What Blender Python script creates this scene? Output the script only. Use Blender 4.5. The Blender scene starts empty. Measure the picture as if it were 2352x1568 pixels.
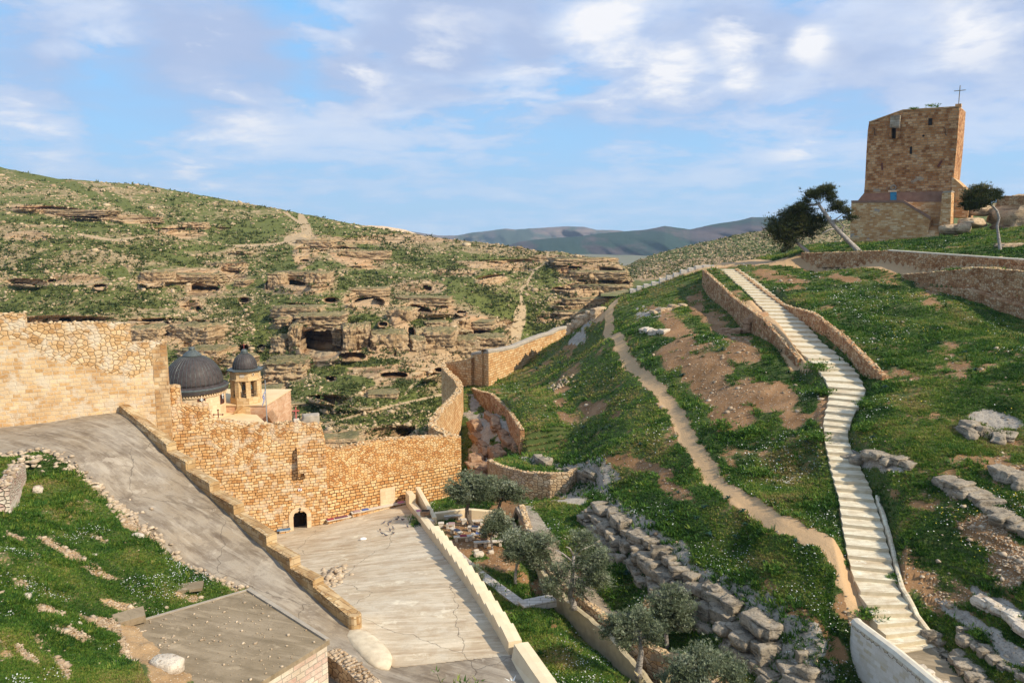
import bpy, math, random
import numpy as np
random.seed(5)
rng = np.random.default_rng(7)
scene = bpy.context.scene
COL = scene.collection
F = 1722.6; CX = 1176.0; CY = 784.0; TH = math.atan(.15); CT = math.cos(TH); ST = math.sin(TH)
SUN_H = (0.88, -0.47); SUN_EL = 37.0

# ---------------------------------------------------------------- measuring helpers
def ray(u, v):
    a = (u-CX)/F; b = (CY-v)/F; d = CT+b*ST
    return a/d, (b*CT-ST)/d
def P(u, v, D):
    rx, rz = ray(u, v); return np.array([rx*D, D, rz*D])
def PZ(u, v, z):
    rx, rz = ray(u, v); D = z/rz; return np.array([rx*D, D, z])
def proj(x, y, z):
    d = y*CT-z*ST; up = y*ST+z*CT
    return CX+F*x/d, CY-F*up/d
def onplane(u, v, p0, t):
    """where a measured sight line meets the vertical plane through p0 along t: (distance along, z)"""
    rx, rz = ray(u, v)
    n = (-t[1], t[0])
    D = (n[0]*p0[0]+n[1]*p0[1])/(n[0]*rx+n[1])
    x, y = rx*D, D
    return (x-p0[0])*t[0]+(y-p0[1])*t[1], rz*D

# ---------------------------------------------------------------- noise
def _h(ix, iy, iz, s):
    h = (ix*374761393+iy*668265263+iz*1274126177+s*974634777) & 0xffffffff
    h = ((h ^ (h >> 13))*1274126177) & 0xffffffff
    h = ((h ^ (h >> 16))*2246822519) & 0xffffffff
    return ((h >> 8) & 0xffff)/65535.0
def vn(x, y, z=None, s=0):
    x = np.asarray(x, float); y = np.asarray(y, float)
    z = np.zeros_like(x) if z is None else np.asarray(z, float)
    ix = np.floor(x); iy = np.floor(y); iz = np.floor(z)
    fx = x-ix; fy = y-iy; fz = z-iz
    ix = ix.astype(np.int64); iy = iy.astype(np.int64); iz = iz.astype(np.int64)
    fx = fx*fx*(3-2*fx); fy = fy*fy*(3-2*fy); fz = fz*fz*(3-2*fz)
    r = 0
    for a in (0, 1):
        wa = fx if a else 1-fx
        for b in (0, 1):
            wb = fy if b else 1-fy
            for c in (0, 1):
                wc = fz if c else 1-fz
                r = r+wa*wb*wc*_h(ix+a, iy+b, iz+c, s)
    return r
def fbm(x, y, z=None, o=4, s=0, g=.5):
    r = 0; a = 1; t = 0
    for i in range(o):
        k = 2.03**i
        r = r+a*(vn(x*k+i*7.3, y*k+i*3.1, None if z is None else z*k, s+i)-.5); t += a; a *= g
    return r/t*2          # about -1..1
def sstep(a, b, x):
    t = np.clip((x-a)/(b-a), 0, 1); return t*t*(3-2*t)

class RBF:
    def __init__(s, X, Y, V, sm=0.0):
        s.X = np.array(X, float); s.Y = np.array(Y, float); V = np.array(V, float)
        n = len(V); A = np.zeros((n+3, n+3))
        A[:n, :n] = s.k(s.X[:, None]-s.X, s.Y[:, None]-s.Y)+np.eye(n)*sm
        A[:n, n] = 1; A[:n, n+1] = s.X; A[:n, n+2] = s.Y; A[n:, :n] = A[:n, n:].T
        s.w = np.linalg.solve(A, np.concatenate([V, [0, 0, 0]]))
    def k(s, dx, dy):
        r2 = dx*dx+dy*dy+1e-9
        return .5*r2*np.log(r2)
    def __call__(s, x, y):
        x = np.asarray(x, float); y = np.asarray(y, float); sh = x.shape
        x = x.ravel(); y = y.ravel(); out = np.empty_like(x); n = len(s.X)
        for i in range(0, len(x), 60000):
            xx = x[i:i+60000]; yy = y[i:i+60000]
            out[i:i+60000] = s.k(xx[:, None]-s.X, yy[:, None]-s.Y)@s.w[:n]+s.w[n]+s.w[n+1]*xx+s.w[n+2]*yy
        return out.reshape(sh)

def polydist(x, y, pts):
    """distance, side (+1 left of direction), fractional position along a polyline"""
    best = np.full(np.shape(x), 1e9); side = np.zeros(np.shape(x)); par = np.zeros(np.shape(x)); perp = np.zeros(np.shape(x))
    for i in range(len(pts)-1):
        ax, ay = pts[i][0], pts[i][1]; bx, by = pts[i+1][0], pts[i+1][1]
        dx, dy = bx-ax, by-ay; L2 = dx*dx+dy*dy+1e-12
        t0 = ((x-ax)*dx+(y-ay)*dy)/L2; t = np.clip(t0, 0, 1)
        d = np.hypot(x-ax-t*dx, y-ay-t*dy)
        cr = dx*(y-ay)-dy*(x-ax)
        m = d < best
        best = np.where(m, d, best); side = np.where(m, np.sign(cr), side); par = np.where(m, i+t, par)
    return best, side, par
def inpoly(x, y, poly):
    c = np.zeros(np.shape(x), bool); n = len(poly); j = n-1
    for i in range(n):
        xi, yi = poly[i][:2]; xj, yj = poly[j][:2]
        if yi != yj:
            c ^= ((yi > y) != (yj > y)) & (x < (xj-xi)*(y-yi)/(yj-yi)+xi)
        j = i
    return c
def blobs(u, v, lst):
    r = np.zeros(np.shape(u))
    for b in lst:
        cu, cv, ru, rv = b[:4]; an = math.radians(b[4]) if len(b) > 4 else 0; k = b[5] if len(b) > 5 else 1
        du = u-cu; dv = v-cv
        p = (du*math.cos(an)+dv*math.sin(an))/ru; q = (-du*math.sin(an)+dv*math.cos(an))/rv
        r = np.maximum(r, k*(1-sstep(.55, 1.15, np.sqrt(p*p+q*q))))
    return r

# ---------------------------------------------------------------- object helpers
def tag(o, label=None, cat=None, group=None, kind=None):
    if label: o['label'] = label
    if cat: o['category'] = cat
    if group: o['group'] = group
    if kind: o['kind'] = kind
    return o
def empty(name, loc, label=None, cat=None, group=None, rz=0):
    o = bpy.data.objects.new(name, None); COL.objects.link(o)
    o.location = tuple(float(c) for c in loc); o.rotation_euler = (0, 0, rz); o.empty_display_size = .3
    return tag(o, label, cat, group)
def setparent(o, parent):
    if parent is not None:
        o.parent = parent
        bpy.context.view_layer.update() if False else None
        M = parent.matrix_basis.copy(); q = parent.parent
        while q is not None:
            M = q.matrix_basis @ M; q = q.parent
        # geometry is given in world space: undo the parent's placement
        if o.type == 'MESH' and not o.get('_local'):
            o.data.transform(M.inverted())
def npmesh(name, V, faces, mat, parent=None, uv=None, attrs=None, smooth=False, local=False):
    """faces: (n,3) or (n,4) int array, or list of arrays"""
    V = np.asarray(V, np.float32).reshape(-1, 3)
    if not isinstance(faces, list): faces = [faces]
    faces = [np.asarray(f, np.int32) for f in faces if len(f)]
    me = bpy.data.meshes.new(name)
    me.vertices.add(len(V)); me.vertices.foreach_set('co', V.ravel())
    loops = np.concatenate([f.ravel() for f in faces])
    tot = np.concatenate([np.full(len(f), f.shape[1], np.int32) for f in faces])
    st = np.concatenate([[0], np.cumsum(tot)[:-1]]).astype(np.int32)
    me.loops.add(len(loops)); me.loops.foreach_set('vertex_index', loops)
    me.polygons.add(len(tot)); me.polygons.foreach_set('loop_start', st)
    me.update(calc_edges=True)
    if smooth: me.polygons.foreach_set('use_smooth', np.ones(len(tot), bool))
    if uv is not None:
        l = me.uv_layers.new(name='UVMap'); l.data.foreach_set('uv', np.asarray(uv, np.float32)[loops].ravel())
    for k, a in (attrs or {}).items():
        a = np.asarray(a, np.float32)
        if a.ndim == 1:
            at = me.attributes.new(k, 'FLOAT', 'POINT'); at.data.foreach_set('value', a)
        else:
            if a.shape[1] == 3: a = np.concatenate([a, np.ones((len(a), 1), np.float32)], 1)
            at = me.attributes.new(k, 'FLOAT_COLOR', 'POINT'); at.data.foreach_set('color', a.ravel())
    if mat: me.materials.append(mat)
    o = bpy.data.objects.new(name, me); COL.objects.link(o)
    if parent is not None:
        if not local:
            setparent(o, parent)
        else:
            o.parent = parent
    return o

class MB:
    """collects shapes into one mesh"""
    def __init__(s): s.v = []; s.f = []; s.n = 0
    def add(s, v, f):
        v = np.asarray(v, float); s.v.append(v)
        for q in f: s.f.append([int(i)+s.n for i in q])
        s.n += len(v)
    def box(s, c, size, rz=0, tilt=None, taper=1.0, bev=0.0):
        hx, hy, hz = [k/2 for k in size]
        if bev > 0:
            b = bev
            pts = []
            for sz, ins in ((-hz, b), (-hz+b, 0), (hz-b, 0), (hz, b)):
                tp = taper if sz > 0 else 1
                x, y = (hx-ins)*tp, (hy-ins)*tp
                c8 = min(b, x*.4, y*.4)
                pts += [(-x+c8, -y, sz), (x-c8, -y, sz), (x, -y+c8, sz), (x, y-c8, sz), (x-c8, y, sz), (-x+c8, y, sz), (-x, y-c8, sz), (-x, -y+c8, sz)]
            p = np.array(pts); f = [list(range(7, -1, -1)), list(range(24, 32))]
            for k in range(3):
                for i in range(8):
                    j = (i+1) % 8; f.append([k*8+i, k*8+j, k*8+8+j, k*8+8+i])
        else:
            t = taper
            p = np.array([(-hx, -hy, -hz), (hx, -hy, -hz), (hx, hy, -hz), (-hx, hy, -hz), (-hx*t, -hy*t, hz), (hx*t, -hy*t, hz), (hx*t, hy*t, hz), (-hx*t, hy*t, hz)])
            f = [(3, 2, 1, 0), (4, 5, 6, 7), (0, 1, 5, 4), (1, 2, 6, 5), (2, 3, 7, 6), (3, 0, 4, 7)]
        if tilt is not None:
            a, b_ = tilt
            ca, sa = math.cos(a), math.sin(a); p = p@np.array([[1, 0, 0], [0, ca, sa], [0, -sa, ca]])
            cb, sb = math.cos(b_), math.sin(b_); p = p@np.array([[cb, 0, -sb], [0, 1, 0], [sb, 0, cb]])
        c_, s_ = math.cos(rz), math.sin(rz)
        p = p@np.array([[c_, s_, 0], [-s_, c_, 0], [0, 0, 1]])
        s.add(p+np.array(c, float), f); return s
    def tube(s, pts, rad, n=7, cap=True):
        pts = np.array(pts, float); m = len(pts)
        rad = np.array([rad]*m if np.isscalar(rad) else rad, float)
        V = []; up = np.array([0.12, .31, .94])
        for i in range(m):
            d = pts[min(i+1, m-1)]-pts[max(i-1, 0)]; d = d/(np.linalg.norm(d)+1e-9)
            a = np.cross(d, up); 
            if np.linalg.norm(a) < .1: a = np.cross(d, [1, 0, 0])
            a /= np.linalg.norm(a); b = np.cross(d, a)
            for k in range(n):
                w = 2*math.pi*k/n; V.append(pts[i]+rad[i]*(math.cos(w)*a+math.sin(w)*b))
        f = []
        for i in range(m-1):
            for k in range(n):
                j = (k+1) % n; f.append((i*n+k, i*n+j, i*n+n+j, i*n+n+k))
        if cap: f.append(tuple(range(n))[::-1]); f.append(tuple(range((m-1)*n, m*n)))
        s.add(V, f); return s
    def lathe(s, c, prof, n=24, sx=1, sy=1, cap=True, ph=0):
        V = []
        for r, z in prof:
            for k in range(n):
                w = 2*math.pi*k/n+ph; V.append((c[0]+r*sx*math.cos(w), c[1]+r*sy*math.sin(w), c[2]+z))
        f = []
        for i in range(len(prof)-1):
            for k in range(n):
                j = (k+1) % n; f.append((i*n+k, i*n+j, i*n+n+j, i*n+n+k))
        if cap: f.append(tuple(range(n))[::-1]); f.append(tuple(range((len(prof)-1)*n, len(prof)*n)))
        s.add(V, f); return s
    def prism(s, poly, d):
        """poly: list of 3D points (a flat outline), d: extrusion vector"""
        n = len(poly); p = np.array(poly, float); V = np.concatenate([p, p+np.array(d, float)])
        f = [tuple(range(n))[::-1], tuple(range(n, 2*n))]
        for i in range(n):
            j = (i+1) % n; f.append((i, j, n+j, n+i))
        s.add(V, f); return s
    def build(s, name, mat, parent=None, smooth=False, label=None):
        me = bpy.data.meshes.new(name)
        me.from_pydata([tuple(p) for p in np.concatenate(s.v)], [], s.f)
        if smooth: me.polygons.foreach_set('use_smooth', np.ones(len(me.polygons), bool))
        # metre-scale UVs, so masonry follows each face
        me.update()
        uvl = me.uv_layers.new(name='UVMap')
        co = np.empty(len(me.vertices)*3, np.float32); me.vertices.foreach_get('co', co); co = co.reshape(-1, 3)
        nrm = np.empty(len(me.polygons)*3, np.float32); me.polygons.foreach_get('normal', nrm); nrm = nrm.reshape(-1, 3)
        li = np.empty(len(me.loops), np.int32); me.loops.foreach_get('vertex_index', li)
        tot = np.empty(len(me.polygons), np.int32); me.polygons.foreach_get('loop_total', tot)
        nn = np.repeat(nrm, tot, 0); pc = co[li]
        hl = np.hypot(nn[:, 0], nn[:, 1])+1e-6
        along = (-nn[:, 1]*pc[:, 0]+nn[:, 0]*pc[:, 1])/hl
        flat = np.abs(nn[:, 2]) > .8
        U = np.where(flat, pc[:, 0], along); W = np.where(flat, pc[:, 1], pc[:, 2])
        uvl.data.foreach_set('uv', np.stack([U, W], 1).astype(np.float32).ravel())
        if mat: me.materials.append(mat)
        o = bpy.data.objects.new(name, me); COL.objects.link(o)
        if parent is not None: setparent(o, parent)
        if label: o['label'] = label
        return o
def copy_tree(o, parent=None):
    c = o.copy(); COL.objects.link(c)
    if parent is not None: c.parent = parent
    for ch in list(CH.get(o.name, [])):
        copy_tree(ch, c)
    return c
CH = {}
def kids(o, *ch):
    CH.setdefault(o.name, []).extend(ch); return o

# ---------------------------------------------------------------- material helpers
def nd(nt, typ, ins=None, **at):
    n = nt.nodes.new('ShaderNode'+typ)
    for k, v in at.items(): setattr(n, k, v)
    for k, v in (ins or {}).items():
        s = n.inputs[k]
        if isinstance(v, bpy.types.NodeSocket): nt.links.new(v, s)
        else:
            if isinstance(v, tuple) and len(v) == 3 and s.type == 'RGBA': v = v+(1,)
            s.default_value = v
    return n
def mixc(nt, f, a, b, bl='MIX'):
    n = nt.nodes.new('ShaderNodeMix'); n.data_type = 'RGBA'; n.blend_type = bl
    for i, v in ((0, f), (6, a), (7, b)):
        if isinstance(v, bpy.types.NodeSocket): nt.links.new(v, n.inputs[i])
        else: n.inputs[i].default_value = v+(1,) if isinstance(v, tuple) and len(v) == 3 else v
    return n.outputs[2]
def mth(nt, op, a, b=0.0, c=0.0, clamp=False):
    n = nt.nodes.new('ShaderNodeMath'); n.operation = op; n.use_clamp = clamp
    for i, v in enumerate((a, b, c)):
        if isinstance(v, bpy.types.NodeSocket): nt.links.new(v, n.inputs[i])
        else: n.inputs[i].default_value = v
    return n.outputs[0]
def ramp(nt, f, stops, interp='LINEAR'):
    n = nt.nodes.new('ShaderNodeValToRGB'); n.color_ramp.interpolation = interp
    e = n.color_ramp.elements
    while len(e) < len(stops): e.new(.5)
    for k, (p, c) in enumerate(stops):
        e[k].position = p; e[k].color = (c, c, c, 1) if not isinstance(c, tuple) else c+(1,)
    nt.links.new(f, n.inputs[0]); return n.outputs[0]
def noise(nt, vec, sc, det=4, rough=.55, dist=0):
    return nd(nt, 'TexNoise', {'Vector': vec, 'Scale': sc, 'Detail': det, 'Roughness': rough, 'Distortion': dist}).outputs['Fac']
def newmat(name):
    m = bpy.data.materials.new(name); m.use_nodes = True; nt = m.node_tree; nt.nodes.clear()
    out = nt.nodes.new('ShaderNodeOutputMaterial'); bs = nt.nodes.new('ShaderNodeBsdfPrincipled')
    nt.links.new(bs.outputs[0], out.inputs[0]); bs.inputs['Roughness'].default_value = .85
    bs.inputs['Specular IOR Level'].default_value = .25
    return m, nt, bs
def setc(nt, bs, c, bump=None, strength=.3, dist=.05, rough=None):
    if isinstance(c, bpy.types.NodeSocket): nt.links.new(c, bs.inputs['Base Color'])
    else: bs.inputs['Base Color'].default_value = c+(1,)
    if bump is not None:
        b = nd(nt, 'Bump', {'Height': bump, 'Strength': strength, 'Distance': dist}); nt.links.new(b.outputs[0], bs.inputs['Normal'])
    if rough is not None: bs.inputs['Roughness'].default_value = rough
def obj_co(nt): return nd(nt, 'NewGeometry').outputs['Position']
def uv_co(nt): return nd(nt, 'UVMap', uv_map='UVMap').outputs['UV']
def scaled(nt, vec, s, off=(0, 0, 0)):
    return nd(nt, 'Mapping', {'Vector': vec, 'Scale': s, 'Location': off}).outputs[0]
def simple(name, c1, c2=None, sc=3, rough=.7, bump=.0, metal=0, obj=False):
    m, nt, bs = newmat(name)
    co = nd(nt, 'TexCoord').outputs['Object'] if obj else obj_co(nt)
    n = noise(nt, co, sc)
    c = mixc(nt, ramp(nt, n, [(.3, 0.), (.7, 1.)]), c1, c2 or tuple(k*.8 for k in c1))
    setc(nt, bs, c, n if bump else None, bump, .03, rough); bs.inputs['Metallic'].default_value = metal
    return m

def masonry(name, cols, mortar, bw=.55, bh=.33, msize=.03, rub_scale=(3.2, 4.2), rubmort=(.12, .07, .035), stain=.5,
            rubcols=None, wob=.05, bump=.55, grey=None, pale=.0):
    """coursed blocks; where the mesh's 'rub' attribute is 1 the wall is irregular rubble instead"""
    m, nt, bs = newmat(name)
    uv = uv_co(nt)
    w1 = nd(nt, 'TexNoise', {'Vector': uv, 'Scale': 1.3, 'Detail': 2}).outputs['Color']
    w = nd(nt, 'VectorMath', {0: w1, 1: (.5, .5, .5)}, operation='SUBTRACT').outputs[0]
    w = nd(nt, 'VectorMath', {0: w, 'Scale': wob*4}, operation='SCALE').outputs[0]
    w2 = nd(nt, 'TexNoise', {'Vector': uv, 'Scale': 7, 'Detail': 1}).outputs['Color']
    ww = nd(nt, 'VectorMath', {0: w2, 1: (.5, .5, .5)}, operation='SUBTRACT').outputs[0]
    ww = nd(nt, 'VectorMath', {0: ww, 'Scale': wob*1.3}, operation='SCALE').outputs[0]
    w = nd(nt, 'VectorMath', {0: w, 1: ww}, operation='ADD').outputs[0]
    uvd = nd(nt, 'VectorMath', {0: uv, 1: w}, operation='ADD').outputs[0]
    br = nd(nt, 'TexBrick', {'Vector': uvd, 'Color1': (0, 0, 0), 'Color2': (1, 1, 1), 'Mortar': (.5, .5, .5), 'Scale': 1.0,
                             'Mortar Size': msize, 'Mortar Smooth': .35, 'Brick Width': bw, 'Row Height': bh}, offset=.45, squash=1.35, squash_frequency=3)
    rnd = nd(nt, 'SeparateColor', {0: br.outputs['Color']}).outputs[0]
    n1 = noise(nt, uv, .55, 4); n2 = noise(nt, uv, 6, 4); n3 = noise(nt, uv, 22, 2)
    f = mth(nt, 'ADD', mth(nt, 'MULTIPLY', rnd, .55), mth(nt, 'MULTIPLY', n2, .5))
    cb = ramp(nt, f, [(.15, cols[0]), (.42, cols[1]), (.62, cols[2]), (.9, cols[3])])
    cb = mixc(nt, br.outputs['Fac'], cb, mortar)
    # rubble
    uvr = scaled(nt, uvd, (rub_scale[0], rub_scale[1], 1))
    v1 = nd(nt, 'TexVoronoi', {'Vector': uvr, 'Scale': 1.0, 'Randomness': .85}, voronoi_dimensions='2D')
    v2 = nd(nt, 'TexVoronoi', {'Vector': uvr, 'Scale': 1.0, 'Randomness': .85}, voronoi_dimensions='2D', feature='DISTANCE_TO_EDGE')
    rr = nd(nt, 'SeparateColor', {0: v1.outputs['Color']}).outputs[0]
    rc = rubcols or cols
    cr = ramp(nt, mth(nt, 'ADD', mth(nt, 'MULTIPLY', rr, .6), mth(nt, 'MULTIPLY', n2, .4)), [(.15, rc[0]), (.42, rc[1]), (.62, rc[2]), (.9, rc[3])])
    je = ramp(nt, v2.outputs['Distance'], [(.015, 1.), (.085, 0.)])
    cr = mixc(nt, je, cr, rubmort)
    ra = nd(nt, 'Attribute', attribute_name='rub').outputs['Fac']
    rf = ramp(nt, mth(nt, 'ADD', ra, mth(nt, 'MULTIPLY', mth(nt, 'SUBTRACT', n1, .5), .5)), [(.47, 0.), (.5, 1.)])
    c = mixc(nt, rf, cb, cr)
    c = mixc(nt, mth(nt, 'MULTIPLY', ramp(nt, n1, [(.35, 1.), (.6, 0.)]), stain), c, mixc(nt, 1., c, (.62, .5, .4), 'MULTIPLY'))
    if pale: c = mixc(nt, mth(nt, 'MULTIPLY', ramp(nt, noise(nt, uv, .9, 5, .6), [(.5, 0.), (.62, 1.)]), pale), c, (.62, .52, .38))
    if grey: c = mixc(nt, ramp(nt, noise(nt, scaled(nt, uv, (.35, .5, 1)), 1, 3), [(.66, 0.), (.7, .8)]), c, grey)
    hb = mth(nt, 'SUBTRACT', 1., br.outputs['Fac']); hr = ramp(nt, v2.outputs['Distance'], [(.0, 0.), (.2, 1.)])
    hm = nd(nt, 'Mix', {0: rf, 2: hb, 3: hr}).outputs[0]
    hh = mth(nt, 'ADD', hm, mth(nt, 'MULTIPLY', mth(nt, 'ADD', n2, mth(nt, 'MULTIPLY', n3, .4)), .8))
    setc(nt, bs, c, hh, bump, .06, .9)
    return m
EXPOSURE = 0.3
# ================================================================ ground materials
def ground_mat(name, dirt=((.30, .17, .085), (.42, .27, .15)), green=((.035, .06, .012), (.085, .12, .03)), rock=((.25, .215, .175), (.42, .37, .30)),
               path=((.40, .25, .125), (.52, .35, .19)), speck=.5, sc=1.0, bump=.6, bd=.12, strata=0.0):
    m, nt, bs = newmat(name); co = obj_co(nt)
    mk = nd(nt, 'Attribute', attribute_name='mk').outputs['Color']; s = nd(nt, 'SeparateColor', {0: mk})
    g, p, r = s.outputs[0], s.outputs[1], s.outputs[2]
    nb = noise(nt, co, .35*sc, 5, .6); nm = noise(nt, co, 1.6*sc, 5, .65); nf = noise(nt, co, 9*sc, 4, .7); nff = noise(nt, co, 24*sc, 2, .7)
    d = mixc(nt, ramp(nt, nb, [(.35, 0.), (.65, 1.)]), dirt[0], dirt[1])
    d = mixc(nt, ramp(nt, nff, [(.35, .5), (.6, 0.)]), d, tuple(k*.55 for k in dirt[0]))
    vo = nd(nt, 'TexVoronoi', {'Vector': co, 'Scale': 7*sc, 'Randomness': 1.0})
    vr = nd(nt, 'SeparateColor', {0: vo.outputs['Color']})
    st = mth(nt, 'MULTIPLY', ramp(nt, vo.outputs['Distance'], [(.22, 1.), (.32, 0.)]), ramp(nt, vr.outputs[0], [(1-speck, 0.), (1-speck+.05, 1.)]))
    d = mixc(nt, st, d, mixc(nt, vr.outputs[1], rock[0], tuple(min(1, k*1.15) for k in rock[1])))
    gr = mixc(nt, ramp(nt, nf, [(.3, 0.), (.7, 1.)]), green[0], green[1])
    gr = mixc(nt, ramp(nt, nb, [(.4, 0.), (.7, .5)]), gr, (.12, .12, .035))
    gm = ramp(nt, mth(nt, 'ADD', g, mth(nt, 'MULTIPLY', mth(nt, 'SUBTRACT', mth(nt, 'ADD', mth(nt, 'MULTIPLY', nm, .6), mth(nt, 'MULTIPLY', nf, .4)), .5), 1.6)), [(.42, 0.), (.56, 1.)])
    c = mixc(nt, gm, d, gr)
    if strata > 0:
        zz = scaled(nt, co, (.05, .05, 1.1)); ns = noise(nt, zz, 1.0, 5, .7)
        vv = noise(nt, scaled(nt, co, (1.1, 1.1, .12)), 1, 4, .7)
        rk = mixc(nt, ramp(nt, ns, [(.35, 0.), (.65, 1.)]), rock[0], rock[1])
        rk = mixc(nt, ramp(nt, ns, [(.41, .85), (.47, 0.)]), rk, tuple(k*.4 for k in rock[0]))
        rk = mixc(nt, ramp(nt, vv, [(.33, .5), (.42, 0.)]), rk, tuple(k*.4 for k in rock[0]))
        rk = mixc(nt, ramp(nt, nb, [(.5, 0.), (.68, .6)]), rk, (.47, .27, .14))
    else:
        rk = mixc(nt, ramp(nt, nm, [(.3, 0.), (.7, 1.)]), rock[0], rock[1])
        rk = mixc(nt, ramp(nt, nf, [(.36, .7), (.46, 0.)]), rk, tuple(k*.35 for k in rock[0]))
    rm = ramp(nt, mth(nt, 'ADD', r, mth(nt, 'MULTIPLY', mth(nt, 'SUBTRACT', nm, .5), 1.2)), [(.42, 0.), (.55, 1.)])
    c = mixc(nt, rm, c, rk)
    pc = mixc(nt, nf, path[0], path[1]); pc = mixc(nt, ramp(nt, nff, [(.6, 0.), (.7, .5)]), pc, (.62, .5, .36))
    pm = ramp(nt, mth(nt, 'ADD', p, mth(nt, 'MULTIPLY', mth(nt, 'SUBTRACT', nf, .5), .5)), [(.42, 0.), (.55, 1.)])
    c = mixc(nt, pm, c, pc)
    h = mth(nt, 'ADD', mth(nt, 'ADD', nm, mth(nt, 'MULTIPLY', nf, .5)), mth(nt, 'MULTIPLY', nff, .25))
    setc(nt, bs, c, h, bump, bd, .95)
    return m

TAN = dict(rock=((.30, .19, .095), (.50, .355, .205)), dirt=((.27, .20, .095), (.40, .30, .165)))
M_far = ground_mat('valley_hillside', green=((.065, .085, .015), (.165, .175, .04)), path=((.38, .27, .15), (.46, .34, .20)), speck=.75, sc=.16, bump=.9, bd=.9, strata=1, **TAN)
M_back = ground_mat('far_hill', green=((.075, .10, .022), (.15, .17, .045)), speck=.6, sc=.11, bump=.7, bd=1.2, **TAN)
M_near = ground_mat('hill_soil', dirt=((.21, .11, .045), (.35, .20, .095)), speck=.28, sc=1.0)
M_left = ground_mat('slope_soil', dirt=((.34, .21, .10), (.48, .32, .17)), rock=((.38, .29, .19), (.56, .46, .33)), speck=.45, sc=1.3)

def rockmat(name, a, b, dark, sc=1.0, bump=.8, strata=False):
    m, nt, bs = newmat(name); co = obj_co(nt)
    n1 = noise(nt, co, .9*sc, 5, .65); n2 = noise(nt, co, 5*sc, 5, .7)
    n3 = noise(nt, scaled(nt, co, (.4, .4, 3.2)), 1.1*sc, 5, .7)
    c = mixc(nt, ramp(nt, n1, [(.3, 0.), (.7, 1.)]), a, b)
    c = mixc(nt, ramp(nt, n2, [(.34, .8), (.47, 0.)]), c, dark)
    c = mixc(nt, ramp(nt, n3, [(.38, .8), (.45, 0.)]), c, dark)
    setc(nt, bs, c, mth(nt, 'ADD', mth(nt, 'ADD', n1, n2), n3), bump, .12, .95); return m
M_grey = rockmat('grey_limestone', (.21, .17, .12), (.42, .35, .26), (.07, .06, .045), 1.5)
M_pale = rockmat('pale_limestone', (.50, .42, .32), (.66, .58, .47), (.26, .19, .13))
M_red = rockmat('reddish_rock', (.30, .165, .09), (.42, .27, .16), (.08, .045, .025), 1.6)
M_tan = rockmat('tan_limestone', (.40, .28, .17), (.58, .44, .28), (.16, .10, .06))

def stonespk(name, a, b):     # small stones: one tone per stone
    m, nt, bs = newmat(name)
    t = nd(nt, 'Attribute', attribute_name='tint').outputs['Fac']
    n = noise(nt, obj_co(nt), 3, 3)
    setc(nt, bs, mixc(nt, ramp(nt, n, [(.35, .5), (.6, 0.)]), mixc(nt, t, a, b), tuple(k*.5 for k in a)), n, .4, .05, .95); return m
M_stn = stonespk('field_stone', (.30, .21, .13), (.56, .45, .32))
M_fstn = stonespk('hillside_stone', (.32, .22, .12), (.56, .43, .27))
M_wstn = stonespk('wall_rubble_stone', (.42, .27, .13), (.64, .50, .32))

def foliage(name, stops, rough=.7, trans=.25):
    m, nt, bs = newmat(name)
    t = nd(nt, 'Attribute', attribute_name='tint').outputs['Fac']
    c = ramp(nt, t, stops); setc(nt, bs, c, rough=rough)
    tr = nd(nt, 'BsdfTranslucent', {'Color': c}); mx = nd(nt, 'MixShader', {0: trans, 1: bs.outputs[0], 2: tr.outputs[0]})
    nt.links.new(mx.outputs[0], [n for n in nt.nodes if n.type == 'OUTPUT_MATERIAL'][0].inputs[0]); return m
M_grass = foliage('meadow_grass', [(0, (.016, .055, .008)), (.3, (.045, .12, .012)), (.55, (.11, .20, .022)), (.8, (.24, .27, .045)), (1, (.33, .24, .10))])
M_shrub = foliage('hillside_shrub', [(0, (.035, .06, .014)), (.6, (.085, .11, .026)), (1, (.15, .155, .05))])
M_flower = foliage('white_petals', [(0, (.75, .75, .68)), (.85, (.8, .8, .75)), (1, (.7, .55, .06))])
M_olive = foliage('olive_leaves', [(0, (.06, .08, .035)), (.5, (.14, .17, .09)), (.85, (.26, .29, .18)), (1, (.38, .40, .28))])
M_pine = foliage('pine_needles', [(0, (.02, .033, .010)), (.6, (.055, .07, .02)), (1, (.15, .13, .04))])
M_squill = foliage('squill_leaves', [(0, (.012, .045, .03)), (1, (.035, .09, .055))], .45)
M_dry = foliage('dry_grass_heads', [(0, (.20, .17, .07)), (1, (.42, .33, .18))])
M_bark = rockmat('olive_bark', (.12, .095, .07), (.22, .18, .14), (.04, .03, .022), 6)
M_palebark = rockmat('pale_bark', (.32, .28, .24), (.52, .47, .42), (.12, .1, .08), 5)

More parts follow.
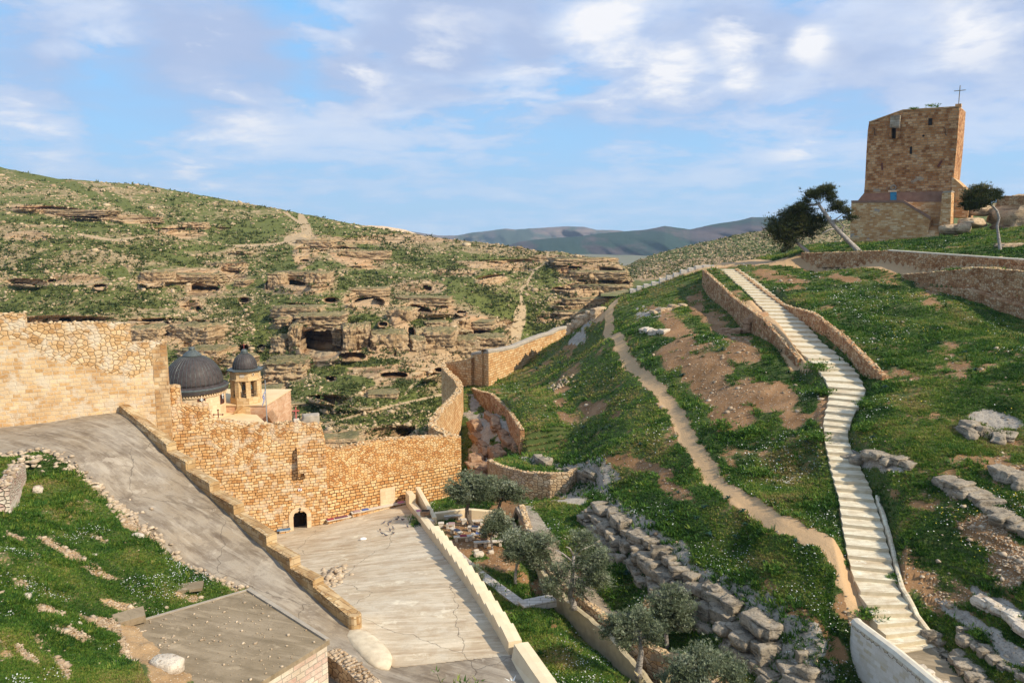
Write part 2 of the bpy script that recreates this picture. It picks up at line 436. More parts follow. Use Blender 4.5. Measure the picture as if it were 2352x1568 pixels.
# ================================================================ small scattered geometry, merged
ICO_V = []; 
for s1 in (-1, 1):
    for s2 in (-1, 1):
        g = 1.618
        ICO_V += [(0, s1, s2*g), (s1, s2*g, 0), (s2*g, 0, s1)]
ICO_V = np.array(ICO_V)/1.902
def _hull():
    f = []; n = 12; V = ICO_V
    for a in range(n):
        for b in range(a+1, n):
            for c in range(b+1, n):
                if max(np.linalg.norm(V[a]-V[b]), np.linalg.norm(V[b]-V[c]), np.linalg.norm(V[a]-V[c])) < 1.1:
                    nn = np.cross(V[b]-V[a], V[c]-V[a])
                    f.append((a, b, c) if nn@V[a] > 0 else (a, c, b))
    return np.array(f)
ICO_F = _hull()
def rocks_arr(pos, size, flat=.6, seed=0, jit=.45):
    r = np.random.default_rng(seed); n = len(pos)
    base = ICO_V[None]*(1+r.uniform(-jit, jit*.6, (n, 12, 1)))
    sc = size[:, None]*np.stack([r.uniform(.7, 1.5, n), r.uniform(.7, 1.3, n), r.uniform(.7, 1.2, n)*flat], 1)
    base = base*sc[:, None, :]
    a = r.uniform(0, 6.28, n); c, s = np.cos(a)[:, None], np.sin(a)[:, None]
    x = base[..., 0]*c-base[..., 1]*s; y = base[..., 0]*s+base[..., 1]*c
    V = np.stack([x, y, base[..., 2]], 2)+pos[:, None, :]
    Fc = ICO_F[None]+np.arange(n)[:, None, None]*12
    return V.reshape(-1, 3), Fc.reshape(-1, 3), np.repeat(r.uniform(0, 1, n), 12)
def tufts_arr(pos, size, k=6, seed=0, up=1.0, w=.22, tint=None, nrm=None):
    """leafy clumps: k thin leaf-sized triangles round each point"""
    r = np.random.default_rng(seed); n = len(pos)
    a = r.uniform(0, 6.28, (n, k)); le = r.uniform(.1, .95, (n, k))
    el = r.uniform(.25, 1.35, (n, k))*up
    d = np.stack([np.cos(a)*np.cos(el), np.sin(a)*np.cos(el), np.sin(el)], 2)
    s = size[:, None, None]
    root = pos[:, None, :]+np.stack([np.cos(a), np.sin(a), np.zeros_like(a)], 2)*s*r.uniform(0, .8, (n, k, 1))
    tip = root+d*s*(.5+le[..., None])
    side = np.stack([-np.sin(a+r.uniform(-1, 1, (n, k))), np.cos(a), r.uniform(-.3, .3, (n, k))], 2)*s*w
    V = np.stack([root-side, root+side, tip], 2).reshape(-1, 3)
    Fc = np.arange(len(V)).reshape(-1, 3)
    t = (r.uniform(0, 1, n) if tint is None else tint)
    t = np.clip(t[:, None]+r.uniform(-.13, .13, (n, k)), 0, 1)
    return V, Fc, np.repeat(t.ravel(), 3)
def flecks_arr(pos, size, seed=0):
    r = np.random.default_rng(seed); n = len(pos)
    q = np.array([(-1, -1, 0), (1, -1, .2), (1, 1, 0), (-1, 1, -.2)], float)
    a = r.uniform(0, 6.28, n); c, s = np.cos(a)[:, None], np.sin(a)[:, None]
    b = q[None]*size[:, None, None]
    tl = r.uniform(-.6, .6, (n, 1))
    x = b[..., 0]*c-b[..., 1]*s; y = b[..., 0]*s+b[..., 1]*c; z = b[..., 2]+y*tl-size[:, None]*.0
    V = (np.stack([x, y, z], 2)+pos[:, None, :]).reshape(-1, 3)
    return V, np.arange(len(V)).reshape(-1, 4), np.repeat(r.uniform(0, 1, n)**.5, 4)

# ================================================================ VALLEY HILLSIDE ACROSS THE GORGE
ridge_pts = [(-300, 340), (-60, 374), (0, 384), (130, 410), (330, 425), (500, 455), (640, 480), (800, 512), (905, 530), (1000, 545), (1150, 562), (1240, 577), (1290, 578), (1370, 595), (1415, 603), (1440, 614), (1452, 645), (1462, 700), (1500, 760), (1560, 820)]
ru_, rv_ = np.array(ridge_pts).T
dep = [(-300, 340, 500), (-60, 374, 480), (0, 384, 470), (330, 425, 450), (640, 480, 430), (905, 530, 400), (1150, 562, 370), (1290, 580, 345), (1415, 603, 325), (1452, 650, 315),
       (-300, 600, 300), (-300, 900, 180), (0, 500, 330), (0, 600, 270), (0, 720, 220), (0, 850, 175), (0, 1100, 125), (300, 520, 330), (300, 620, 265), (300, 740, 215), (300, 900, 165), (300, 1100, 125),
       (600, 560, 340), (600, 660, 262), (600, 760, 215), (600, 900, 170), (600, 1100, 128), (850, 600, 320), (850, 700, 240), (850, 800, 197), (850, 900, 165), (850, 1100, 128),
       (1100, 620, 310), (1100, 700, 262), (1100, 780, 226), (1100, 900, 190), (1100, 1100, 150), (1300, 640, 310), (1300, 700, 285), (1300, 760, 270), (1300, 850, 240), (1300, 1100, 190),
       (1460, 700, 300), (1460, 760, 290), (1560, 850, 270), (700, 650, 255), (737, 760, 205), (560, 830, 190), (1180, 680, 285), (1200, 760, 262), (640, 800, 205)]
far_green = [(91, 408, 60, 9, 12), (188, 440, 60, 11, 20), (282, 465, 55, 11, 28), (340, 490, 35, 9, 30), (65, 508, 80, 9, 4), (190, 520, 75, 10, 5), (310, 532, 60, 8, 5), (577, 532, 55, 28, 0, 1.), (540, 545, 60, 20),
             (228, 707, 60, 13), (27, 707, 45, 14), (376, 590, 60, 9), (470, 567, 60, 9), (90, 590, 70, 12, -20), (60, 620, 60, 12), (270, 625, 30, 22), (843, 642, 80, 22), (870, 575, 45, 9, 20), (722, 607, 70, 10),
             (614, 520, 45, 25), (1057, 660, 80, 26, 20), (990, 738, 60, 13), (843, 744, 60, 18), (816, 832, 130, 12), (750, 850, 60, 16), (641, 688, 25, 12), (595, 725, 30, 30), (655, 762, 28, 18), (1251, 629, 30, 35, 70),
             (640, 600, 40, 40), (600, 790, 25, 50), (700, 700, 12, 40), (900, 910, 70, 22, -10), (800, 880, 80, 20), (1000, 930, 60, 20), (960, 880, 50, 16), (680, 900, 60, 14), (1120, 700, 60, 20, 20), (1200, 720, 40, 30), (860, 965, 90, 12, 0, .8), (430, 770, 14, 18), (1120, 760, 40, 14), (980, 600, 120, 22, 12, .55), (1100, 590, 100, 12, 5, .5), (750, 520, 90, 14, 18, .6), (360, 700, 60, 10), (460, 520, 50, 12, 10, .6),
             (1230, 760, 50, 22), (700, 935, 60, 14, 0, .7), (150, 560, 120, 14, 0, .5), (450, 600, 50, 12, 0, .6), (530, 700, 60, 16, 0, .6), (100, 670, 120, 18, 0, .55), (330, 570, 100, 14, 0, .55)]
far_cliff = [(150, 488, 150, 14, 6), (300, 503, 70, 13, 4), (425, 533, 50, 17), (440, 638, 118, 24), (540, 620, 30, 30), (180, 640, 80, 16), (60, 545, 60, 12), (60, 650, 60, 12), (130, 735, 140, 12), (350, 750, 100, 18), (450, 775, 80, 40), (320, 790, 60, 50), (480, 810, 60, 40), (560, 830, 40, 30), (440, 700, 30, 20),
             (695, 650, 85, 28), (681, 712, 68, 18), (741, 742, 60, 24), (663, 845, 52, 34), (690, 790, 30, 40), (808, 785, 42, 45), (896, 795, 45, 36), (926, 735, 30, 28), (843, 690, 65, 28), (985, 712, 80, 22), (970, 660, 70, 18), (1017, 790, 70, 40), (1100, 787, 75, 28), (1090, 745, 60, 22),
             (820, 590, 80, 26, 15), (725, 560, 55, 17), (700, 575, 50, 30, -60), (1353, 620, 95, 30, 5), (1368, 665, 95, 24), (1330, 705, 70, 26), (1400, 740, 60, 30), (960, 865, 70, 16), (780, 1010, 90, 26), (620, 895, 50, 26), (760, 920, 60, 14), (1260, 590, 50, 9), (1180, 620, 50, 10), (1050, 625, 60, 12), (1130, 645, 40, 12), (660, 965, 60, 30), (900, 1000, 80, 22), (1300, 800, 90, 30), (870, 905, 40, 12)]
caves = [(682, 656, 29, 9, 9, 12), (620, 659, 8, 8, 6, 0), (738, 790, 45, 31, 15, -6), (848, 696, 31, 10, 9, 0), (965, 711, 22, 7, 7, 15), (980, 662, 10, 5, 6, 10), (1102, 762, 11, 10, 8, 0), (1030.7, 784, 12, 14, 3, 0), (945, 771, 7, 17, 9, -8), (808, 819, 28, 8, 5, 0), (673, 736, 20, 9, 7, 0), (1116, 806, 11, 5, 6, 0), (907, 811, 2.6, 6, 6, 0), (904, 862, 28, 6, 6, 0),
         (376, 530, 8, 4, 6, 0), (349, 648, 23, 7, 7, 8), (472, 661, 30, 11, 9, -4), (531, 621, 21, 9, 8, 0), (150, 736, 13, 5, 7, 0), (373, 740, 16, 3, 5, 8), (456, 710, 5, 5, 5, 0), (1321, 614.6, 13, 2.6, 6, 3), (1397, 618, 17, 3, 7, 6), (1394, 645, 14, 4, 7, 0), (1336, 645, 8, 2.6, 5, 0), (760, 690, 12, 4, 5, 0), (1060, 720, 9, 4, 5, 10), (560, 690, 10, 4, 5, 0), (230, 660, 12, 4, 5, 0), (120, 645, 9, 3, 4, 0), (880, 745, 9, 5, 5, 0), (700, 600, 9, 3, 4, 0), (1010, 850, 10, 4, 5, 0), (760, 870, 9, 4, 4, 0), (855, 800, 8, 6, 5, 0), (430, 790, 8, 14, 4, 0), (505, 857, 12, 5, 5, 0), (630, 925, 12, 9, 5, 30), (560, 800, 10, 5, 5, 0), (1432, 655, 12, 5, 6, 0), (1290, 664, 14, 3, 4, 0), (600, 800, 8, 5, 5, 0)]
far_paths = [[(655, 488), (690, 513), (698, 530), (688, 548), (640, 560), (600, 563), (540, 565)], [(1258, 577), (1257, 603), (1227, 620), (1213, 647), (1197, 665), (1197, 694), (1206, 712)], [(735, 976), (823, 953), (905, 931), (1014, 906)], [(940, 862), (975, 850), (1016, 838)], [(180, 538), (260, 552), (330, 545)], [(960, 870), (930, 905)]]
def build_far():
    NU, NV = 1000, 470
    R = RBF([d[0] for d in dep], [d[1]*1.6 for d in dep], [math.log(d[2]) for d in dep], sm=40)
    us = np.linspace(-320, 1560, NU); U = np.repeat(us[None], NV, 0)
    vr = np.interp(us, ru_, rv_)+1.2*fbm(us*.08, us*0, o=3)
    t = np.linspace(0, 1, NV)[:, None]
    V = 1110+(vr[None]-1110)*t
    D = np.exp(R(U, V*1.6))
    a = (U-CX)/F; b = (CY-V)/F; den = CT+b*ST; RX = a/den; RZ = (b*CT-ST)/den
    X, Y, Z = RX*D, D, RZ*D
    # relief, measured in metres on the hillside
    dz = np.gradient(Z, axis=0); run = np.clip(np.gradient(D, axis=0)/np.where(np.abs(dz) < 1e-4, 1e-4, dz), 0, 4.5)
    wu = U+14*fbm(X/30, Z/12, o=3); wv = V+7*fbm(X/22, Z/9, o=3, s=4)
    cl = blobs(wu, wv, far_cliff)
    band = fbm(X/90, Z/5.0, Y/200, o=4, s=9)
    cl = np.clip(np.maximum(cl, sstep(.14, .32, band)*.7*sstep(420, 560, V)*(1-blobs(wu, wv, far_green))), 0, 1)
    cv = np.zeros_like(U)
    for (cu, cvv, r1, r2, dp, an) in caves:
        r1, r2, dp = r1*1.12, r2*1.22, dp*1.15
        an = math.radians(an); du = U+2.0*fbm(X/3, Z/3, o=2, s=3)-cu; dv = V+1.3*fbm(X/3, Z/3, o=2, s=5)-cvv
        p = (du*math.cos(an)+dv*math.sin(an))/r1; q = (-du*math.sin(an)+dv*math.cos(an))/r2
        flatb = np.where(q > 0, q*1.0, q)
        rad = np.sqrt(np.abs(p)**2.6+np.abs(flatb)**2.4)
        m = (1-sstep(.86, 1.04, rad))*(.65-.35*np.clip(q, -1, 1)+.0)
        cv = np.maximum(cv, m*dp*1.25)
        ring = (1-sstep(1.0, 1.9, rad)); cl = np.maximum(cl, ring*.95)
    ctr = fbm(X/14, Z/9, Y/40, o=4, s=21)
    h = 4.6
    fr = (Z+2.2*fbm(X/28, Y/40, o=3, s=31))/h; fi = np.floor(fr); fr = fr-fi
    vary = .35+.9*vn(fi*3.7, X/16, s=41)
    delta = cl*run*h*(.5-fr)*1.0*vary
    notch = (1-sstep(.0, .14, fr))*1.6+(1-sstep(0, .1, np.mod(fr*2.0+vn(X/11, fi*1.3, s=8)*.6, 1)))*.6
    delta += cl*notch
    crack = 1-np.abs(fbm(X/3.4, fi*5.1, Z/18, o=3, s=51))
    delta += cl*(sstep(.86, .99, crack)*.9+1.5*fbm(X/6, Z/3, Y/9, o=4, s=61))
    delta += 5.5*ctr*(.22+.45*cl)*(D/260)+.55*fbm(X/2.5, Z/2, Y/5, o=3, s=71)
    edge = sstep(0, .05, 1-t)
    D2 = D+(delta+cv)*edge
    g = np.clip(blobs(wu, wv, far_green)*.55+.53+.42*fbm(X/30, Y/40, Z/10, o=5, s=81, g=.65)-cl*.44, 0, 1)
    g = np.where(V < 560, g*1.0+.04, g)
    g = np.where(cv > .8, 0, g)
    pth = np.zeros_like(U)
    for pp in far_paths:
        d, s_, pa = polydist(U+3*fbm(U/20, V/14, s=3), V*1.0, pp); wdt = 3.4 if pp[0][1] < 700 else 3.2
        pth = np.maximum(pth, 1-sstep(wdt*.5, wdt*1.25, d))
    bare = blobs(wu, wv, [(690, 548, 45, 22, 0), (1190, 740, 20, 60, 10, .9), (700, 520, 40, 14, 60, .9), (740, 805, 40, 16, -10)])
    pth = np.maximum(pth, bare*.8)
    X, Y, Z = RX*D2, D2, RZ*D2
    # the ground goes on over the crest and down the far side
    ex = [(X, Y, Z)]
    for k, (dd, dzz) in enumerate([(6, -.3), (20, -2.5), (60, -12), (160, -45)]):
        ex.append((X[-1:]*(1+dd/Y[-1:]), Y[-1:]+dd, Z[-1:]+dzz))
    X2 = np.concatenate([e[0] for e in ex]); Y2 = np.concatenate([e[1] for e in ex]); Z2 = np.concatenate([e[2] for e in ex])
    nv = X2.shape[0]
    pad = lambda A: np.concatenate([A]+[A[-1:]]*4)
    mk = np.stack([pad(g), pad(pth), pad(np.where(cv > .8, .75, cl))], 2).reshape(-1, 3)
    idx = np.arange(nv*NU).reshape(nv, NU)
    q = np.stack([idx[:-1, :-1], idx[:-1, 1:], idx[1:, 1:], idx[1:, :-1]], 2).reshape(-1, 4)
    o = npmesh('valley_hillside', np.stack([X2, Y2, Z2], 2).reshape(-1, 3), q, M_far, attrs={'mk': mk})
    tag(o, kind='structure')
    # loose stones and low shrubs on it
    vis = (U > -40) & (U < 1460) & (V < 1060)
    def pick(n, w, seed):
        r = np.random.default_rng(seed); w = (w*vis).ravel(); c = np.cumsum(w); k = np.searchsorted(c, r.uniform(0, c[-1], n)); k = np.clip(k, 0, len(w)-1)
        P_ = np.stack([X.ravel()[k], Y.ravel()[k], Z.ravel()[k]], 1); P_ += np.stack([r.uniform(-.6, .6, n), r.uniform(-.6, .6, n), np.zeros(n)], 1); return P_, k
    clump = sstep(-.25, .35, fbm(X/9, Z/5, Y/14, o=3, s=91))
    p, k = pick(24000, (1.1-g)*(.25+clump)*(1-pth*.8)*(cv < .5)*(1.05-cl), 1)
    r = np.random.default_rng(2); sz = (.20+.42*r.random(len(p))**3+.8*(r.random(len(p)) < .012))*(p[:, 1]/240)**.8
    a, b, c = rocks_arr(p, sz, .75, 3); tag(npmesh('hillside_stones', a, b, M_fstn, attrs={'tint': c}), kind='stuff', label='pale stones strewn over the hillside across the gorge')
    p, k = pick(26000, (.25+g)*(.3+sstep(-.3, .3, fbm(X/12, Z/6, Y/20, o=3, s=95)))*(1-pth)*(cv < .5)*sstep(380, 640, V+40), 5)
    sz = (.35+.75*r.random(len(p))**2)*(p[:, 1]/240)**.7
    a, b, c = tufts_arr(p, sz, 7, 6, w=.32); tag(npmesh('hillside_shrubs', a, b, M_shrub, attrs={'tint': c}), kind='stuff', label='low dark green shrubs dotted over the hillside across the gorge')
FARD = RBF([d[0] for d in dep], [d[1]*1.6 for d in dep], [math.log(d[2]) for d in dep], sm=40)
build_far()

# ================================================================ HILLS FARTHER OFF
def ridge_sheet(name, pts, vb, D0, D1, mat, rel, sc, green, seed, nu=500, nv=120, crag=None, paths=None):
    """pts: crest (u,v); D0 crest distance, D1 distance at its foot vb"""
    pu, pv = np.array(pts, float).T
    us = np.linspace(pu[0], pu[-1], nu); vr = np.interp(us, pu, pv)+.5*fbm(us*.15, us*0, o=3, s=seed)
    t = np.linspace(0, 1, nv)[:, None]; U = np.repeat(us[None], nv, 0); V = vb+(vr[None]-vb)*t
    D = np.exp(math.log(D1)+(math.log(D0)-math.log(D1))*t)+0*U
    a = (U-CX)/F; b = (CY-V)/F; den = CT+b*ST; RX = a/den; RZ = (b*CT-ST)/den
    X, Z = RX*D, RZ*D
    gl = fbm(X/sc+Z/sc*.8, Z/sc*.35, o=5, s=seed); gl = 1-2*np.abs(gl)
    cl = blobs(U, V+2*fbm(U/9, V/9, o=2), crag) if crag else np.zeros_like(U)
    fr = (Z+2*fbm(X/40, Z/30, s=2))/5.; fi = np.floor(fr); fr -= fi
    D2 = D+(rel*gl+rel*.25*fbm(X/sc*5, Z/sc*5, o=4, s=seed+9))*sstep(0, .3, 1-t)*sstep(0, .05, t)+cl*(6*(.5-fr)+1.5*fbm(X/5, Z/4, s=5))
    X, Y, Z = RX*D2, D2, RZ*D2
    g = np.clip(green+.45*fbm(X/sc*2, Z/sc*3, o=4, s=seed+3)-.08*np.clip(gl, -1, 1)-cl*.8, 0, 1)
    pt = np.zeros_like(U)
    for (pp, w) in (paths or []):
        d, _, _ = polydist(U, V, pp); pt = np.maximum(pt, 1-sstep(w*.5, w*1.3, d))
    ex = [(X, Y, Z)]
    for dd, dz in ((.04, -.004), (.15, -.03)):
        ex.append((X[-1:]*(1+dd), Y[-1:]*(1+dd), Z[-1:]+dz*D0))
    X, Y, Z = [np.concatenate([e[i] for e in ex]) for i in range(3)]
    pad = lambda A: np.concatenate([A]+[A[-1:]]*2)
    idx = np.arange(X.size).reshape(X.shape)
    q = np.stack([idx[:-1, :-1], idx[:-1, 1:], idx[1:, 1:], idx[1:, :-1]], 2).reshape(-1, 4)
    tag(npmesh(name, np.stack([X, Y, Z], 2).reshape(-1, 3), q, mat, attrs={'mk': np.stack([pad(g), pad(pt), pad(cl)], 2).reshape(-1, 3)}), kind='structure')
    return X, Y, Z
def mtn_mat(name, g1, g2, r1, r2):
    m, nt, bs = newmat(name); co = obj_co(nt)
    s = nd(nt, 'SeparateColor', {0: nd(nt, 'Attribute', attribute_name='mk').outputs['Color']})
    n = noise(nt, scaled(nt, co, (1, .3, 2)), .006, 6, .65); n2 = noise(nt, co, .02, 5, .7); n3 = noise(nt, scaled(nt, co, (.2, .2, 4)), .01, 5, .6)
    g = mixc(nt, n2, g1, g2); r = mixc(nt, ramp(nt, n3, [(.4, 0.), (.6, 1.)]), r1, r2)
    f = ramp(nt, mth(nt, 'ADD', s.outputs[0], mth(nt, 'MULTIPLY', mth(nt, 'SUBTRACT', n, .5), 1.4)), [(.38, 0.), (.55, 1.)])
    setc(nt, bs, mixc(nt, f, r, g), n2, .5, 12, .95); return m
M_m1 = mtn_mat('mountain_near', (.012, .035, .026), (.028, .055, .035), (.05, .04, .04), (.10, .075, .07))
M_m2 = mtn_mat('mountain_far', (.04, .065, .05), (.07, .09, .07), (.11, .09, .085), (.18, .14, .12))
M_m0 = mtn_mat('sandy_hill', (.30, .25, .10), (.42, .34, .16), (.55, .38, .22), (.6, .44, .28))
BX, BY, BZ = ridge_sheet('back_hill', [(1380, 650), (1440, 611), (1460, 600), (1500, 585), (1600, 560), (1700, 538), (1790, 524), (1900, 508), (2050, 490), (2250, 470), (2500, 440)], 680, 520, 250, M_back, 4, 90, .66, 40, 700, 160,
            crag=[(1700, 598, 190, 12, -3), (1560, 606, 60, 10, -8), (1850, 590, 120, 10), (1500, 628, 50, 16, -10, .9), (1600, 628, 60, 8)])
_u, _v = proj(BX, BY, BZ); _w = ((_v < 640)*(_u < 2000)).astype(float); _w = _w.ravel()*BY.ravel(); r = np.random.default_rng(61); _c = np.cumsum(_w)
_k = np.searchsorted(_c, r.uniform(0, _c[-1], 9000)); _p = np.stack([BX.ravel()[_k], BY.ravel()[_k], BZ.ravel()[_k]], 1)+r.uniform(-1, 1, (9000, 3))*(1.5, 1.5, 0)
a, b, c = rocks_arr(_p[:5000], .35+.6*r.random(5000)**2, .7, 62); tag(npmesh('back_hill_stones', a, b, M_fstn, attrs={'tint': c}), kind='stuff', label='stones strewn over the hill behind the track')
a, b, c = tufts_arr(_p[5000:], .5+.8*r.random(4000), 6, 63, w=.32); tag(npmesh('back_hill_shrubs', a, b, M_shrub, attrs={'tint': c}), kind='stuff', label='low shrubs dotted over the hill behind the track')
ridge_sheet('sandy_hill', [(780, 520), (850, 518), (880, 519), (928, 527), (975, 543), (1060, 560)], 600, 950, 700, M_m0, 10, 100, .35, 45, 160, 40)
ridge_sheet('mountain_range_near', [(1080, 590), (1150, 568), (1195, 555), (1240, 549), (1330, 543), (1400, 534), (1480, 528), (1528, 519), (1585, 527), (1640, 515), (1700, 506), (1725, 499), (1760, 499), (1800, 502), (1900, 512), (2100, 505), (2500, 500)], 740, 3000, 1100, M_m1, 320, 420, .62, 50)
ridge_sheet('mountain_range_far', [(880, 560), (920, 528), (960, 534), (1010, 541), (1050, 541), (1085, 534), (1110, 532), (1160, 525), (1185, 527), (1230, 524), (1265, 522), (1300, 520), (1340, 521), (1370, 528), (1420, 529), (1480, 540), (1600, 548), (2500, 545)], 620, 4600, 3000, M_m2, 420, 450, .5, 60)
# the valley floor everything stands above, out to the horizon
mb = MB(); mb.add([(-6000, -300, -75), (6000, -300, -75), (6000, 7000, -110), (-6000, 7000, -110)], [(0, 1, 2, 3)])
tag(mb.build('valley_floor', simple('valley_floor_soil', (.20, .17, .10), (.13, .14, .07), .01)), kind='structure')
# ================================================================ NEAR GROUND
def C3(p):
    u, v, d = p[:3]
    if isinstance(d, str): return PZ(u, v, float(d))
    return P(u, v, d)
def W2(pts):          # measured top line -> world (x, y, step height)
    o = []
    for p in pts:
        q = C3(p); o.append((q[0], q[1], p[3], q[2]))
    return o
STAIR = [(2062, 1500, '-20.75'), (2010, 1430, 36.0), (1985, 1380, 37.2), (1968, 1340, 38.6), (1950, 1270, 41), (1940, 1220, 43), (1925, 1120, 47.5), (1905, 1050, 51), (1893, 1000, 54), (1894, 960, 56.6), (1903, 920, 60), (1908, 890, 62.5), (1890, 860, 66), (1860, 825, 70), (1820, 785, 76.5), (1760, 715, 90), (1705, 660, 103), (1668, 628, 112), (1650, 615, 117)]
STW = [115, 100, 96, 90, 92, 90, 74, 56, 50, 56, 72, 76, 80, 75, 66, 62, 52, 45, 42]   # width in picture units
STC = []
for (p, w) in zip(STAIR, STW):
    q = C3(p); ww = w*q[1]/F/.95; STC.append((q[0]+ww/2, q[1], q[2], ww))
STC = np.array(STC)
_z = STC[:, 2]; STC[:, 2] = np.interp(np.arange(len(_z)), np.arange(len(_z)), np.maximum.accumulate(_z))
DPATH = [(1990, 1400, 36.8), (1955, 1310, 38.8), (1900, 1240, 41.5), (1850, 1215, 43), (1790, 1190, 45), (1745, 1165, 47), (1690, 1130, 50), (1640, 1085, 54), (1605, 1040, 58.5), (1578, 1000, 62.5), (1560, 960, 67), (1545, 930, 71), (1500, 880, 78), (1450, 820, 88), (1415, 770, 99), (1397, 735, 107), (1400, 708, 115), (1416, 688, 121)]
DPW = np.array([C3(p) for p in DPATH])
S_ditch = W2([(1086, 897, 114, 0), (1100, 912, 109, 1.3), (1130, 930, 104, 1.7), (1165, 962, 93, 2), (1200, 1008, 80, 2), (1212, 1020, 78, 0)])
S_curve = W2([(1124, 1036, 79, 0), (1124, 1046, 77, 1.5), (1131, 1072, 72.5, 2.5), (1155, 1092, 69, 2.6), (1210, 1102, 67, 2.6), (1265, 1108, 66, 2.4), (1302, 1106, 66, 1.8), (1335, 1098, 68, 0)])
S_ledA = W2([(1205, 1040, 76, 0), (1235, 1050, 74, 1.0), (1290, 1075, 69.5, 1.2), (1368, 1106, 64.5, 1.4), (1385, 1120, 62, 0)])
S_ledB = W2([(1362, 1122, '-20.8', 0), (1380, 1140, '-20.8', 1.7), (1440, 1200, '-20.8', 1.9), (1530, 1262, '-20.8', 1.9), (1600, 1312, '-20.8', 1.8), (1700, 1385, '-20.8', 1.7), (1800, 1452, '-20.9', 1.5), (1900, 1535, '-21', 1.5), (2010, 1640, '-21', 1.5)])
S_gard = W2([(1192, 1160, '-23.4', 0), (1198, 1170, '-23.4', 1.7), (1215, 1215, '-23.4', 1.9), (1280, 1290, '-23.4', 1.9), (1350, 1350, '-23.4', 1.9), (1420, 1405, '-23.4', 1.9), (1530, 1480, '-23.4', 1.9), (1650, 1570, '-23.4', 1.9), (1790, 1680, '-23.4', 2)])
S_wallL = W2([(1612, 620, 115, 0), (1617, 626, 113, 2.2), (1690, 690, 96, 2.2), (1760, 765, 80.5, 1.9), (1838, 830, 70.8, 1.1), (1858, 850, 68, 0)])
S_wallR = W2([(1690, 612, 116, 0), (1740, 650, 104, .8), (1800, 700, 93, .9), (1870, 760, 82, .9), (1940, 825, 72, .9), (2012, 885, 63.5, .4), (2030, 900, 62, 0)])
S_wall2 = W2([(2075, 613, 97, 0), (2150, 620, 92, 1.6), (2250, 628, 86, 3.4), (2352, 640, 80, 4.4), (2520, 656, 71, 5)])
S_wall1 = W2([(1842, 599, 117, 0), (1862, 598, 115, .8), (2040, 606, 103, 1.0), (2352, 632, 86, 1.6), (2520, 645, 77, 1.8)])
STEPS = [S_ditch, S_curve, S_ledA, S_ledB, S_gard, S_wallL, S_wallR, S_wall2, S_wall1]
def steps(x, y):
    t = np.zeros(np.shape(x))
    for S in STEPS:
        d, s, pa = polydist(x, y, S)
        H = np.interp(pa, np.arange(len(S)), [p[2] for p in S])
        # a step fades out beyond its open ends and with distance
        w_ = 1.3 if S is S_ledB else .22
        t = t+H*sstep(-w_, w_, d*s+(.4*fbm(x/1.5, y/1.5, o=2) if w_ > 1 else 0))*(1-sstep(1.5, 8, d))
    return t
cp = []
def add(*pts):
    for p in pts: cp.append(C3(p))
add(*[(u, v, '-24.8') for (u, v) in ((1010, 1212), (1100, 1200), (1160, 1215), (1050, 1262), (1080, 1300), (1170, 1300), (1150, 1350), (1250, 1400), (1230, 1500), (1320, 1480), (1400, 1545))])
add(*[(u, v, '-24.85') for (u, v) in ((1020, 1262), (1060, 1300), (1085, 1345), (1125, 1385), (1165, 1430), (1190, 1460), (1215, 1400), (975, 1200))])
add(*[(u, v, '-25.2') for (u, v) in ((1195, 1250), (1290, 1350), (1400, 1430), (1500, 1500))])
add(*[(u, v, '-23.25') for (u, v) in ((1262, 1205), (1310, 1250), (1400, 1320), (1480, 1385), (1590, 1460), (1700, 1540))])
add((1072, 1085, '-29'), (1078, 1040, '-28.2')); add((1080, 1070, 84), (1080, 1000, 92), (1083, 950, 100), (1080, 910, 110), (1075, 1120, '-26.5'), (1110, 1000, 92))
add((1180, 1072, '-22.5'), (1245, 1088, '-22.5'), (1150, 1140, '-25'), (1215, 1152, '-24.6'), (1130, 1175, '-25.5'))
add((1230, 1000, 80), (1165, 930, 104), (1130, 887, 115), (1300, 797, 141), (1210, 840, 126), (1250, 880, 105), (1350, 800, 112), (1400, 775, 103), (1300, 960, 84), (1420, 960, 74), (1400, 1050, 64.5), (1500, 1120, 56), (1600, 1200, 48.7), (1700, 1275, 44.6), (1850, 1350, 39), (1900, 1450, 36), (1350, 880, 92), (1450, 900, 79), (1320, 1040, 74))
add(*[p for p in DPATH[::2]])
add((1600, 900, 73), (1560, 780, 88), (1500, 720, 105), (1450, 690, 117), (1650, 850, 74.5), (1750, 900, 66.5), (1700, 1000, 60), (1800, 1100, 52), (1850, 1000, 56), (1690, 755, 91), (1612, 690, 108), (1870, 1180, 45.5), (1840, 880, 67.5), (1780, 830, 73))
add((1420, 682, 124), (1462, 664, 124), (1540, 639, 121), (1600, 618, 119))
add((1700, 600, 126), (1760, 600, 124), (1760, 605, 118), (1900, 603, 113), (2040, 609, 101.5), (2200, 621, 93), (2352, 634, 84))
add((1850, 579, 118.5), (1930, 577, 116), (2040, 582, 106), (2200, 588, 100), (2352, 598, 89), (1960, 561, 143), (2130, 545, 136), (2250, 538, 128), (2352, 520, 118), (2300, 578, 101), (2060, 560, 122), (1900, 570, 128))
add((2050, 700, 85), (2050, 640, 97), (1850, 640, 105), (1760, 625, 112.5), (1950, 750, 77.5), (2200, 800, 67), (2352, 760, 73), (2100, 900, 57.5), (2250, 1000, 49.5), (2352, 900, 53.5), (2050, 1000, 50.5), (2050, 1100, 46), (2010, 950, 55), (2200, 1150, 42), (2352, 1150, 41), (2060, 1300, 38.8), (2200, 1350, 36), (2352, 1350, 35), (2200, 1470, 32.2), (2352, 1480, 30.9), (1880, 690, 90), (2200, 700, 82.5), (2352, 1600, 28.5), (2150, 1560, '-20.8'), (1935, 1500, '-21.9'), (1985, 1560, '-22.5'), (1960, 1620, '-22.8'), (2200, 1640, '-20.9'))
